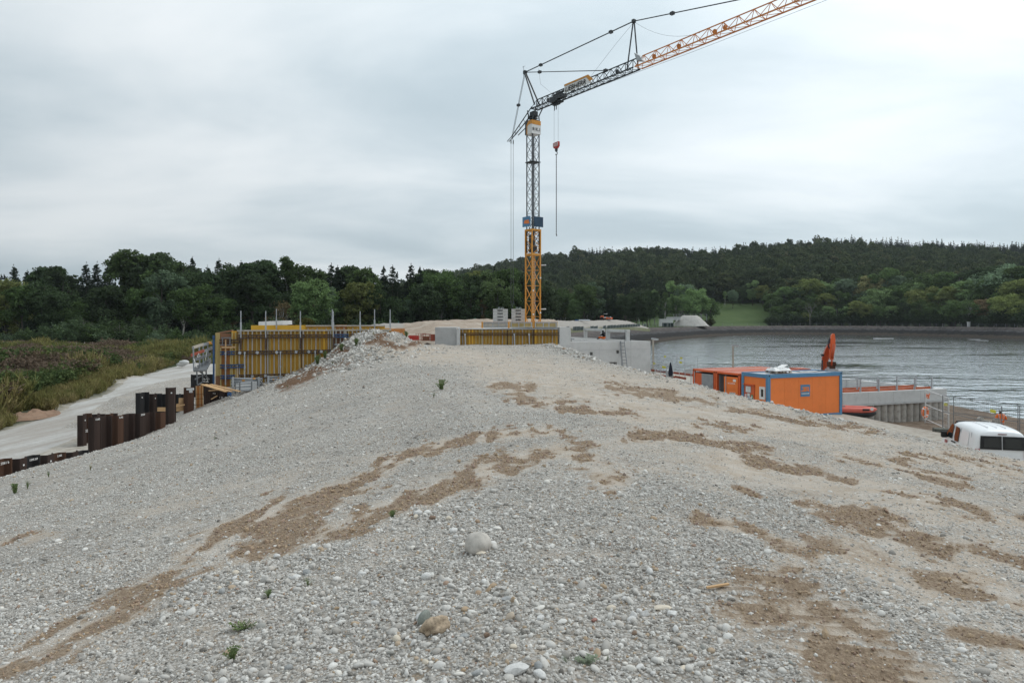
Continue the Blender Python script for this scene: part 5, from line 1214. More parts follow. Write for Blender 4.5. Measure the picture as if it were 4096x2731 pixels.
pipe_stack(925, 1043, 42.0, 43.2, [1515, 1522, 1529, 1536, 1541], 'stack of galvanised steel props in a rack with yellow bands below the formwork')
pipe_stack(1070, 1125, 43.2, 44.2, [1510, 1517, 1524], 'smaller stack of steel props half buried by the gravel slope')
t = thing('wire_crate', 'pale slatted metal crate standing in front of the steel prop stack', 'crate', P(975, 1566, 41.5))
c0 = P(943, 1566, 41.3); ex = P(1008, 1562, 41.8) - c0
MB().extrude([c0, c0 + ex, c0 + ex + Vector((0, 0, .50)), c0 + Vector((0, 0, .50))], (.05, .7, 0)).build('box', m_galv, t)
for k in range(5): MB().bar(c0 + Vector((0, -.03, .06 + .1 * k)), c0 + ex + Vector((0, -.03, .06 + .1 * k)), .02, .06).build('slat', m_white if k % 2 else m_galv, t)
for f_ in (0, .27, 1): MB().bar(c0 + ex * f_ + Vector((0, -.05, -.12)), c0 + ex * f_ + Vector((0, -.05, .56)), .06).build('post', m_galv_d, t)
for k, (a_, b_, w_) in enumerate((((806, 1537, 41.2), (905, 1566, 40.4), .20), ((822, 1537, 41.6), (925, 1566, 40.7), .20), ((842, 1537, 41.9), (958, 1565, 41.0), .22), ((836, 1562, 40.9), (900, 1558, 40.8), .16), ((845, 1596, 40.6), (868, 1583, 40.6), .10))):
    a_, b_ = P(*a_), P(*b_); lab = ['topmost fresh timber plank sloping down over the sheet piles', 'middle fresh timber plank sloping over the sheet piles', 'widest fresh timber plank leaning below the formwork corner', 'short level plank under the sloping timber planks', 'short offcut of timber sticking out of the gravel'][k]
    solo(MB().bar(a_, b_, w_, .045), 'timber_plank', m_tim_n, lab, 'plank', (a_ + b_) / 2, 'timber planks by the sheet piles')
c0 = P(918, 1575, 40.2); solo(MB().box(c0, (.22, .12, .1)).box(c0 + Vector((-.08, 0, -.09)), (.05, .1, .1)).box(c0 + Vector((.07, 0, -.09)), (.05, .1, .1)).box(c0 + Vector((0, 0, .08)), (.12, .08, .08)), 'beam_clamp', m_blue, 'small blue steel beam clamp lying below the planks', 'clamp', c0)

# ------------------------------------------------------------------ sheet piles
def pile_mesh(mat, name):
    mb = MB(); prof = [(-.30, 0), (-.24, 0), (-.15, -.20), (.15, -.20), (.24, 0), (.30, 0)]; th = .018
    vs_ = []
    for z_ in (0, 1):
        for x_, y_ in prof: vs_.append((x_, y_, z_))
        for x_, y_ in prof: vs_.append((x_, y_ + th, z_))
    n = 6; fs_ = []
    for i in range(5):
        fs_ += [(i, i + 1, 12 + i + 1, 12 + i), (6 + i + 1, 6 + i, 18 + i, 18 + i + 1), (i + 1, i, 6 + i, 6 + i + 1), (12 + i, 12 + i + 1, 18 + i + 1, 18 + i)]
    fs_ += [(0, 12, 18, 6), (5, 11, 23, 17)]
    mb.add(vs_, fs_); return mb.mesh(name, mat)
PM = [pile_mesh(m, 'sheet_pile_%d' % i) for i, m in enumerate((m_rust, m_rust_b, m_rust_o))]
hole = MB().lathe([(.0, -.004), (.04, -.004), (.04, .004), (0, .004)], (0, 0, 0), 10, 'Y').mesh('pile_hole', m_chalk)
def gz_at(X, Y): return max(float(heap_z(np.array([X]), np.array([Y]))[0]), float(ground_z(np.array([X]), np.array([Y]))[0]))
def pile_row(pa, pb, Y0, Y1, ya, yb_, n, label, mats, zbot=None, step=0.0, holes=True, marks=None):
    a, b_ = P(pa, ya, Y0), P(pb, yb_, Y1); d = b_ - a; L = math.hypot(d.x, d.y); az = math.atan2(d.y, d.x)
    for k in range(n):
        f = (k + .5) / n; p = a + d * f; g = gz_at(p.x, p.y) - .35 if zbot is None else zbot
        top = p.z + RND.uniform(-.03, .03) * (1 if n > 2 else 0)
        t = thing('sheet_pile', label, 'sheet pile', (p.x, p.y, g), az, 'rusty sheet piles at the foot of the gravel slope')
        sgn = 1 if k % 2 == 0 else -1
        inst('web', PM[mats[k % len(mats)]], t, sc=(L / n / .60, sgn, top - g))
        if holes and k % 2 == 0: inst('lifting_hole', hole, t, (.0, -.215, top - g - .28))
        if marks and k in marks:
            inst('chalk_mark', text_mesh(marks[k][0], marks[k][1], m_chalk, .004, offset=.003), t, (marks[k][3] if len(marks[k]) > 3 else 0, -.225 if sgn > 0 else -.02, top - g - marks[k][2]), (R(90), 0, 0))
pile_row(-75, 356, 25.6, 30.6, 1846, 1798, 8, 'dark rusty sheet pile cut low along the gravel slope by the haul road', (0, 2, 0, 1), marks={1: ('2561 b', .13, .14), 3: ('1595 b9', .12, .15), 5: ('2 202', .10, .10)})
pile_row(353, 661, 32.3, 36.3, 1668, 1645, 7, 'rusty brown sheet pile in the high row rising from the slope', (0, 0, 2, 0), marks={0: ('1245', .12, .12), 2: ('2.92', .12, .10), 4: ('2329', .12, .08)}, holes=False)
pile_row(310, 470, 35.0, 38.4, 1657, 1654, 6, 'dark sheet pile of the short row standing on the gravel beside the road', (0, 2, 0), zbot=1.55, marks={0: ('32', .2, .85, .1)})
pile_row(543, 765, 40.0, 44.5, 1568, 1580, 9, 'blackened sheet pile in the rear row beyond the tall pile', (1, 1, 0), zbot=1.5)
pile_row(662, 704, 36.9, 37.2, 1549, 1549, 1, 'single tall dark sheet pile towering over its row', (0,), marks=None)
pile_row(735, 776, 40.6, 41.2, 1547, 1549, 1, 'brown rusted sheet pile with a broken white concrete crust on top', (2,), holes=False)
pile_row(763, 852, 46.6, 46.9, 1497, 1497, 2, 'black sheet pile with chalk number 22 below the work platform', (1,), marks={1: ('22', .38, .42, -.1)})
pile_row(815, 925, 42.4, 43.0, 1545, 1553, 4, 'dark sheet pile under the sloping timber planks', (0,), holes=False, marks={1: ('7 2', .12, .4), 2: ('1 30', .12, .6)})
c0 = P(761, 1556, 40.7); solo(MB().box(c0, (.4, .12, .12)).box(c0 + Vector((.05, -.03, -.12)), (.16, .1, .16)), 'concrete_crust', m_conc_w, 'lump of white concrete stuck on the brown sheet pile', 'concrete lump', c0)
def plywood(pts, label, mat):
    ctr = sum((Vector(p) for p in pts), Vector()) / len(pts); base = Vector((ctr.x, ctr.y, min(p[2] for p in pts)))
    t = thing('plywood_panel', label, 'plywood', base); MB().extrude(pts, (0, .025, 0)).build('board', mat, t); return t
t = plywood([P(783, 1640, 41.4), P(813, 1628, 41.6), P(813, 1543, 41.6), P(783, 1543, 41.4)], 'upright orange plywood board with battens between the sheet piles', m_oply)
for px in (785, 800, 811): MB().bar(P(px, 1543, 41.35), P(px, 1634, 41.35), .06, .03).build('batten', m_tim_n, t)
mb = MB()
for py in (1577, 1595, 1619): mb.tube(P(766, py, 41.0), P(826, py - 1, 41.2), .014, 5)
solo(mb, 'rebar_rods', m_rust_o, 'three rusty reinforcing rods lying across the plywood board', 'rebar', P(796, 1619, 41.1))
t = plywood([P(705, 1645, 40.4), P(738, 1642, 40.8), P(738, 1591, 40.8), P(715, 1592, 40.5), (P(715, 1612, 40.5)), P(705, 1616, 40.4)], 'notched orange plywood board behind the tall sheet pile', m_tim_n)
MB().bar(P(705, 1625, 40.3), P(739, 1618, 40.6), .05, .07).build('batten', m_tim_n, t)
plywood([P(629, 1645, 38.6), P(662, 1645, 38.8), P(662, 1629, 38.8), P(629, 1629, 38.6)], 'low orange plywood strip between the rear piles and the tall pile', m_tim_n)
# ------------------------------------------------------------------ formwork in front of the crane
Y2 = 56.0; X0, X1 = at_px(1832, Y2), at_px(2231, Y2); fz2 = E - 3.6
f2 = thing('wall_formwork', 'low yellow wall formwork with guard frames on top in front of the crane', 'formwork', (X0, Y2, fz2))
W2 = X1 - X0
def f2z(py, Y=Y2): return E - (py - HZ) / F * Y - fz2
zt2 = f2z(1315)
cuts = [0, 2.02, 4.05, 6.2, W2]
for a_, b_ in zip(cuts[:-1], cuts[1:]): MB().bx(a_ + .004, b_ - .004, 0, .03, 0, zt2).build('form_panel', m_yply, f2, local=True)
bm2 = [MB().bx(-.04, .04, -.16, 0, 0, zt2 - .05).mesh('short_beam_%d' % i, m, bevel=.006) for i, m in enumerate((m_tim_g, m_tim_y, m_yply_b))]
x = .12; k = 0
while x < W2 - .05:
    inst('timber_beam', bm2[2 if k in (3, 4, 23) else (0 if k % 3 == 1 else 1)], f2, (x, 0, 0)); x += .272; k += 1
for c_ in cuts[1:-1]: inst('timber_beam', bm2[1], f2, (c_ - .1, 0, 0)); MB().bx(c_ - .03, c_ + .03, -.05, -.002, 0, zt2 - .06).build('seam_strip', m_waler, f2, local=True)
MB().bx(-.05, W2 + .05, -.18, .05, zt2 - .05, zt2 + .01).build('top_rail', m_galv, f2, local=True)
for a_, b_ in ((0, 2.9), (2.95, 5.8), (5.85, W2 + .1)):
    z_ = f2z(1336); MB().bx(a_, b_, -.27, -.17, z_ + .035, z_ + .10).bx(a_, b_, -.27, -.17, z_ - .10, z_ - .035).build('waler', m_waler, f2, local=True)
for px in (1861, 2057, 2116): 
    x_ = at_px(px, Y2) - X0; p_ = MB().tube((x_, -.32, f2z(1336)), (x_ + .05, -.42, f2z(1400)), .045, 8).build('push_pull_prop', m_galv, f2, local=True); MB().box((x_, -.31, f2z(1337)), (.13, .08, .16)).build('prop_head', m_galv, p_, local=True)
for i, (pa, pb, mt) in enumerate(((1937, 2028, m_tim_g), (2043, 2128, m_tim_y), (2140, 2227, m_tim_y))):
    xa, xb = at_px(pa, Y2) - X0, at_px(pb, Y2) - X0; za, zb_ = f2z(1310), f2z(1288)
    gfm = MB().bx(xa, xb, -.12, -.06, zb_ - .07, zb_).bx(xa, xb, -.12, -.06, za - .02, za + .05)
    for f_ in (0, .36, .62, .95): gfm.bx(xa + (xb - xa) * f_, xa + (xb - xa) * f_ + .07, -.121, -.055, za, zb_)
    gf = gfm.build('guard_frame', m_galv, f2, local=True)
    for j in range(3): MB().bx(xa - .08, xb + .05, -.05, -.02, za + .02 + .145 * j, za + .155 + .145 * j).build('board', mt, gf, local=True)
for px in (1926, 2032, 2132): MB().bx(at_px(px, Y2) - X0, at_px(px + 6, Y2) - X0, -.10, .05, f2z(1312), f2z(1287)).build('end_strip', m_cyel, f2, local=True)
MB().bx(at_px(1936, Y2) - X0, W2, -.02, .35, f2z(1288) - .02, f2z(1288) + .015).build('cap_board', m_oply, f2, local=True)
MB().bx(-.10, -.01, -.1, .12, f2z(1319), f2z(1313)).build('end_strip', m_cyel, f2, local=True)
# concrete wall the formwork joins on its open end
cw = thing('concrete_wall', 'grey concrete wall end standing beside the low formwork', 'wall', (at_px(1783, 55.5), 55.5, E - 3.6))
xa, xb = at_px(1740, 55.5), at_px(1826, 55.5)
MB().bx(xa, xb, 55.5, 59.5, E - 3.6, E - .60).build('wall', m_conc, cw, bevel=.015)
MB().extrude([(xb - .02, 56.2, E - .75), (4.0, 56.2, E - .58), (4.0, 60.5, E - .58), (xb - .02, 59.4, E - .75)], (0, 0, -.8)).build('wall_top', m_conc_w, cw)
MB().bx(xb + .02, xb + .28, 55.3, 55.8, E - 3.6, E - .74).build('stop_end', m_conc_w, cw)
# ------------------------------------------------------------------ pump house: concrete walls and deck
PH = Vector((4.54, 57.1, E - 5.6)); ph = thing('pump_house', 'pale concrete pump house with a flat deck and square wall openings', 'building', PH, R(19.6))
def wall_holes(mb, x0, x1, z0, z1, holes, dep):
    xs = sorted({x0, x1, *[h[0] for h in holes], *[h[1] for h in holes]}); zs = sorted({z0, z1, *[h[2] for h in holes], *[h[3] for h in holes]})
    for a_, b_ in zip(xs[:-1], xs[1:]):
        for c_, d_ in zip(zs[:-1], zs[1:]):
            if any(h[0] <= a_ and b_ <= h[1] and h[2] <= c_ and d_ <= h[3] for h in holes): continue
            mb.add([(a_, 0, c_), (b_, 0, c_), (b_, 0, d_), (a_, 0, d_)], [(0, 1, 2, 3)])
    for a_, b_, c_, d_ in holes:
        mb.add([(a_, 0, c_), (b_, 0, c_), (b_, 0, d_), (a_, 0, d_), (a_, dep, c_), (b_, dep, c_), (b_, dep, d_), (a_, dep, d_)], [(0, 4, 5, 1), (1, 5, 6, 2), (2, 6, 7, 3), (3, 7, 4, 0), (4, 7, 6, 5)])
pz = 5.6 - 1.84
m_deck = simple('stained_deck_concrete', (.27, .265, .255), .9, var=.55, scale=.7)
mb = MB(); wall_holes(mb, 0, 8.05, -.6, pz, [(2.18, 2.46, 2.60, 2.88), (4.70, 4.98, 2.72, 3.0), (4.0, 4.75, 1.75, 2.0)], .4); mb.build('front_wall', m_conc_w, ph, local=True)
MB().bx(.002, 8.048, .5, 15.5, -.6, pz - .005).build('deck', m_deck, ph, local=True)
MB().bx(8.046, 8.06, .0, 15.5, -.6, pz - .004).build('end_wall', m_conc_w, ph, local=True)
MB().bx(0, 8.06, .004, .502, pz - .012, pz + .0).build('wall_cap', m_conc_w, ph, local=True)
MB().bx(5.85, 8.0, -.03, .0, .0, .62).build('plinth', m_conc_w, ph, local=True)
for x_, z0_, z1_ in ((3.05, 0, 3.3), (6.1, .6, pz)): MB().bx(x_, x_ + .02, -.008, .0, z0_, z1_).build('joint_strip', m_conc, ph, local=True)
MB().bx(0, 8.04, -.01, .0, 3.05, 3.075).build('joint_strip', m_conc, ph, local=True)
MB().bx(7.1, 7.5, -.045, -.032, .3, .42).build('yellow_tag', m_ytag, ph, local=True)
MB().bx(-1.0, -.02, -.9, .9, -.6, pz + 1.26).build('corner_pier', m_conc_w, ph, local=True)
MB().bx(-.015, .42, -.0, .9, pz + .01, pz + .95).build('upstand', m_conc_w, ph, local=True)
# dark litter and bag on the deck
c0 = ph.matrix_basis @ Vector((1.0, 2.2, pz)); solo(MB().lathe([(.45, 0), (.42, .12), (.3, .25), (.1, .30), (0, .3)], (0, 0, 0), 12), 'black_bag', m_black, 'black bag lying on the pump house deck beside the pier', 'bag', c0, local=True, smooth=True)
for k, (x_, y_, w_, d_) in enumerate(((2.1, 5.5, .9, .3), (3.4, 7.2, 1.2, .3), (3.6, 4.2, .8, .2), (2.6, 9, 1.4, .3))):
    solo(MB().box((0, 0, .03), (w_, d_, .06), R(15 * k)).box((.1, .1, .08), (w_ * .5, d_ * .6, .05), R(40 * k)), 'timber_offcut', (m_dark, m_galv_d, m_conc_w, m_dark)[k], ('dark timber offcuts on the deck near the black bag', 'dull metal offcuts on the deck behind the first frame', 'pale boards on the deck beside the seated worker', 'long dark offcuts at the back of the deck')[k], 'offcuts', ph.matrix_basis @ Vector((x_, y_, pz)), local=True)
# precast portal frames on the deck
def portal(pa, pb, ya, yb_, Ya, Yb, label):
    t = thing('precast_portal', label, 'concrete frame', P(pa, ya, Ya)); zb_ = E - 1.84
    a_, b_ = P(pa, ya, Ya), P(pb, yb_, Yb); a_.z = b_.z = zb_; top = zb_ + .98
    d = (b_ - a_); d.z = 0; d.normalize()
    for p_ in (a_, b_): MB().bar(p_, p_ + Vector((0, 0, .74)), .32, .26, up=d).build('post', m_conc_w, t)
    MB().bar(a_ + Vector((0, 0, .86)) - d * .2, b_ + Vector((0, 0, .86)) + d * .2, .30, .24).build('beam', m_conc_w, t, bevel=.01); return t
portal(2342, 2411, 1350, 1354, 72.0, 67.5, 'concrete portal frame at the back of the pump house deck')
t = portal(2432, 2511, 1358, 1364, 64.6, 60.4, 'concrete portal frame at the outer edge of the pump house deck')
mb = MB()
for px in (2500, 2522): mb.tube(P(px, 1318, 60.3), P(px, 1364, 60.3), .02, 5)
mb.build('sling_strap', m_black, t)
# ladder leaning on the wall
t = thing('ladder', 'aluminium ladder leaning against the concrete pump house wall', 'ladder', P(2507, 1474, 57.5))
for px_a, px_b in ((2483, 2492), (2497, 2510)): MB().bar(P(px_a, 1364, 58.7), P(px_b, 1478, 57.5), .05, .08).build('rail', m_galv_d, t)
MB().bar(P(2480, 1366, 58.75), P(2487, 1470, 57.65), .04, .06).build('rail', m_galv_d, t)
for k in range(8):
    f_ = .07 + .118 * k; MB().bar(P(2483 + 9 * f_, 1364 + 114 * f_, 58.7 - 1.2 * f_), P(2497 + 13 * f_, 1364 + 114 * f_, 58.7 - 1.2 * f_), .04, .04).build('rung', m_galv_d, t)

# ------------------------------------------------------------------ containers (site frame: x along the long sides)
SC0 = Vector((15.6, 41.6, 2.10)); SR = R(22)
SM = Matrix.Translation(SC0) @ Matrix.Rotation(SR, 4, 'Z')
oc = thing('office_container', 'orange site office container with blue frame, small window and company sign', 'container', SC0, SR)
L_, W_, H_ = 6.06, 2.36, 2.78; fr_ = .20
mb = MB()
for x_ in (0, L_ - fr_):
    for y_ in (0, W_ - fr_): mb.bx(x_, x_ + fr_, y_, y_ + fr_, 0, H_)
mb.build('corner_post', m_cblue, oc, local=True)
for a_ in ((fr_, L_ - fr_, 0, .12, H_ - .24, H_ - .01), (fr_, L_ - fr_, W_ - .12, W_, H_ - .24, H_ - .01), (0, .12, fr_, W_ - fr_, H_ - .24, H_ - .012), (L_ - .12, L_, fr_, W_ - fr_, H_ - .24, H_ - .012), (fr_, L_ - fr_, 0, .12, 0, .18), (0, .12, fr_, W_ - fr_, 0, .178)): MB().bx(*a_).build('frame_rail', m_cblue, oc, local=True)
for x_, y_ in ((0, 0), (L_ - fr_, 0), (0, W_ - fr_), (L_ - fr_, W_ - fr_)):
    for q in ((x_ + .1, y_ - .006 if y_ == 0 else y_ + fr_ + .006), ): MB().box((q[0], q[1], H_ - .09), (.06, .02, .11)).build('corner_casting_hole', m_black, oc, local=True)
n = 5
for k in range(n):
    xa = fr_ + (L_ - 2 * fr_) * k / n; xb = fr_ + (L_ - 2 * fr_) * (k + 1) / n
    MB().bx(xa + .004, xb - .004, .05, .09, .18, H_ - .24).build('wall_panel', m_or, oc, local=True)
MB().bx(L_ - .10, L_ - .05, fr_, W_ - fr_, .18, H_ - .24).build('wall_panel', m_or, oc, local=True); MB().bx(fr_, L_ - fr_, W_ - .1, W_ - .05, .18, H_ - .24).build('wall_panel', m_or, oc, local=True)
MB().bx(.05, .09, fr_, 1.18, .18, H_ - .24).build('wall_panel', m_or, oc, local=True); MB().bx(.05, .09, 1.185, W_ - fr_, 2.06, H_ - .24).build('wall_panel', m_or, oc, local=True)
dr = MB().bx(.04, .085, 1.22, W_ - fr_ - .01, .18, 2.0).build('door', m_or2, oc, local=True)
MB().bx(-.05, .05, 1.19, W_ - fr_, 2.005, 2.06).build('door_canopy', m_or2, dr, local=True)
MB().bx(-.02, .04, 1.27, 1.31, 1.05, 1.2).build('handle', m_galv, dr, local=True)
def notice(y0, y1, z0, z1, frame, name='notice'):
    nb = MB().bx(.02, .036, y0, y1, z0, z1).build(name, frame, dr, local=True); return nb
nb = notice(1.52, 2.0, 1.52, 1.92, m_galv); MB().bx(.012, .019, 1.56, 1.96, 1.56, 1.88).build('sheet', m_white, nb, local=True)
for k in range(4): MB().bx(.009, .0119, 1.62, 1.90 - .05 * (k % 2), 1.80 - .06 * k, 1.815 - .06 * k).build('print_line', m_grey, nb, local=True)
nb = notice(1.60, 1.86, 1.02, 1.48, m_galv); MB().bx(.012, .019, 1.63, 1.83, 1.05, 1.45).build('sheet', m_white, nb, local=True)
inst('lettering', text_mesh('ibs', .16, m_cblue, .002, offset=.003), nb, (.010, 1.73, 1.26), (R(90), 0, R(-90)))
nb = notice(1.34, 1.52, 1.14, 1.40, simple('green_sign', (.02, .22, .10), .5, var=.05), 'first_aid_sign'); MB().bx(.012, .0195, 1.41, 1.45, 1.18, 1.36).bx(.013, .0196, 1.36, 1.50, 1.25, 1.29).build('cross', m_white, nb, local=True)
nb = notice(1.90, 2.08, 1.16, 1.46, m_red, 'fire_notice'); MB().bx(.012, .0195, 1.92, 1.98, 1.19, 1.43).bx(.012, .0195, 2.0, 2.05, 1.26, 1.40).build('pictogram', m_white, nb, local=True)
wf = MB().bx(-.01, .06, .28, .74, 1.22, 1.29).bx(-.01, .06, .28, .74, 1.92, 1.99).bx(-.011, .06, .28, .36, 1.29, 1.92).bx(-.011, .06, .66, .74, 1.29, 1.92).build('window', m_white, oc, local=True)
MB().bx(.0, .05, .36, .40, 1.29, 1.92).bx(.0, .05, .62, .66, 1.29, 1.92).bx(.001, .05, .40, .62, 1.29, 1.37).bx(.001, .05, .40, .62, 1.84, 1.92).build('sash', m_white, wf, local=True); MB().bx(.02, .03, .40, .62, 1.37, 1.84).build('pane', m_glass, wf, local=True)
roof = MB().bx(.12, L_ - .12, .12, W_ - .12, H_ - .14, H_ - .06).build('roof', m_galv, oc, local=True)
for k in range(26): MB().bx((x_ := RND.uniform(.3, 5.2)), x_ + RND.uniform(.3, .9), (y_ := RND.uniform(.2, 1.7)), y_ + RND.uniform(.1, .35), H_ - .058 + .002 * k, H_ - .056 + .002 * k).build('roof_sheet', (m_white, m_dark, m_galv_d, m_white)[k % 4], roof, local=True)
sg = MB().bx(2.62, 3.38, .035, .049, 1.32, 2.06).build('company_sign', m_cblue, oc, local=True)
def js(pts, mat, y=.030, nm='emblem'): return MB().extrude([(2.62 + p[0] * .76, y, 1.32 + p[1] * .74) for p in pts], (0, -.006, 0)).build(nm, mat, sg, local=True)
js([(.08, .42), (.50, .42), (.50, .80), (.18, .80), (.18, .70), (.38, .70), (.38, .62), (.20, .62), (.20, .56), (.38, .56), (.38, .52), (.06, .52)], m_logo); js([(.52, .42), (.62, .42), (.62, .54), (.68, .54), (.76, .42), (.94, .42), (.84, .56), (.88, .62), (.86, .80), (.52, .80)], m_logo); js([(.62, .62), (.76, .62), (.76, .70), (.62, .70)], m_cblue, .026)
inst('lettering', text_mesh('RADLINGER', .105, m_white, .003, shear=.2, offset=.002, sx=1.12), sg, (3.0, .030, 1.50), (R(90), 0, 0))
# two shipping containers behind it
def shipping(y0, label, mode):
    c_ = SM @ Vector((0, y0, 0)); t = thing('shipping_container', label, 'container', c_, SR, 'orange shipping containers beside the site office')
    L_, W_, H_ = 6.06, 2.42, 2.66
    mb = MB()
    for x_ in (0, L_ - .16):
        for y_ in (0, W_ - .16): mb.bx(x_, x_ + .16, y_, y_ + .16, 0, H_)
    mb.bx(.16, L_ - .16, 0, .10, H_ - .12, H_); mb.bx(.16, L_ - .16, W_ - .10, W_, H_ - .12, H_); mb.bx(0, .14, .16, W_ - .16, H_ - .14, H_ - .003); mb.bx(L_ - .14, L_, .16, W_ - .16, H_ - .14, H_ - .003); mb.bx(.002, L_, .12, W_ - .12, .02, .14)
    mb.build('frame', m_or2, t, local=True)
    for y_ in (.08, W_ - .08): MB().box((-.006, y_, H_ - .10), (.02, .07, .10)).build('corner_casting_hole', m_black, t, local=True)
    def corr(fixed, a0, a1, axis, z0=.14, z1=2.43, pitch=.28):
        mb = MB(); k = 0; a = a0
        while a < a1 - .01:
            b_ = min(a + pitch / 2, a1); o = .03 if k % 2 else 0
            if axis == 'x': mb.bx(a, b_, fixed + o, fixed + o + .02, z0, z1)
            else: mb.bx(fixed + o, fixed + o + .02, a, b_, z0, z1)
            a = b_; k += 1
        return mb
    corr(.03, .16, L_ - .16, 'x').build('side_wall', m_or2, t, local=True); corr(W_ - .09, .16, L_ - .16, 'x').build('side_wall', m_or2, t, local=True); corr(L_ - .08, .16, W_ - .16, 'y').build('end_wall', m_or2, t, local=True)
    corr(W_ - .16, .16, L_ - .16, 'x').build('inner_wall', m_grey, t, local=True)
    mb = MB(); k = 0; a = .14
    while a < L_ - .15:
        b_ = min(a + .16, L_ - .14); o = .0 if k % 2 else -.03; mb.bx(a, b_, .10, W_ - .10, H_ - .05 + o, H_ - .02 + o); a = b_; k += 1
    mb.build('roof', m_rf, t, local=True)
    def leaf(mat, hinge_y, sgn, ang_, inside=False):
        Mx = Matrix.Translation((-.02, hinge_y, 0)) @ Matrix.Rotation(ang_, 4, 'Z'); w = 1.06 * sgn
        lo, hi = sorted((0, w))
        l_ = MB().bx(-.03, .03, lo, hi, .14, 2.40).xf(Mx).build('door_leaf', mat, t, local=True)
        for z_ in (1.62, .85): MB().bx(-.055, -.031, lo + .12, hi - .12, z_ - .04, z_ + .04).xf(Mx).build('pressing', mat, l_, local=True)
        MB().bx(-.05, -.031, lo + .06, hi - .06, 2.28, 2.34).xf(Mx).build('pressing', mat, l_, local=True)
        if not inside:
            MB().tube((-.09, lo + (hi - lo) * .82, .1), (-.09, lo + (hi - lo) * .82, 2.5), .025, 6).xf(Mx).build('lock_rod', m_galv, l_, local=True)
        return l_, Mx, lo, hi
    if mode == 'near':
        l_, Mx, lo, hi = leaf(m_or, .16, 1, R(14))
        inst('lettering', text_mesh('0612-834A', .13, m_white, .003), l_, Mx @ Vector((-.036, .48, 1.98)), (R(90), 0, R(-90 + 14)))
        MB().bx(-.036, -.031, .14, .36, 2.10, 2.26).xf(Mx).build('white_plate', m_white, l_, local=True); pl_ = MB().bx(-.036, -.031, .18, .62, 1.20, 1.40).xf(Mx).build('label_plate', m_white, l_, local=True)
        for k in range(2): inst('lettering', text_mesh(('MB 17 88', 'W.I. 8866')[k], .085, m_black, .002), pl_, Mx @ Vector((-.040, .40, 1.35 - .1 * k)), (R(90), 0, R(-90 + 14)))
        MB().bx(.5, .56, .5, 1.9, 1.9, 1.95).bx(.9, 5.0, .3, .7, 1.2, 1.24).build('shelf', m_galv_d, t, local=True)
    else:
        leaf(m_or2, W_ - .16, -1, R(-3)); leaf(m_grey, .16, 1, R(6), True)
    return t
m_rf = simple('pale_orange_roof', (0.62, 0.27, 0.20), 0.55, var=0.2, scale=1.5)
shipping(2.50, 'orange shipping container beside the office with one door standing open', 'near')
shipping(4.98, 'orange shipping container farther from the office with a grey inner door leaf', 'far')
# pallet with white sheets on the office roof
pc = SM @ Vector((1.9, 1.15, H_ - .0)); t = thing('pallet', 'wooden pallet carrying white sheeting on the office roof', 'pallet', pc, SR)
for x_ in (-.55, 0, .55):
    for y_ in (-.42, 0, .42): MB().bx(x_ - .07, x_ + .07, y_ - .05, y_ + .05, 0, .10).build('pallet_block', m_tim_g, t, local=True)
for k in range(5): MB().bx(-.66, .66, -.48 + .22 * k, -.36 + .22 * k, .10, .125).build('pallet_board', m_rply, t, local=True)
for k in range(3): MB().bx(-.65, .65, -.46 + .42 * k, -.38 + .42 * k, -.022, -.001).build('pallet_runner', m_rply, t, local=True)
mb = MB(); rng = random.Random(4); nx, ny = 10, 6
vs_ = [(-.72 + 1.44 * i / nx, -.5 + 1.0 * j / ny, .13 + (.10 + .12 * rng.random()) * (0 if i in (0, nx) or j in (0, ny) else 1)) for j in range(ny + 1) for i in range(nx + 1)]
mb.add(vs_, [(j * (nx + 1) + i, j * (nx + 1) + i + 1, (j + 1) * (nx + 1) + i + 1, (j + 1) * (nx + 1) + i) for j in range(ny) for i in range(nx)])
sh = solo(mb, 'plastic_sheet', m_white, 'crumpled white plastic sheet piled on the roof pallet', 'plastic sheet', pc + Vector((0, 0, .0)), local=True, rz=SR)
solo(MB().bar((-.1, -.2, .30), (.6, .1, .46), .4, .03).bx(.2, .66, -.3, .1, .14, .2), 'white_board', m_white, 'white board tilted on top of the roof pallet', 'board', pc, local=True, rz=SR)

# ------------------------------------------------------------------ excavator behind the office
m_exo = simple('excavator_orange', (0.42, 0.075, 0.022), 0.5, var=0.3, scale=2)
XB = P(3300, 1640, 51); ex = thing('excavator', 'orange excavator with raised boom and hanging stick behind the site office', 'excavator', (XB.x, XB.y, float(ground_z(np.array([XB.x]), np.array([XB.y + 1]))[0])))
def boomseg(pts, wid, name, mat=m_exo): # side outline as pixels at a distance, thickness in depth
    return MB().extrude([P(*p) for p in pts], (wid * .3, wid, 0)).build(name, mat, ex)
bo = boomseg([(3287, 1496, 50.6), (3291, 1430, 50.5), (3304, 1395, 50.4), (3320, 1366, 50.3), (3330, 1372, 50.3), (3326, 1400, 50.4), (3314, 1440, 50.5), (3310, 1496, 50.6)], .5, 'boom')
boomseg([(3327, 1340, 49.6), (3333, 1334, 49.6), (3339, 1336, 49.6), (3342, 1360, 49.6), (3340, 1392, 49.6), (3334, 1440, 49.6), (3322, 1440, 49.6), (3320, 1400, 49.6), (3323, 1362, 49.6)], .45, 'stick', m_or2)
MB().tube(P(3337, 1376, 49.3), P(3328, 1432, 49.3), .11, 10).tube(P(3328, 1432, 49.3), P(3326, 1462, 49.3), .06, 8).build('bucket_cylinder', m_exo, ex, smooth=True)
MB().tube(P(3316, 1372, 49.9), P(3322, 1355, 49.9), .13, 10).path([P(3318, 1360, 49.8), P(3312, 1378, 49.8), P(3318, 1395, 49.8)], .05, 6).tube(P(3289, 1440, 50.2), P(3288, 1498, 50.2), .05, 6).box(P(3290, 1420, 50.3), (.14, .2, .16)).build('hoses', m_dark, ex)
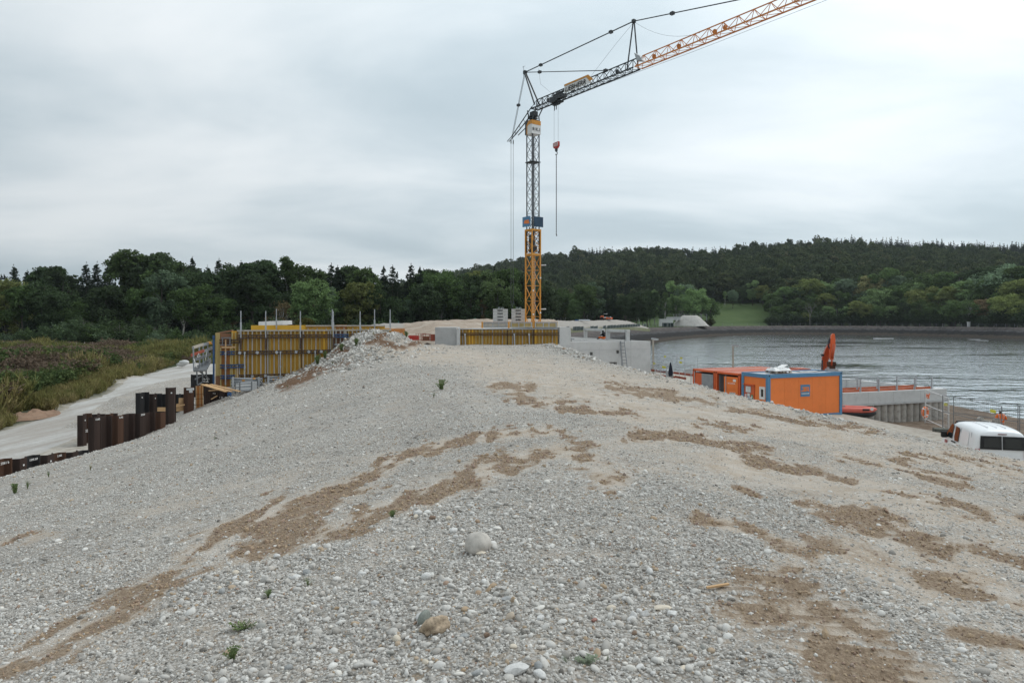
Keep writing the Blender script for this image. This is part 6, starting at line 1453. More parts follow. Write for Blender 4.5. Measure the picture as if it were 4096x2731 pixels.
MB().box(P(3326, 1454, 49.5), (.5, .4, .28)).box(P(3325, 1468, 49.5), (.42, .4, .3)).build('quick_coupler', m_rust_o, ex)
MB().box(P(3326, 1478, 49.5), (.75, .5, .14)).box(P(3330, 1484, 49.5), (.9, .6, .1)).tube(P(3312, 1480, 49.4), P(3312, 1468, 49.4), .1, 8).build('tilt_head', m_galv, ex)
gz_ = ex.location.z; bx_, by_ = XB.x - .2, XB.y + 2.2
MB().bx(bx_ - 1.3, bx_ + 1.3, by_ - .8, by_ + 2.6, gz_ + 1.0, gz_ + 2.1).bx(bx_ - 1.25, bx_ - .3, by_ - .9, by_ + .8, gz_ + 2.1, gz_ + 2.75).build('upper_body', m_exo, ex)
for s_ in (-1, 1): MB().bx(bx_ + s_ * 1.1 - .3, bx_ + s_ * 1.1 + .3, by_ - 1.6, by_ + 2.2, gz_, gz_ + .9).build('track', m_dark, ex, bevel=.15)
MB().bar((bx_ + .2, by_ - .6, gz_ + 1.6), P(3298, 1494, 50.9), .45, .5).build('boom_foot', m_exo, ex)

# ------------------------------------------------------------------ basin with bored piles and railings
BO = Vector((24.5, 50.5, .2)); bas = thing('concrete_basin', 'new pale concrete basin standing on a row of bored piles by the water', 'basin', BO, R(19.5)); bt = E - 5.42 - .2
MB().bx(0, 10.5, 0, .5, bt - .85, bt).build('front_wall', m_conc_w, bas, local=True, bevel=.01)
MB().bx(10.0, 10.5, .503, 10, bt - .85, bt - .003).build('side_wall', m_conc_w, bas, local=True); MB().bx(-4.0, 9.997, 9.5, 10, bt - .85, bt - .004).build('back_wall', m_conc_w, bas, local=True)
MB().bx(-4, 9.995, .51, 9.495, bt - 1.0, bt - .8).build('floor', m_conc_w, bas, local=True); MB().bx(.0, 10.5, -.06, .06, bt - 1.0, bt - .853).build('capping_beam', m_conc, bas, local=True)
for x_ in (2.4, 4.9, 7.7): MB().bx(x_, x_ + .02, -.006, 0, bt - .84, bt - .01).build('joint_strip', m_conc, bas, local=True)
MB().bx(5.2, 6.4, 9.45, 9.49, bt - .75, bt - .12).build('opening', m_black, bas, local=True); MB().bx(5.7, 6.2, 9.40, 9.44, bt - .7, bt - .3).build('notice', m_white, bas, local=True)
pm = []
for i in range(3):
    rng = random.Random(90 + i); prof_n = 12; mb = MB(); vs_ = []; fs_ = []
    for a in range(9):
        for k in range(prof_n):
            t_ = 2 * math.pi * k / prof_n; r_ = .325 * (1 + rng.uniform(-.05, .04)); vs_.append((r_ * math.cos(t_), r_ * math.sin(t_), -.9 + (bt - .1) * a / 8))
    fs_ = [(a * prof_n + k, a * prof_n + (k + 1) % prof_n, (a + 1) * prof_n + (k + 1) % prof_n, (a + 1) * prof_n + k) for a in range(8) for k in range(prof_n)]
    pm.append(mb.add(vs_, fs_).mesh('bored_pile_%d' % i, m_conc_r, True))
for k in range(16): inst('bored_pile', pm[k % 3], bas, (.3 + .655 * k, .36 + .03 * (k % 2), 0), (0, 0, k))
MB().bx(0, 10.3, .42, .5, -.9, bt - 1.0).build('earth_between_piles', m_conc_r, bas, local=True)
def railing(x0, x1, y_, n, label):
    t = thing('railing', label, 'railing', BO + Matrix.Rotation(R(19.5), 3, 'Z') @ Vector((x0, y_, bt)), R(19.5), 'galvanised railings on the basin'); L = x1 - x0
    for k in range(n):
        MB().bx(L * k / (n - 1) - .04, L * k / (n - 1) + .04, -.04, .04, 0, .95).bx(L * k / (n - 1) - .1, L * k / (n - 1) + .1, -.08, .08, 0, .02).build('post', m_galv, t, local=True)
    for z_ in (.95, .50): MB().bx(-.05, L + .05, -.025, .025, z_ - .04, z_ + .02).build('rail', m_galv, t, local=True)
    for k in range(n - 1): MB().bx(L * k / (n - 1) + .06, L * (k + 1) / (n - 1) - .06, .05, .09, .02, .19).build('toe_board', m_orb, t, local=True)
railing(.1, 9.2, .25, 6, 'front galvanised railing with orange toe boards on the concrete basin')
railing(-1.0, 9.2, 1.65, 6, 'second galvanised railing behind the front one on the basin'); MB().bx(-1.5, 9.3, 1.5, 1.9, bt - .8, bt).build('walkway_wall', m_conc_w, bas, local=True)

# ------------------------------------------------------------------ boat, board, lifebuoy, rope
bp = P(3372, 1664, 45.2); t = thing('inflatable_boat', 'red and black inflatable boat lying by the office container', 'boat', bp, R(-14))
def hull(r0, z0, xs, mat, nm, yo):
    mb = MB(); n = 12; vs_ = []
    for x_, r_ in xs:
        for k in range(n): a_ = 2 * math.pi * k / n; vs_.append((x_, yo(x_) + r_ * r0 * math.cos(a_), z0 + .25 * max(0, (x_ - 1.1)) ** 2 * .3 + r_ * r0 * math.sin(a_)))
    fs_ = [(i * n + k, i * n + (k + 1) % n, (i + 1) * n + (k + 1) % n, (i + 1) * n + k) for i in range(len(xs) - 1) for k in range(n)] + [tuple(range(n - 1, -1, -1)), tuple(range((len(xs) - 1) * n, len(xs) * n))]
    return mb.add(vs_, fs_).build(nm, mat, t, True, True)
XS = [(-1.0, .95), (-.5, 1), (.3, 1), (1.0, .97), (1.5, .9), (1.8, .72), (1.98, .4), (2.05, .1)]
m_boat = simple('boat_red', (.58, .12, .085), .5, var=.15)
yof = lambda x_: .55 * (1 - max(0, (x_ - .8) / 1.25) ** 2)
for s_ in (-1, 1):
    hull(.21, .46, XS, m_boat, 'upper_tube', lambda x_, s=s_: s * yof(x_)); hull(.22, .22, [(x_ - .02, r_) for x_, r_ in XS], m_black, 'lower_tube', lambda x_, s=s_: s * (yof(x_) - .01))
MB().bx(-1.0, 1.5, -.5, .5, .2, .26).build('floor', m_dark, t, local=True); MB().bx(1.0, 1.4, -.84, -.78, .5, .62).build('handle', m_black, t, local=True); MB().lathe([(0, -.01), (.1, -.01), (.1, .01), (0, .01)], (1.62, -.52, .58), 12, 'Y').build('emblem_disc', m_white, t, local=True)
solo(MB().extrude([P(3349, 1652, 44.4), P(3391, 1656, 44.8), P(3380, 1623, 44.9), P(3346, 1628, 44.5)], (.0, .06, .02)), 'leaning_board', m_dark, 'dark grey board leaning at the office container corner', 'board', P(3370, 1656, 44.6))
lp = P(3700.5, 1649, 43.8); t = thing('lifebuoy', 'orange lifebuoy hanging on the white fence panel by the shore', 'lifebuoy', lp, R(30))
def torus(R_, r_, n=28, m=10, a0=0, a1=2 * math.pi):
    mb = MB(); cl = abs(a1 - a0 - 2 * math.pi) < 1e-3; N_ = n if cl else n + 1
    vs_ = []
    for i in range(N_):
        a_ = a0 + (a1 - a0) * i / n
        for j in range(m): b_ = 2 * math.pi * j / m; vs_.append(((R_ + r_ * math.cos(b_)) * math.cos(a_), r_ * math.sin(b_), (R_ + r_ * math.cos(b_)) * math.sin(a_)))
    return mb.add(vs_, [(i * m + j, i * m + (j + 1) % m, ((i + 1) % N_) * m + (j + 1) % m, ((i + 1) % N_) * m + j) for i in range(n) for j in range(m)])
torus(.30, .075).build('ring', m_hivis, t, True, True)
for a_ in (R(45), R(135), R(225), R(315)): torus(.30, .080, 4, 10, a_ - .13, a_ + .13).build('white_band', m_white, t, True, True)
mb = MB(); mb.path([(.40 * math.cos(a_), -.02, .40 * math.sin(a_) - .02) for a_ in np.linspace(2.6, 5.6, 12)], .012, 5); mb.build('grab_rope', m_white, t, local=True)
rp = P(3711, 1592, 43.7); mb = MB(); rng = random.Random(3)
for k in range(16):
    a_, b_ = Vector((rng.uniform(-.12, .12), rng.uniform(-.05, .05), rng.uniform(0, .3))), Vector((rng.uniform(-.14, .14), rng.uniform(-.05, .05), rng.uniform(-.02, .3))); mb.path([a_, (a_ + b_) / 2 + Vector((0, 0, -.08)), b_], .018, 5)
solo(mb, 'rope_bundle', m_hivis, 'bundle of orange rope tied to the fence top above the lifebuoy', 'rope', rp, local=True)

# ------------------------------------------------------------------ site fences
def fence(a, b_, label, group, h=2.0, mat=None, tag_at=None, mesh=True, bot=.12):
    a, b_ = Vector(a), Vector(b_); mat = mat or m_galv; t = thing('site_fence', label, 'fence', a, 0, group)
    up = Vector((0, 0, 1)); r_ = .022
    MB().tube(a, a + up * h, r_, 7).build('post', mat, t); MB().tube(b_, b_ + up * h, r_, 7).build('post', mat, t)
    for z_ in (bot, h * .52, h): MB().tube(a + up * z_, b_ + up * z_, r_ * .85, 6).build('rail', mat, t)
    if mesh:
        mb = MB(); n = int((b_ - a).length / .11)
        for k in range(1, n): p_ = a.lerp(b_, k / n); mb.tube(p_ + up * bot, p_ + up * h, .0028, 3, cap=False)
        for k in range(1, 8): mb.tube(a + up * (bot + (h - bot) * k / 8), b_ + up * (bot + (h - bot) * k / 8), .0028, 3, cap=False)
        mb.build('wire_mesh', mat, t)
    if tag_at is not None:
        p_ = a.lerp(b_, tag_at[0]) + up * tag_at[1]; d = (b_ - a).normalized(); MB().bar(p_ - d * .2 + Vector((0, -.03, 0)), p_ + d * .2 + Vector((0, -.03, 0)), .012, .17).build('yellow_tag', m_ytag, t)
    return t
GF = 'mesh fence panels by the shore'
def ft(px, py_top, Y, h=2.0): p_ = P(px, py_top, Y); return Vector((p_.x, p_.y, p_.z - h))
fence(ft(3703, 1557, 43.6), ft(3796, 1592, 40.6), 'white mesh fence panel carrying the lifebuoy', GF, mat=m_white)
fence(ft(3771, 1581, 40.2), ft(4007, 1625, 35.6), 'grey mesh fence panel right behind the white van', GF, tag_at=(.86, 1.66), mat=m_galv_d)
fence(ft(3814, 1586, 41.4), ft(4072, 1618, 38.2), 'grey mesh fence panel ending at the doubled post behind the worker', GF, tag_at=None, mat=m_galv_d)
fence(ft(4079, 1620, 38.0), ft(4230, 1640, 35.5), 'grey mesh fence panel beyond the doubled post', GF, mat=m_galv_d)
fence(ft(3792, 1583, 42.2), ft(3700, 1570, 44.6), 'short mesh fence panel with a yellow tag near the basin corner', GF, tag_at=(.1, 1.45), mesh=False)
GE = 'mesh fence panels between pump house and containers'
for k, (a_, b_, tg, lab) in enumerate((((2606, 1416, 70, ), (2705, 1416, 66), (.55, 1.75), 'mesh fence panel at the pump house corner by the lamp'), ((2709, 1418, 66.4), (2790, 1428, 63), (.2, 1.7), 'mesh fence panel ending nearest the red roofed containers'), ((2655, 1416, 64.5), (2740, 1430, 61.5), (.80, 1.5), 'mesh fence panel with two yellow tags in mid row'), ((2621, 1428, 58), (2684, 1440, 56.5), (.55, 1.3), 'low mesh fence panel beside the hanging jacket'), ((2606, 1440, 60), (2668, 1438, 57.5), (.2, 1.7), 'mesh fence panel leaning at the concrete wall corner'))):
    fence(ft(*a_), ft(*b_), lab, GE, tag_at=tg, mat=m_galv)
# red brown guard boards on scaffold tubes
for k, (a_, b_, lab) in enumerate((((2604, 1480, 60), (2690, 1492, 57), 'upper red brown guard board at the pump house corner'), ((2690, 1490, 57), (2778, 1501, 55), 'upper red brown guard board running to the containers'), ((2604, 1499, 58), (2700, 1508, 55.5), 'lower red brown guard board at the pump house corner'), ((2700, 1506, 55.5), (2744, 1514, 54), 'lower red brown guard board ending before the container'))):
    p_, q_ = P(*a_), P(*b_); solo(MB().bar(p_, q_, .04, .17), 'guard_board', m_redb, lab, 'board', (p_ + q_) / 2, 'red brown guard boards of the pit edge')
for k, (px, y0_, y1_, Y) in enumerate(((2620, 1428, 1520, 57.9), (2643, 1462, 1512, 58), (2668, 1455, 1520, 57.5), (2717, 1470, 1528, 55.5), (2740, 1455, 1530, 55.2), (2764, 1455, 1525, 55), (2780, 1470, 1500, 60), (2690, 1430, 1515, 56.4))):
    p_ = P(px, y0_, Y); g_ = float(ground_z(np.array([p_.x]), np.array([Y]))[0]); solo(MB().tube((p_.x, p_.y, g_), p_, .026, 6), 'scaffold_tube', m_galv, 'upright galvanised scaffold tube at the pit edge by the guard boards', 'tube', (p_.x, p_.y, g_), 'scaffold tubes at the pit edge')
for k, (a_, b_) in enumerate((((2604, 1455, 61), (2780, 1462, 60)), ((2650, 1470, 60), (2780, 1488, 56)), ((2780, 1460, 66), (2850, 1462, 68)), ((2780, 1472, 66), (2850, 1473, 68)), ((2604, 1465, 59), (2700, 1470, 58)))): p_, q_ = P(*a_), P(*b_); solo(MB().tube(p_, q_, .024, 6), 'scaffold_rail', m_galv, 'level galvanised scaffold rail above the guard boards by the water', 'tube', (p_ + q_) / 2, 'scaffold rails at the pit edge')
for k, px in enumerate((2800, 2819, 2844)): p_ = P(px, 1460, 67); solo(MB().tube(p_ + Vector((0, 0, -1.3)), p_, .024, 6), 'scaffold_post', m_galv, 'short scaffold post standing by the water behind the containers', 'tube', p_ + Vector((0, 0, -1.3)), 'scaffold posts by the water')
# jacket on a cable reel
jp = P(2678, 1516, 55); t = thing('cable_reel', 'grey cable reel on edge beside the fence in front of the pit', 'cable reel', jp)
MB().lathe([(0, -.22), (.40, -.22), (.40, -.17), (.22, -.15), (.22, .15), (.40, .17), (.40, .22), (0, .22)], (jp.x, jp.y, jp.z + .40), 18, 'X').build('reel', m_galv, t)
jm = MB().add([(-.10, 0, 0), (.14, -.02, .05), (.22, -.02, .30), (.12, -.02, .8), (.06, 0, 1.12), (-.02, 0, 1.12), (-.08, -.02, .75), (-.17, -.02, .3), (-.08, .12, .05), (.14, .12, .08), (.2, .12, .3), (.1, .1, .8), (.05, .06, 1.1), (-.02, .06, 1.1), (-.07, .1, .75), (-.15, .12, .3)], [(0, 1, 2, 3, 4, 5, 6, 7), (15, 14, 13, 12, 11, 10, 9, 8)] + [(i, (i + 1) % 8, 8 + (i + 1) % 8, 8 + i) for i in range(8)])
solo(jm, 'jacket', simple('navy_cloth', (.012, .017, .03), .9, var=.4), 'dark navy jacket hung over the fence post by the cable reel', 'jacket', jp + Vector((-.05, -.5, .25)), local=True)
# lamp posts
def lamp(px, y0_, Y, label, dirx):
    p_ = P(px, y0_, Y); g_ = float(ground_z(np.array([p_.x]), np.array([Y]))[0]); t = thing('lamp_post', label, 'lamp', (p_.x, p_.y, g_), 0, 'lamp posts by the water')
    MB().tube((p_.x, p_.y, g_), p_, .10, 8, .075).build('post', m_tim_g, t); MB().box(p_ + Vector((.18 * dirx, 0, .05)), (.58, .34, .15), m=Matrix.Rotation(.12, 3, 'Y')).build('lamp_head', m_galv, t); MB().box(p_ + Vector((.22 * dirx, 0, -.045)), (.36, .26, .03)).build('lens', m_white, t)
lamp(2613, 1358, 62, 'pale lamp post at the corner of the concrete pump house', .8); lamp(2932, 1384, 58, 'weathered lamp post standing behind the orange containers', 1)
solo(MB().bx(-.5, .5, -.3, .3, 0, .28).bx(-.35, .35, -.2, .2, .28, .5), 'site_rubble', m_conc, 'grey building rubble in the pit behind the guard boards', 'rubble', P(2755, 1497, 64), local=True)
# ------------------------------------------------------------------ white van
VR = Vector((17.62, 26.0, 0)); hd = math.atan2(.964, .265)
vz = float(ground_z(np.array([19.5]), np.array([28.0]))[0]); vz = E - 5.95
lft = Vector((-math.sin(hd), math.cos(hd), 0)); vc = VR - lft * .905
van = thing('van', 'white delivery van parked below the embankment, its roof and rear windows showing', 'van', (vc.x, vc.y, vz), hd)
m_vanw = simple('van_white', (.78, .79, .80), .25, var=.05, scale=1.2, spec=.5)
# stations along the body: x, floor, belt height, roof height, half widths at sill, belt, roof
ST = [(0.0, .42, .95, 1.66, .86, .86, .70), (.06, .34, 1.02, 1.76, .89, .89, .74), (.5, .30, 1.04, 1.82, .905, .90, .76), (1.4, .30, 1.04, 1.84, .905, .90, .77), (2.3, .30, 1.04, 1.82, .905, .90, .76), (2.75, .30, 1.04, 1.74, .905, .90, .74), (3.15, .30, 1.03, 1.40, .905, .89, .74), (3.42, .30, 1.02, 1.10, .90, .87, .76), (3.9, .30, .90, .97, .86, .82, .72), (4.25, .32, .72, .80, .78, .74, .62), (4.38, .40, .58, .64, .62, .60, .5)]
mb = MB(); ring = 14; vs_ = []
for x_, fl, be, ro, ws, wb, wr_ in ST:
    half = [(ws * .92, fl), (ws, fl + .18), (ws + .0, (fl + be) / 2), (wb, be), (wb + (wr_ - wb) * .55, be + (ro - be) * .55), (wr_ + .02, ro - .09 * min(1, (ro - be) / .5)), (wr_ * .72, ro)]
    vs_ += [(x_, y_, z_) for y_, z_ in half] + [(x_, -y_, z_) for y_, z_ in reversed(half)]
fs_ = [(i * ring + k, i * ring + (k + 1) % ring, (i + 1) * ring + (k + 1) % ring, (i + 1) * ring + k) for i in range(len(ST) - 1) for k in range(ring)] + [tuple(range(ring - 1, -1, -1)), tuple(range((len(ST) - 1) * ring, len(ST) * ring))]
mb.add(vs_, fs_); body = mb.build('body', m_vanw, van, True, True)
md = body.modifiers.new('round', 'SUBSURF'); md.levels = md.render_levels = 1
def side(x, z, off=.012):                      # point on the left flank at length x and height z
    xs_ = [s[0] for s in ST]; f = lambda j: float(np.interp(x, xs_, [s[j] for s in ST])); be, ro, wb, wr_ = f(2), f(3), f(5), f(6)
    t_ = min(1, max(0, (z - be) / max(.05, (ro - .09 - be)))); return Vector((x, wb + (wr_ + .02 - wb) * t_ + off, z))
def flank(pts, mat, name, off=.012, th=.015, parent=None):
    a_ = [side(x_, z_, off) for x_, z_ in pts]; return MB().extrude(a_, (0, th, 0)).build(name, mat, parent or van, local=True)
fw_ = flank([(2.42, 1.05), (3.22, 1.05), (3.12, 1.22), (2.80, 1.60), (2.50, 1.62), (2.42, 1.55)], m_glass, 'front_door_window')
flank([(1.72, 1.02), (2.10, 1.02), (2.18, 1.15), (2.16, 1.60), (1.80, 1.58), (1.70, 1.5)], m_glass, 'side_window')
for x_ in (2.32, 1.60, .55): flank([(x_, .45), (x_ + .012, .45), (x_ + .012, 1.6), (x_, 1.6)], m_grey, 'door_gap', .006, .008)
for x_ in (2.36, 2.12): flank([(x_ - .09, .92), (x_ + .09, .92), (x_ + .09, .965), (x_ - .09, .965)], m_black, 'door_handle', .012, .03)
flank([(1.0, .86), (1.5, .83), (1.5, .88), (1.0, .92)], m_black, 'slide_rail', .004, .012)
flank([(.7, 1.06), (1.45, 1.06), (1.45, 1.5), (.78, 1.55)], m_vanw, 'side_pressing', .004, .01)
mir = MB().box((3.02, 1.02, 1.12), (.14, .22, .26)).build('wing_mirror', m_black, van, local=True, bevel=.03); MB().box((3.02, .90, 1.05), (.08, .16, .06)).build('mirror_arm', m_black, mir, local=True)
for k in range(3): flank([(3.02 + .14 * k, .70), (3.10 + .14 * k, .70), (3.04 + .14 * k, .88), (2.96 + .14 * k, .88)], m_red, 'red_stripe', .012, .006)
for s_ in (-1, 1):
    y0_, y1_ = sorted((s_ * .02, s_ * .74)); rg = MB().extrude([(-.035, y0_, 1.06), (-.035, y1_, 1.06), (-.015, y1_ * .96 if s_ > 0 else y1_, 1.56), (-.015, y0_ if s_ > 0 else y0_ * .96 + .0, 1.56)], (.02, 0, 0)).build('rear_window', m_black, van, local=True)
    MB().extrude([(-.045, s_ * .09, 1.12), (-.045, s_ * .62, 1.12), (-.032, s_ * .60, 1.48), (-.028, s_ * .09, 1.50)], (.012, 0, 0)).build('pane', m_glass, rg, local=True)
    MB().bx(-.02, .06, s_ * .80 - .07, s_ * .80 + .07, .75, 1.05).build('tail_lamp', m_red, van, local=True)
    for x_ in (.85, 3.55):
        w_ = MB().lathe([(0, -.1), (.28, -.1), (.32, -.06), (.32, .06), (.28, .1), (0, .1)], (x_, s_ * .80, .32), 20, 'Y').build('wheel', m_black, van, local=True, smooth=True); MB().lathe([(0, -.11), (.2, -.11), (.2, .11), (0, .11)], (x_, s_ * .80, .32), 16, 'Y').build('rim', m_galv, w_, local=True)
MB().bx(-.04, 0.0, -.14, .14, 1.63, 1.66).build('brake_lamp', simple('dark_red_lamp', (.12, .01, .012), .3), van, local=True)
MB().extrude([(2.80, -.62, 1.72), (3.36, -.66, 1.16), (3.36, .66, 1.16), (2.80, .62, 1.72)], (.03, 0, .02)).build('windscreen', m_glass, van, local=True)
for y_ in (-.3, 0, .3): MB().bx(.5, 2.0, y_ - .012, y_ + .012, 1.78, 1.835).build('roof_rib', m_vanw, van, local=True)

# ------------------------------------------------------------------ people
def person(name, label, loc, rz, joints, edges, radii, zones):
    """skin-modifier figure: joints (name -> point), edges, radius per joint; zones pick the material of each face"""
    me = bpy.data.meshes.new(name); nm = list(joints); me.from_pydata([joints[k] for k in nm], [(nm.index(a), nm.index(b)) for a, b in edges], [])
    ob = bpy.data.objects.new(name, me); COL.objects.link(ob)
    sk = ob.modifiers.new('skin', 'SKIN'); ob.modifiers.new('smooth', 'SUBSURF').levels = 2
    for i, k in enumerate(nm):
        r_ = radii[k]; me.skin_vertices[0].data[i].radius = r_ if isinstance(r_, tuple) else (r_, r_); me.skin_vertices[0].data[i].use_root = (k == 'pelvis')
    dg = bpy.context.evaluated_depsgraph_get(); m2 = bpy.data.meshes.new_from_object(ob.evaluated_get(dg)); bpy.data.objects.remove(ob)
    m2.materials.clear(); mats = []
    for f in m2.polygons:
        mt = zones(f.center)
        if mt not in mats: mats.append(mt)
        f.material_index = mats.index(mt); f.use_smooth = True
    for mt in mats: m2.materials.append(mt)
    t = thing('person', label, 'person', loc, rz); inst('body', m2, t); return t
m_skin = simple('skin', (.38, .22, .16), .6, var=.15); m_hair = simple('brown_hair', (.04, .025, .018), .8, var=.3); m_trou = simple('navy_trousers', (.02, .026, .045), .9, var=.3); m_hood = simple('black_hoodie', (.012, .012, .014), .9, var=.4); m_refl = simple('reflective_tape', (.55, .57, .58), .5, var=.1)
J = {'pelvis': (0, 0, .95), 'waist': (0, 0, 1.1), 'chest': (0, .01, 1.32), 'neck': (0, .02, 1.5), 'head0': (0, .03, 1.58), 'head1': (0, .03, 1.70)}
Rr = {'pelvis': (.19, .15), 'waist': (.20, .15), 'chest': (.22, .15), 'neck': (.085, .085), 'head0': .095, 'head1': .085}
Ed = [('pelvis', 'waist'), ('waist', 'chest'), ('chest', 'neck'), ('neck', 'head0'), ('head0', 'head1')]
for s_, n_ in ((-1, 'r'), (1, 'l')):
    J.update({n_ + 'sh': (s_ * .20, .01, 1.42), n_ + 'el': (s_ * .34, -.04, 1.16), n_ + 'wr': (s_ * .22, .20, 1.06), n_ + 'ha': (s_ * .16, .27, 1.07), n_ + 'hip': (s_ * .10, 0, .86), n_ + 'kn': (s_ * .12, .02, .48), n_ + 'an': (s_ * .13, -.02, .09), n_ + 'toe': (s_ * .15, .16, .04)})
    Rr.update({n_ + 'sh': .095, n_ + 'el': .072, n_ + 'wr': .05, n_ + 'ha': .045, n_ + 'hip': .12, n_ + 'kn': .085, n_ + 'an': .06, n_ + 'toe': .045})
    Ed += [('chest', n_ + 'sh'), (n_ + 'sh', n_ + 'el'), (n_ + 'el', n_ + 'wr'), (n_ + 'wr', n_ + 'ha'), ('pelvis', n_ + 'hip'), (n_ + 'hip', n_ + 'kn'), (n_ + 'kn', n_ + 'an'), (n_ + 'an', n_ + 'toe')]
def z_worker(c):
    if c.z > 1.51: return m_hair if (c.y < .08 or c.z > 1.66) else m_skin
    if c.z > .82:
        if abs(c.z - 1.12) < .03 and abs(c.x) < .24: return m_refl
        if abs(c.z - .88) < .025: return m_refl
        if abs(abs(c.x) - .15) < .022 and c.z > 1.15: return m_refl
        if c.y > .18: return m_skin
        return m_hivis
    return m_trou if c.z > .12 else m_black
wl = P(4003, 1640, 47.0); wgz = wl.z - 1.76
person('worker', 'worker in orange hi-vis jacket and dark trousers standing with back turned near the shore', (wl.x, wl.y, wgz), R(-8), J, Ed, Rr, z_worker)
# seated worker in black hoodie
J2 = {'pelvis': (0, 0, .13), 'waist': (0, .03, .30), 'chest': (0, .08, .52), 'neck': (0, .13, .68), 'head0': (0, .17, .76), 'head1': (0, .17, .86)}
R2 = {'pelvis': (.19, .16), 'waist': (.19, .15), 'chest': (.21, .15), 'neck': (.10, .10), 'head0': .115, 'head1': .10}
E2 = [('pelvis', 'waist'), ('waist', 'chest'), ('chest', 'neck'), ('neck', 'head0'), ('head0', 'head1')]
for s_, n_ in ((-1, 'r'), (1, 'l')):
    J2.update({n_ + 'sh': (s_ * .20, .09, .60), n_ + 'el': (s_ * .27, .22, .40), n_ + 'wr': (s_ * .14, .40, .40), n_ + 'ha': (s_ * .09, .47, .42), n_ + 'hip': (s_ * .11, .06, .12), n_ + 'kn': (s_ * .22, .46, .20), n_ + 'an': (s_ * .08, .62, .07), n_ + 'toe': (s_ * .06, .76, .05)})
    R2.update({n_ + 'sh': .09, n_ + 'el': .07, n_ + 'wr': .05, n_ + 'ha': .045, n_ + 'hip': .115, n_ + 'kn': .085, n_ + 'an': .06, n_ + 'toe': .045})
    E2 += [('chest', n_ + 'sh'), (n_ + 'sh', n_ + 'el'), (n_ + 'el', n_ + 'wr'), (n_ + 'wr', n_ + 'ha'), ('pelvis', n_ + 'hip'), (n_ + 'hip', n_ + 'kn'), (n_ + 'kn', n_ + 'an'), (n_ + 'an', n_ + 'toe')]
def z_seat(c):
    if c.y > .50: return m_black
    if c.z < .24: return m_hivis
    if c.z < .48 and c.y > .40: return m_skin
    if .70 < c.z < .86 and c.y > .26: return m_skin
    return m_hood
sp_ = P(2418, 1356, 65.4); sp_.z = E - 1.84
person('seated', 'worker in black hoodie and orange trousers sitting on the concrete deck', sp_, R(62), J2, E2, R2, z_seat)

# ------------------------------------------------------------------ things by the shore
a_ = P(3922, 1683, 43.5); b_ = P(3985, 1688, 42.5); t = thing('wheel_axle', 'dirty steel axle with two drum wheels lying on the mud near the worker', 'axle', (a_ + b_) / 2)
d = (b_ - a_).normalized()
MB().tube(a_, b_, .09, 10).build('axle', m_tim_g, t)
for p_ in (a_, b_): MB().tube(p_ - d * .09, p_ + d * .09, .26, 14).build('drum', m_conc_r, t)
m_ftg = simple('mossy_concrete', (.10, .10, .085), .95, var=.4, scale=6, bmp=.4)
c0 = P(3772, 1742, 37.5); t = thing('concrete_footing', 'dark weathered concrete footing block beside the van front', 'concrete block', c0, R(-18))
MB().bx(-.45, .55, -.3, .3, 0, .40).build('block', m_ftg, t, local=True, bevel=.03); MB().bx(-.2, .5, -.37, -.34, .12, .32).build('recess', m_dark, t, local=True)
solo(MB().bx(-4.2, 4.2, -.6, .6, -.05, .16).bx(-4.4, -1, -.5, .5, .16, .2), 'pontoon', m_conc_w, 'long pale pontoon floating near the far bank of the reservoir', 'pontoon', PG(3534, 1354, 0), local=True)
for k, (px, py) in enumerate(((3900, 1358), (3930, 1362))): solo(MB().bx(-2.2, 2.2, -.3, .3, -.05, .1).bx(-1.2, 1.6, -.2, .2, .1, .14), 'float', m_conc, ('flat grey float near the far bank below the stone marker', 'flat grey float farther out from the far bank')[k], 'float', PG(px, py, 0), local=True)
# bank fence along the crest, marker stone
def on_crest(px, back=2.0):
    k = int(np.argmin(np.abs(CX + F * crest[:, 0] / crest[:, 1] - px) + (crest[:, 1] < 150) * 1e4)); return Vector((crest[k, 0] - nrm[k, 0] * back, crest[k, 1] - nrm[k, 1] * back, 4.80))
pts = [on_crest(px) for px in range(2900, 4190, 46)]
fpm = MB().tube((0, 0, -.3), (0, 0, 1.7), .07, 5).mesh('bank_fence_post', m_galv_d)
bf = thing('bank_fence', 'long low wire fence with posts along the far bank of the reservoir', 'fence', pts[0])
for p_ in pts: inst('post', fpm, bf, p_ - pts[0])
mb = MB()
for a_, b_ in zip(pts[:-1], pts[1:]):
    for z_ in (.5, 1.0, 1.5): mb.tube(a_ + Vector((0, 0, z_)), b_ + Vector((0, 0, z_)), .02, 3, cap=False)
mb.build('wire', m_galv_d, bf)
p_ = on_crest(3880, 1.2); solo(MB().bx(-.5, .5, -.5, .5, -.2, 2.4).bx(-.6, .6, -.6, .6, 2.4, 2.6), 'marker_stone', m_conc, 'small pale stone marker standing on the far bank crest', 'marker', p_, local=True)

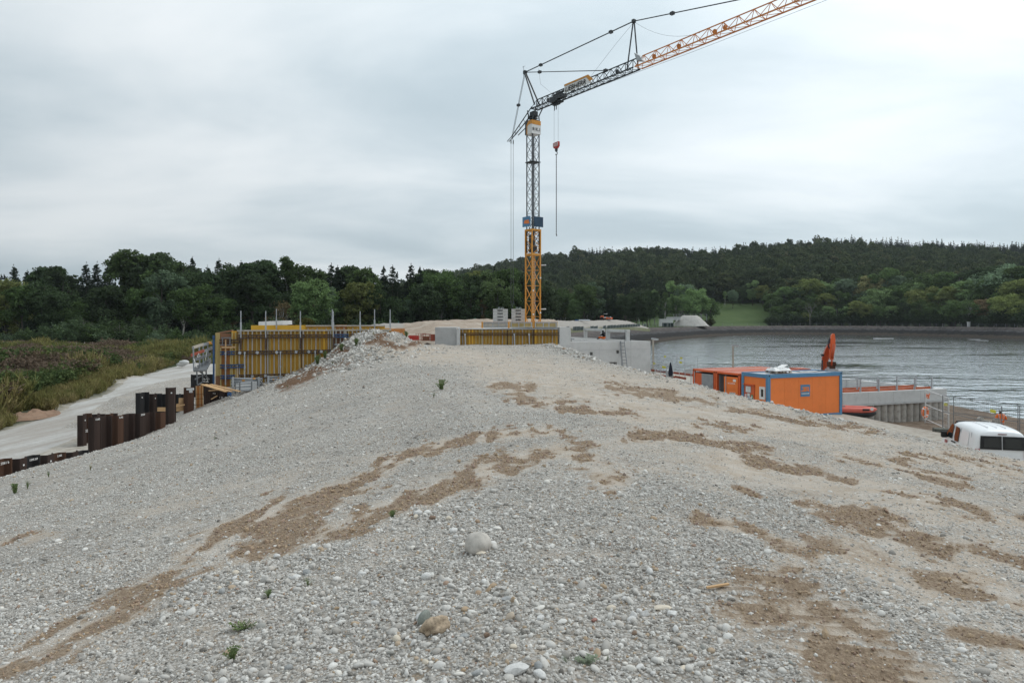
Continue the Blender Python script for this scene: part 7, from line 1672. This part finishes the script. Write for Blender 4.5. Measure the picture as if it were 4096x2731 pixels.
# ------------------------------------------------------------------ spoil bank behind the crane, roller, pipes, dark fence
m_sand, nt, b = mat_new('spoil_sand')
c = ramp(nt, noise(nt, .5, 8, .7), [(.3, (.23, .175, .125)), (.5, (.33, .26, .20)), (.7, (.44, .385, .32))])
c = mixc(nt, ramp(nt, node(nt, 'ShaderNodeMath', {0: attr(nt, 'turf').outputs['Fac'], 1: noise(nt, .6, 5, .7)}, operation='MULTIPLY').outputs[0], [(.2, 0.), (.45, 1.)]), mixc(nt, ramp(nt, attr(nt, 'pale').outputs['Fac'], [(.3, 0.), (.7, 1.)]), c, (.31, .285, .255)), (.10, .105, .05)); nt.links.new(c, b.inputs['Base Color']); b.inputs['Roughness'].default_value = .95; bump(nt, b, noise(nt, 2.5, 6, .7), .6, .15)
pxs = np.linspace(1440, 2600, 200); top = np.interp(pxs, [1440, 1468, 1540, 1640, 1700, 1765, 1850, 1969, 2100, 2194, 2236, 2330, 2420, 2465, 2510, 2542, 2580, 2600], [1312, 1300, 1294, 1291, 1283, 1282, 1279, 1277, 1276, 1275.5, 1282, 1283, 1279, 1279, 1283, 1293, 1306, 1313]) + 2.0 * fbm(pxs * .06, pxs * 0, 301, 3)
foot = np.interp(pxs, [1440, 1640, 1740, 2000, 2250, 2450, 2600], [1338, 1345, 1350, 1345, 1313, 1306, 1308]); Yf = np.interp(pxs, [1440, 1740, 2100, 2250, 2400, 2600], [100, 84, 95, 172, 215, 275]); Yt = np.interp(pxs, [1440, 1740, 2100, 2250, 2400, 2600], [122, 104, 122, 192, 240, 292])
foot = np.where(pxs > 2200, foot + (HZ + 3.42 * F / Yf - foot) * sstep(2200, 2260, pxs), foot); tt = np.array([-.25, 0, .12, .3, .5, .7, .85, 1.0, 1.15, 1.6])
SX, SY, SZ, PL, TF = [], [], [], [], []
for t_ in tt:
    Yk = Yf + (Yt - Yf) * np.clip(t_, -.3, 3); pk = foot + (top - foot) * (np.clip(t_, 0, 1) ** .8); z_ = E - (pk - HZ) / F * Yk
    if t_ < 0: z_ = z_ - 1.6
    if t_ > 1: z_ = E - (top - HZ) / F * Yt - (.15 if t_ < 1.3 else .8)
    x_ = (pxs - CX) / F * Yk; SX.append(x_); SY.append(Yk); SZ.append(z_ + .35 * fbm(x_ * .5, Yk * .5 + t_ * 3, 311, 3) * (1 if 0 < t_ < 1.3 else .3)); PL.append(np.clip(sstep(2190, 2260, pxs) * .9 + sstep(.5, 0, t_) * .6 * sstep(1600, 1750, pxs) + sstep(1640, 1600, pxs) * .8 * (t_ > .6) + .5 * fbm(x_ * .2, Yk * .2, 321, 3), 0, 1)); TF.append(sstep(.42, .22, t_ + 0 * pxs) * sstep(2200, 2260, pxs))
spoil = struct(grid_object('spoil_bank', np.array(SX).T, np.array(SY).T, np.array(SZ).T, m_sand, {'pale': np.array(PL).T, 'turf': np.array(TF).T}))
for px, py in ((1594, 1292), (1900, 1279), (2216, 1280)):
    Yk = float(np.interp(px, pxs, Yt)); p_ = P(px, py, Yk); solo(MB().tube(p_ + Vector((0, 0, -.4)), p_ + Vector((0, 0, .35)), .06, 6, .03), 'survey_peg', simple('green_peg_%d' % px, (.02, .22, .16), .5), 'small green survey peg on the spoil bank %s' % {1594: 'at its low end', 1900: 'near the counterweights', 2216: 'beyond the crane mast'}[px], 'peg', p_ + Vector((0, 0, -.4)))
rl = P(2420, 1280.5, 248); t = thing('road_roller', 'orange single drum road roller with cab parked on the pale fill', 'road roller', rl, R(-25)); t.scale = (.88, .88, .88)
m_ro = simple('roller_orange', (.70, .13, .03), .5, var=.15)
MB().bx(-1.9, -.3, -.8, .8, .7, 1.6).bx(-1.7, -.4, -.7, .7, 1.6, 1.85).build('engine_hood', m_ro, t, local=True, bevel=.12); cb = MB().bx(-.35, .75, -.7, .7, .9, 1.3).bx(-.4, .8, -.75, .75, 2.55, 2.68).build('cab', m_white, t, local=True)
MB().bx(-.3, .7, -.65, .65, 1.3, 2.55).build('cab_glass', m_glass, cb, local=True)
for y_ in (-.85, .85): MB().lathe([(0, -.25), (.6, -.25), (.7, -.15), (.7, .15), (.6, .25), (0, .25)], (-1.1, y_, .7), 18, 'Y').build('wheel', m_black, t, local=True)
MB().lathe([(0, -.85), (.72, -.85), (.72, .85), (0, .85)], (2.0, 0, .72), 22, 'Y').build('drum', m_galv_d, t, local=True); MB().bx(.7, 2.9, -1.05, -.9, .55, 1.0).bx(.7, 2.9, .9, 1.05, .55, 1.0).bx(2.8, 2.95, -1.0, 1.0, .5, 1.1).bx(.7, 1.2, -.9, .9, .6, 1.2).build('drum_frame', m_ro, t, local=True)
pp = P(2330, 1283, 214); t = thing('pipe_bundle', 'bundle of grey pipes lying on the pale fill near the mast', 'pipes', pp)
for k in range(5): MB().tube(pp + Vector((-2.2, .3 * k, .15 + .14 * (k % 2))), pp + Vector((2.4, .3 * k + .3, .12 + .14 * (k % 2))), .13, 8).build('pipe', m_galv, t)
solo(MB().bx(-.6, .6, -.3, .3, 0, .35).bx(-.4, .7, -.2, .25, .35, .5), 'tarpaulin_bundle', m_blue, 'blue tarpaulin bundle at the end of the pipe bundle', 'tarpaulin', pp + Vector((-1.9, -.7, -.05)), local=True)
m_net = simple('dark_green_net', (.028, .042, .040), .85, var=.45, scale=1.5)
k = 0
for pa, pb in ((2264, 2277), (2292, 2306), (2306, 2320), (2320, 2334), (2361, 2375), (2375, 2391), (2412, 2424), (2428, 2440), (2440, 2452), (2452, 2464), (2464, 2476), (2476, 2488), (2488, 2499), (2499, 2510), (2510, 2521), (2521, 2531), (2531, 2541), (2541, 2551), (2551, 2560), (2574, 2584)):
    f_ = lambda px: float(np.interp(px, [2260, 2334, 2440, 2560, 2590], [1322, 1320, 1313, 1305, 1305])); Yk = lambda px: (lambda fo, to, y0, y1: y0 + (y1 - y0) * (max(0., (fo - f_(px)) / (fo - to)) ** 1.25) - .5)(*[float(np.interp(px, pxs, q_)) for q_ in (foot, top, Yf, Yt)])
    a_, b_ = P(pa, f_(pa), Yk(pa)), P(pb, f_(pb), Yk(pb)); h_ = 1.08; t = thing('netted_fence', 'low fence panel covered with dark green net at the foot of the fill', 'fence', a_, 0, 'dark netted fence panels along the reservoir crest')
    sag = RND.uniform(.0, .25); MB().extrude([a_, b_, b_ + Vector((0, 0, h_)), (a_ + b_) / 2 + Vector((0, 0, h_ - sag * .5)), a_ + Vector((0, 0, h_ - sag))], (0, .03, 0)).build('net', m_net, t)
    for p_ in (a_, b_): MB().tube(p_ + Vector((0, -.05, -.5)), p_ + Vector((0, -.05, h_ + .15)), .05, 5).build('post', m_galv, t)
# gravel pile across the water
gp_ = P(2760, 1300, 352); mb = MB(); rng = random.Random(8); n, m_ = 22, 6; vs_ = []
for j in range(m_ + 1):
    r_ = 1 - j / m_ * .62
    for i in range(n):
        a_ = 2 * math.pi * i / n; w_ = 1 + rng.uniform(-.06, .06); vs_.append((9.6 * r_ * w_ * math.cos(a_), 6 * r_ * w_ * math.sin(a_), 5.4 * (j / m_) ** .85 + rng.uniform(-.12, .12) - .5))
fs_ = [(j * n + i, j * n + (i + 1) % n, (j + 1) * n + (i + 1) % n, (j + 1) * n + i) for j in range(m_) for i in range(n)] + [tuple(range(m_ * n, m_ * n + n))]
m_pg = simple('pale_gravel', (.43, .41, .38), .95, var=.25, scale=1.2, bmp=.4)
solo(mb.add(vs_, fs_), 'gravel_pile', m_pg, 'pale gravel pile with a flat top across the reservoir', 'gravel pile', gp_, local=True, smooth=True)
c0 = P(2664, 1292, 345); solo(MB().bx(-3.3, 3.3, -1.4, 1.4, -1.6, 1.8).bx(-3.5, 3.5, -1.6, 1.6, 1.8, 2.1), 'concrete_chamber', m_conc_w, 'white concrete chamber at the foot of the pale gravel pile', 'concrete block', c0, local=True)
c0 = P(2695, 1272, 349); solo(MB().bx(-3.6, 3.2, -1.2, 1.2, -1.0, .55).bx(-3.4, 3.0, -1.4, -1.2, .1, .5), 'concrete_slab', m_conc, 'flat grey concrete slab on the shoulder of the gravel pile', 'concrete slab', c0, local=True)
for k, (px, lab) in enumerate(((2660, 'dark green netted fence stretch beside the white chamber'), (2683, 'dark green box like net at the foot of the gravel pile'))): c0 = P(px, 1305, 338); solo(MB().bx(-1.3, 1.3, -.05, .05, -.4, 1.7).tube((-1.3, -.1, -.4), (-1.3, -.1, 1.9), .06, 5).tube((1.3, -.1, -.4), (1.3, -.1, 1.9), .06, 5), 'net_screen', m_net, lab, 'net', c0, local=True)
pts = [P(px, 1268, 356) for px in range(2695, 2832, 22)]
hf = thing('pile_top_fence', 'thin mesh fence standing along the top of the pale gravel pile', 'fence', pts[0])
for p_ in pts: MB().tube(p_ + Vector((0, 0, -2.2)), p_ + Vector((0, 0, 1.5)), .06, 5).build('post', m_galv, hf)
mb = MB()
for a_, b_ in zip(pts[:-1], pts[1:]):
    for z_ in (.1, .8, 1.5): mb.tube(a_ + Vector((0, 0, z_)), b_ + Vector((0, 0, z_)), .03, 3, cap=False)
mb.build('wire', m_galv, hf)
pts = [P(px, 1304, 300 + (px - 2570) * .22) for px in range(2570, 2800, 14)]
hf = thing('wire_fence', 'long thin wire fence between the netted fence and the gravel pile', 'fence', pts[0])
for p_ in pts: MB().tube(p_ + Vector((0, 0, -.4)), p_ + Vector((0, 0, 1.4)), .05, 5).build('post', m_galv, hf)
# scrub mound beside the gravel pile
for px, Y, h_, wd_ in ((2800, 372, 4.2, 2.2), (2825, 376, 3.6, 2), (2842, 380, 4.5, 1.8), (2780, 368, 2.6, 2.0), (3112, 414, 6, 1.6), (3135, 412, 5, 1.8)):
    X_ = at_px(px, Y); plant('bush', 'bush', 'low brownish scrub bush at the end of the gravel pile' if px < 3000 else 'dark bush at the corner of the green meadow', 'bush', X_, Y, h_, (.075, .07, .035) if px < 3000 else DARK, G_R, wide=wd_)

# ------------------------------------------------------------------ meadow fence and sign
pm_ = MB().tube((0, 0, -.3), (0, 0, 1.25), .06, 6).mesh('meadow_post', m_tim_g)
for k in range(26):
    px = 8 + k * 33 + RND.uniform(-4, 4); Y = 133 + RND.uniform(-1, 1); X_ = at_px(px, Y); z_ = float(ground_z(np.array([X_]), np.array([Y]))[0]) + .55
    o = bpy.data.objects.new('fence_post', pm_); o.location = (X_, Y, z_ + .2); o.rotation_euler = (RND.uniform(-.08, .08), RND.uniform(-.1, .1), 0); COL.objects.link(o); tag(o, 'thin wooden fence post along the meadow below the wood', 'post', 'fence posts along the meadow')
Y = 132; X_ = at_px(463, Y); z_ = float(ground_z(np.array([X_]), np.array([Y]))[0]); t = thing('notice_sign', 'small white notice sign on a post in the meadow fence', 'sign', (X_, Y, z_)); MB().bx(X_ - .05, X_ + .05, Y - .05, Y + .05, z_ - .2, z_ + 2.0).build('post', m_tim_g, t); MB().bx(X_ - .38, X_ + .38, Y - .1, Y - .06, z_ + 1.55, z_ + 2.1).build('board', m_white, t)
# bare earth heaps in the meadow, pale boulders
for k, (X_, Y_, rx_, ry_, h_, mt) in enumerate(((-60.5, 74, 4.8, 3.2, 1.6, m_sand), (-31.6, 45.0, 1.3, 2.4, .28, m_sand))):
    mb = MB(); n, m_ = 48, 16; vs_ = []
    for j in range(m_ + 1):
        r_ = 1 - j / m_
        for i in range(n):
            a_ = 2 * math.pi * i / n; cx__, cy__ = r_ * math.cos(a_), r_ * math.sin(a_); lw = 1 + .5 * float(fbm(cx__ * 2.2 + 9, cy__ * 2.2 + 3 * k, 41, 2)); lz = float(fbm(cx__ * 5 + 3, cy__ * 5 + 7 * k, 51, 3))
            vs_.append((rx_ * cx__ * lw, ry_ * cy__ * lw, h_ * (1 - r_ ** 1.5) * (.8 + 1.5 * lz) + (.5 * lz * h_ if r_ < .9 else -.1)))
    fs_ = [(j * n + i, j * n + (i + 1) % n, (j + 1) * n + (i + 1) % n, (j + 1) * n + i) for j in range(m_) for i in range(n)]
    me_obj = solo(mb.add(vs_, fs_), 'earth_heap', simple('reddish_earth_%d' % k, (.24, .155, .105), .95, var=.4, scale=1.5, bmp=.5), ('bare reddish earth heap among the meadow herbs', 'low clods of reddish earth beside the haul road')[k], 'earth heap', (X_, Y_, float(ground_z(np.array([X_]), np.array([Y_]))[0])), local=True, smooth=True)
for k, (px, py, s_) in enumerate(((737, 1449, 1.1), (726, 1457, .9))):
    p_ = P(px, py, 92); g_ = float(ground_z(np.array([p_.x]), np.array([p_.y]))[0]); o = bpy.data.objects.new('boulder', rock_mesh('pale_boulder_%d' % k, 40 + k, 2, m_conc_w, .6)); o.location = (p_.x, p_.y, max(g_ + .15, p_.z)); o.scale = (s_ * 1.3, s_, s_); COL.objects.link(o); tag(o, ('larger pale boulder in the grass behind the work platform', 'smaller pale boulder beside the larger one in the grass')[k], 'boulder')

# ------------------------------------------------------------------ single stones and weeds on the embankment
def stone_mat(name, col, var=.3, scale=6):
    m = simple(name, col, .85, var=var, scale=scale, bmp=.25); return m
m_s1 = stone_mat('boulder_beige', (.56, .52, .47), .35, 3); m_s2 = stone_mat('green_grey_stone', (.20, .215, .19), .3, 8); m_s3 = stone_mat('conglomerate', (.40, .31, .22), .6, 9); m_s4 = stone_mat('white_stone', (.60, .59, .57), .25, 5); m_s5 = stone_mat('grey_stone', (.33, .335, .33), .3, 5); m_s6 = stone_mat('brown_stone', (.23, .16, .115), .4, 5); m_s7 = stone_mat('red_stone', (.30, .15, .12), .3, 5); m_s8 = stone_mat('cream_stone', (.62, .55, .45), .2, 5)
def stone(px, py, wpx, label, mat, seed, flat=.75, angular=0., rot=0., lump=.22, sub=3, group=None, sy=.85, sz=1.0, tilt=0.):
    h_ = hit_heap(px, py); s_ = wpx / F * h_[1]
    o = bpy.data.objects.new('stone', rock_mesh('stone_%d' % seed, seed, sub, mat, flat, angular, lump)); zz = float(sheet(hZ, np.array([h_[0]]), np.array([h_[1]]))[0])
    o.location = (h_[0], h_[1], zz + s_ * flat * sz * .27); o.rotation_euler = (tilt, 0, rot); o.scale = (s_, s_ * sy, s_ * sz); COL.objects.link(o); return tag(o, label, 'stone', group)
stone(1912, 2205, 118, 'largest rounded beige boulder lying alone on the pebbles', m_s1, 1001, .86, 0, .5, .18, sz=1.0)
stone(1925, 2215, 36, 'flat mushroom shaped pebble leaning on the largest boulder', m_s8, 1002, .4, 0, .2)
stone(1696, 2490, 66, 'smooth green grey stone touching the rough brown lump', m_s2, 1003, .95, .25, 1.2, .15)
stone(1742, 2530, 108, 'rough brown lump of cemented gravel with pits', m_s3, 1004, .72, 0, .3, .55, sub=4)
stone(2066, 2690, 84, 'pale angular stone with a white vein in the foreground pebbles', m_s4, 1005, .65, .9, .4)
stone(2158, 2710, 52, 'white rounded stone next to the pale veined stone', m_s4, 1006, .7, .3, 2.1)
stone(2532, 2478, 50, 'upright pale grey pointed stone among the coarse pebbles', m_s4, 1007, .9, .8, 1.0)
stone(2580, 2462, 42, 'blocky white stone behind the upright pointed stone', m_s4, 1008, .8, .9, .2)
stone(2650, 2436, 66, 'thin cream coloured flat stone slab', m_s8, 1009, .32, .7, .1)
stone(2690, 2462, 54, 'light grey angular stone below the cream slab', m_s4, 1010, .55, .8, .9)
stone(2376, 2485, 36, 'red brown angular stone among pale pebbles', m_s7, 1011, .6, .95, .7)
stone(2540, 2540, 28, 'dark brown rounded stone near the red one', m_s6, 1012, .8, .5, .3)
stone(1946, 2548, 30, 'brown angular stone between the rough lump and the veined stone', m_s6, 1013, .9, .9, .8)
stone(2028, 2410, 44, 'grey brown broken stone on the small pebble ridge', m_s5, 1014, .7, .9, .4)
stone(1855, 2552, 44, 'pale greenish flat stone beside the rough lump', m_s5, 1015, .5, .4, .4)
stone(1908, 2700, 40, 'grey cobble at the foot of the foreground pebbles', m_s5, 1016, .7, .1, .4)
stone(1672, 2060, 34, 'pair forming white cobble above the largest boulder', m_s4, 1017, .8, .2, .4)
stone(1664, 2072, 26, 'smaller beige cobble touching the white cobble above the boulder', m_s8, 1018, .8, .2, 1.4)
stone(1813, 2130, 36, 'white cobble just uphill of the largest boulder', m_s4, 1019, .7, .1, .9)
stone(1822, 2150, 26, 'second white cobble below the uphill white cobble', m_s4, 1020, .7, .4, .1)
stone(1795, 2078, 30, 'tan cobble in the line of stones above the boulder', m_s8, 1021, .7, .1, .4)
stone(1728, 2075, 26, 'dark brown cobble in the line of stones above the boulder', m_s6, 1022, .7, .4, .4)
RNDS = random.Random(77)
for k in range(40):
    px, py = (RNDS.uniform(900, 2900), RNDS.uniform(2250, 2715)) if k < 28 else (RNDS.uniform(850, 1250), RNDS.uniform(2180, 2420)); stone(px, py, RNDS.uniform(24, 46), 'pale fist sized river cobble lying among smaller pebbles', RNDS.choice((m_s4, m_s4, m_s5, m_s1, m_s8)), 1100 + k, RNDS.uniform(.55, .8), RNDS.choice((0, .1, .3, .7)), RNDS.uniform(0, 6), sub=2, group='fist sized cobbles on the embankment')
for k in range(14):
    px = 3000 + 1000 * k / 14 + RNDS.uniform(-20, 20); py = float(np.interp(px, [3000, 3200, 3400, 3560, 3750, 3900, 4096], [1598, 1633, 1668, 1698, 1750, 1785, 1815]))
    if hit_heap(px, py) and hit_heap(px, py)[1] < 45: stone(px, py, RNDS.uniform(14, 24), 'pale cobble on the rim of the embankment above the site', RNDS.choice((m_s4, m_s5, m_s1)), 1200 + k, .7, .2, RNDS.uniform(0, 6), sub=2, group='cobbles along the embankment rim')
m_weed = m_leaf
def weed_mesh(seed, h, n, spread, leafw, grassy):
    rng = np.random.default_rng(seed); Q = []
    for k in range(n):
        az = rng.uniform(0, 6.28); ln = rng.uniform(.1, 1) * spread; hh = h * rng.uniform(.5, 1); prev = np.array([0, 0, 0.]); segs = 5; w_ = leafw * rng.uniform(.6, 1.2)
        for s_ in range(1, segs + 1):
            t_ = s_ / segs; q = np.array([math.cos(az) * ln * t_ ** 1.6, math.sin(az) * ln * t_ ** 1.6, hh * (t_ - .25 * t_ * t_)]); sd = np.array([-math.sin(az), math.cos(az), 0]) * w_
            if grassy: Q.append([prev - sd * (1.1 - t_), prev + sd * (1.1 - t_), q + sd * (1 - t_) * .8, q - sd * (1 - t_) * .8])
            else:
                for sg_ in (-1, 1): tip = q + sd * sg_ * 5 + np.array([0, 0, w_ * rng.uniform(-1, 2)]); Q.append([q, q + (q - prev) * .6 + sd * sg_ * 2, tip, q - (q - prev) * .5 + sd * sg_ * 2])
                Q.append([prev - sd * .2, prev + sd * .2, q + sd * .2, q - sd * .2])
            prev = q
    Q = np.array(Q); return quads_mesh('weed_leaves_%d' % seed, Q, m_weed, np.clip(rng.normal(.5, .2, len(Q)), 0, 1))
WM = [weed_mesh(1, .22, 9, .10, .008, False), weed_mesh(2, .16, 26, .12, .005, True), weed_mesh(3, .12, 8, .14, .012, False), weed_mesh(4, .6, 14, .22, .016, False), weed_mesh(5, .5, 34, .2, .008, True)]
WL = [(1232, 2340, 1, 1.2, 'grassy green weed tuft alone on the left gravel slope'), (980, 2510, 2, 1.0, 'broad leaved green weed low on the near gravel slope'), (1075, 2390, 0, .6, 'small dark green weed among coarse stones'), (930, 2640, 0, .8, 'thin green weed near the foreground edge of the slope'), (1570, 2070, 0, .8, 'slender green weed above the largest boulder'), (2340, 2655, 2, .7, 'grey green weed rosette beside the pale veined stone'), (2262, 2650, 1, .7, 'dry grass blade beside the grey green rosette'), (2430, 2640, 1, .5, 'tiny grass tuft beyond the grey green rosette'), (195, 1908, 4, 1.0, 'green weed clump high on the left slope by the low sheet piles'), (362, 1880, 4, .9, 'dry weed clump on the slope below the tall sheet pile row'), (110, 1955, 4, 1.2, 'spreading weed clump at the slope edge beside the road'), (60, 1975, 3, .8, 'dark weed with stalks at the slope edge'), (1765, 1560, 0, 3.0, 'single tall stalk weed on the plateau edge'), (1735, 1590, 4, 1.0, 'grass tuft below the tall stalk weed'), (1270, 1460, 3, 1.9, 'tall dark green weed against the yellow formwork'), (1300, 1435, 3, 1.5, 'bushy weed just above the tallest one at the formwork'), (1365, 1410, 3, 1.5, 'dark weed on the side of the rubble mound'), (1425, 1385, 3, 1.6, 'weed high on the rubble mound'), (1625, 1350, 3, 1.4, 'dark weed at the far end of the rubble mound'), (1330, 1460, 4, 1.2, 'grass tuft under the rubble mound'), (1495, 1345, 4, 1.6, 'dry grass on top of the rubble mound'), (1270, 1520, 4, 1.0, 'grass tuft on the earthy patch of the shoulder'), (1150, 1555, 4, .9, 'small grass tuft lower on the earthy shoulder'), (720, 1720, 4, .7, 'grass sprig on the slope below the plywood board'), (860, 1760, 4, .6, 'grass sprig in the middle of the upper slope'), (555, 1720, 4, .9, 'weed at the foot of the rusty pile row'), (480, 1745, 3, .9, 'weed in front of the rusty pile row'), (420, 1765, 3, .9, 'dark weed near the end of the rusty pile row')]
for px, py, k, s_, lab in WL:
    h_ = hit_heap(px, py)
    if not h_: continue
    zz = float(sheet(hZ, np.array([h_[0]]), np.array([h_[1]]))[0]); o = bpy.data.objects.new('weed', WM[k]); o.location = (h_[0], h_[1], zz - .01); s_ *= .72; o.scale = (s_, s_, s_); o.rotation_euler = (0, 0, px); o.color = ((.15, .20, .085, 1), (.26, .24, .11, 1), (.11, .15, .09, 1))[0 if 'dry' not in lab else 1] if 'grey' not in lab else (.24, .28, .20, 1); COL.objects.link(o); tag(o, lab, 'weed')
h_ = hit_heap(2875, 2362); solo(MB().bar((-.09, 0, .012), (.09, .05, .02), .022, .012), 'wood_splinter', m_tim_n, 'short yellow wood splinter on the gravel track', 'wood', (h_[0], h_[1], h_[2] + .01), local=True)
# ------------------------------------------------------------------ thin haze: one even box of air round everything
m_haze = bpy.data.materials.new('haze_air'); m_haze.use_nodes = True; nt = m_haze.node_tree; nt.nodes.clear()
o_ = nt.nodes.new('ShaderNodeOutputMaterial'); v_ = nt.nodes.new('ShaderNodeVolumePrincipled')
v_.inputs['Color'].default_value = (.82, .90, .97, 1); v_.inputs['Density'].default_value = 0.00007; v_.inputs['Anisotropy'].default_value = 0.1
nt.links.new(v_.outputs[0], o_.inputs['Volume'])
hz_box = MB().bx(-2700, 2700, -2700, 4300, -5, 190).build('haze', m_haze); hz_box['kind'] = 'stuff'; hz_box['label'] = 'thin pale haze in the air'; hz_box['category'] = 'haze'
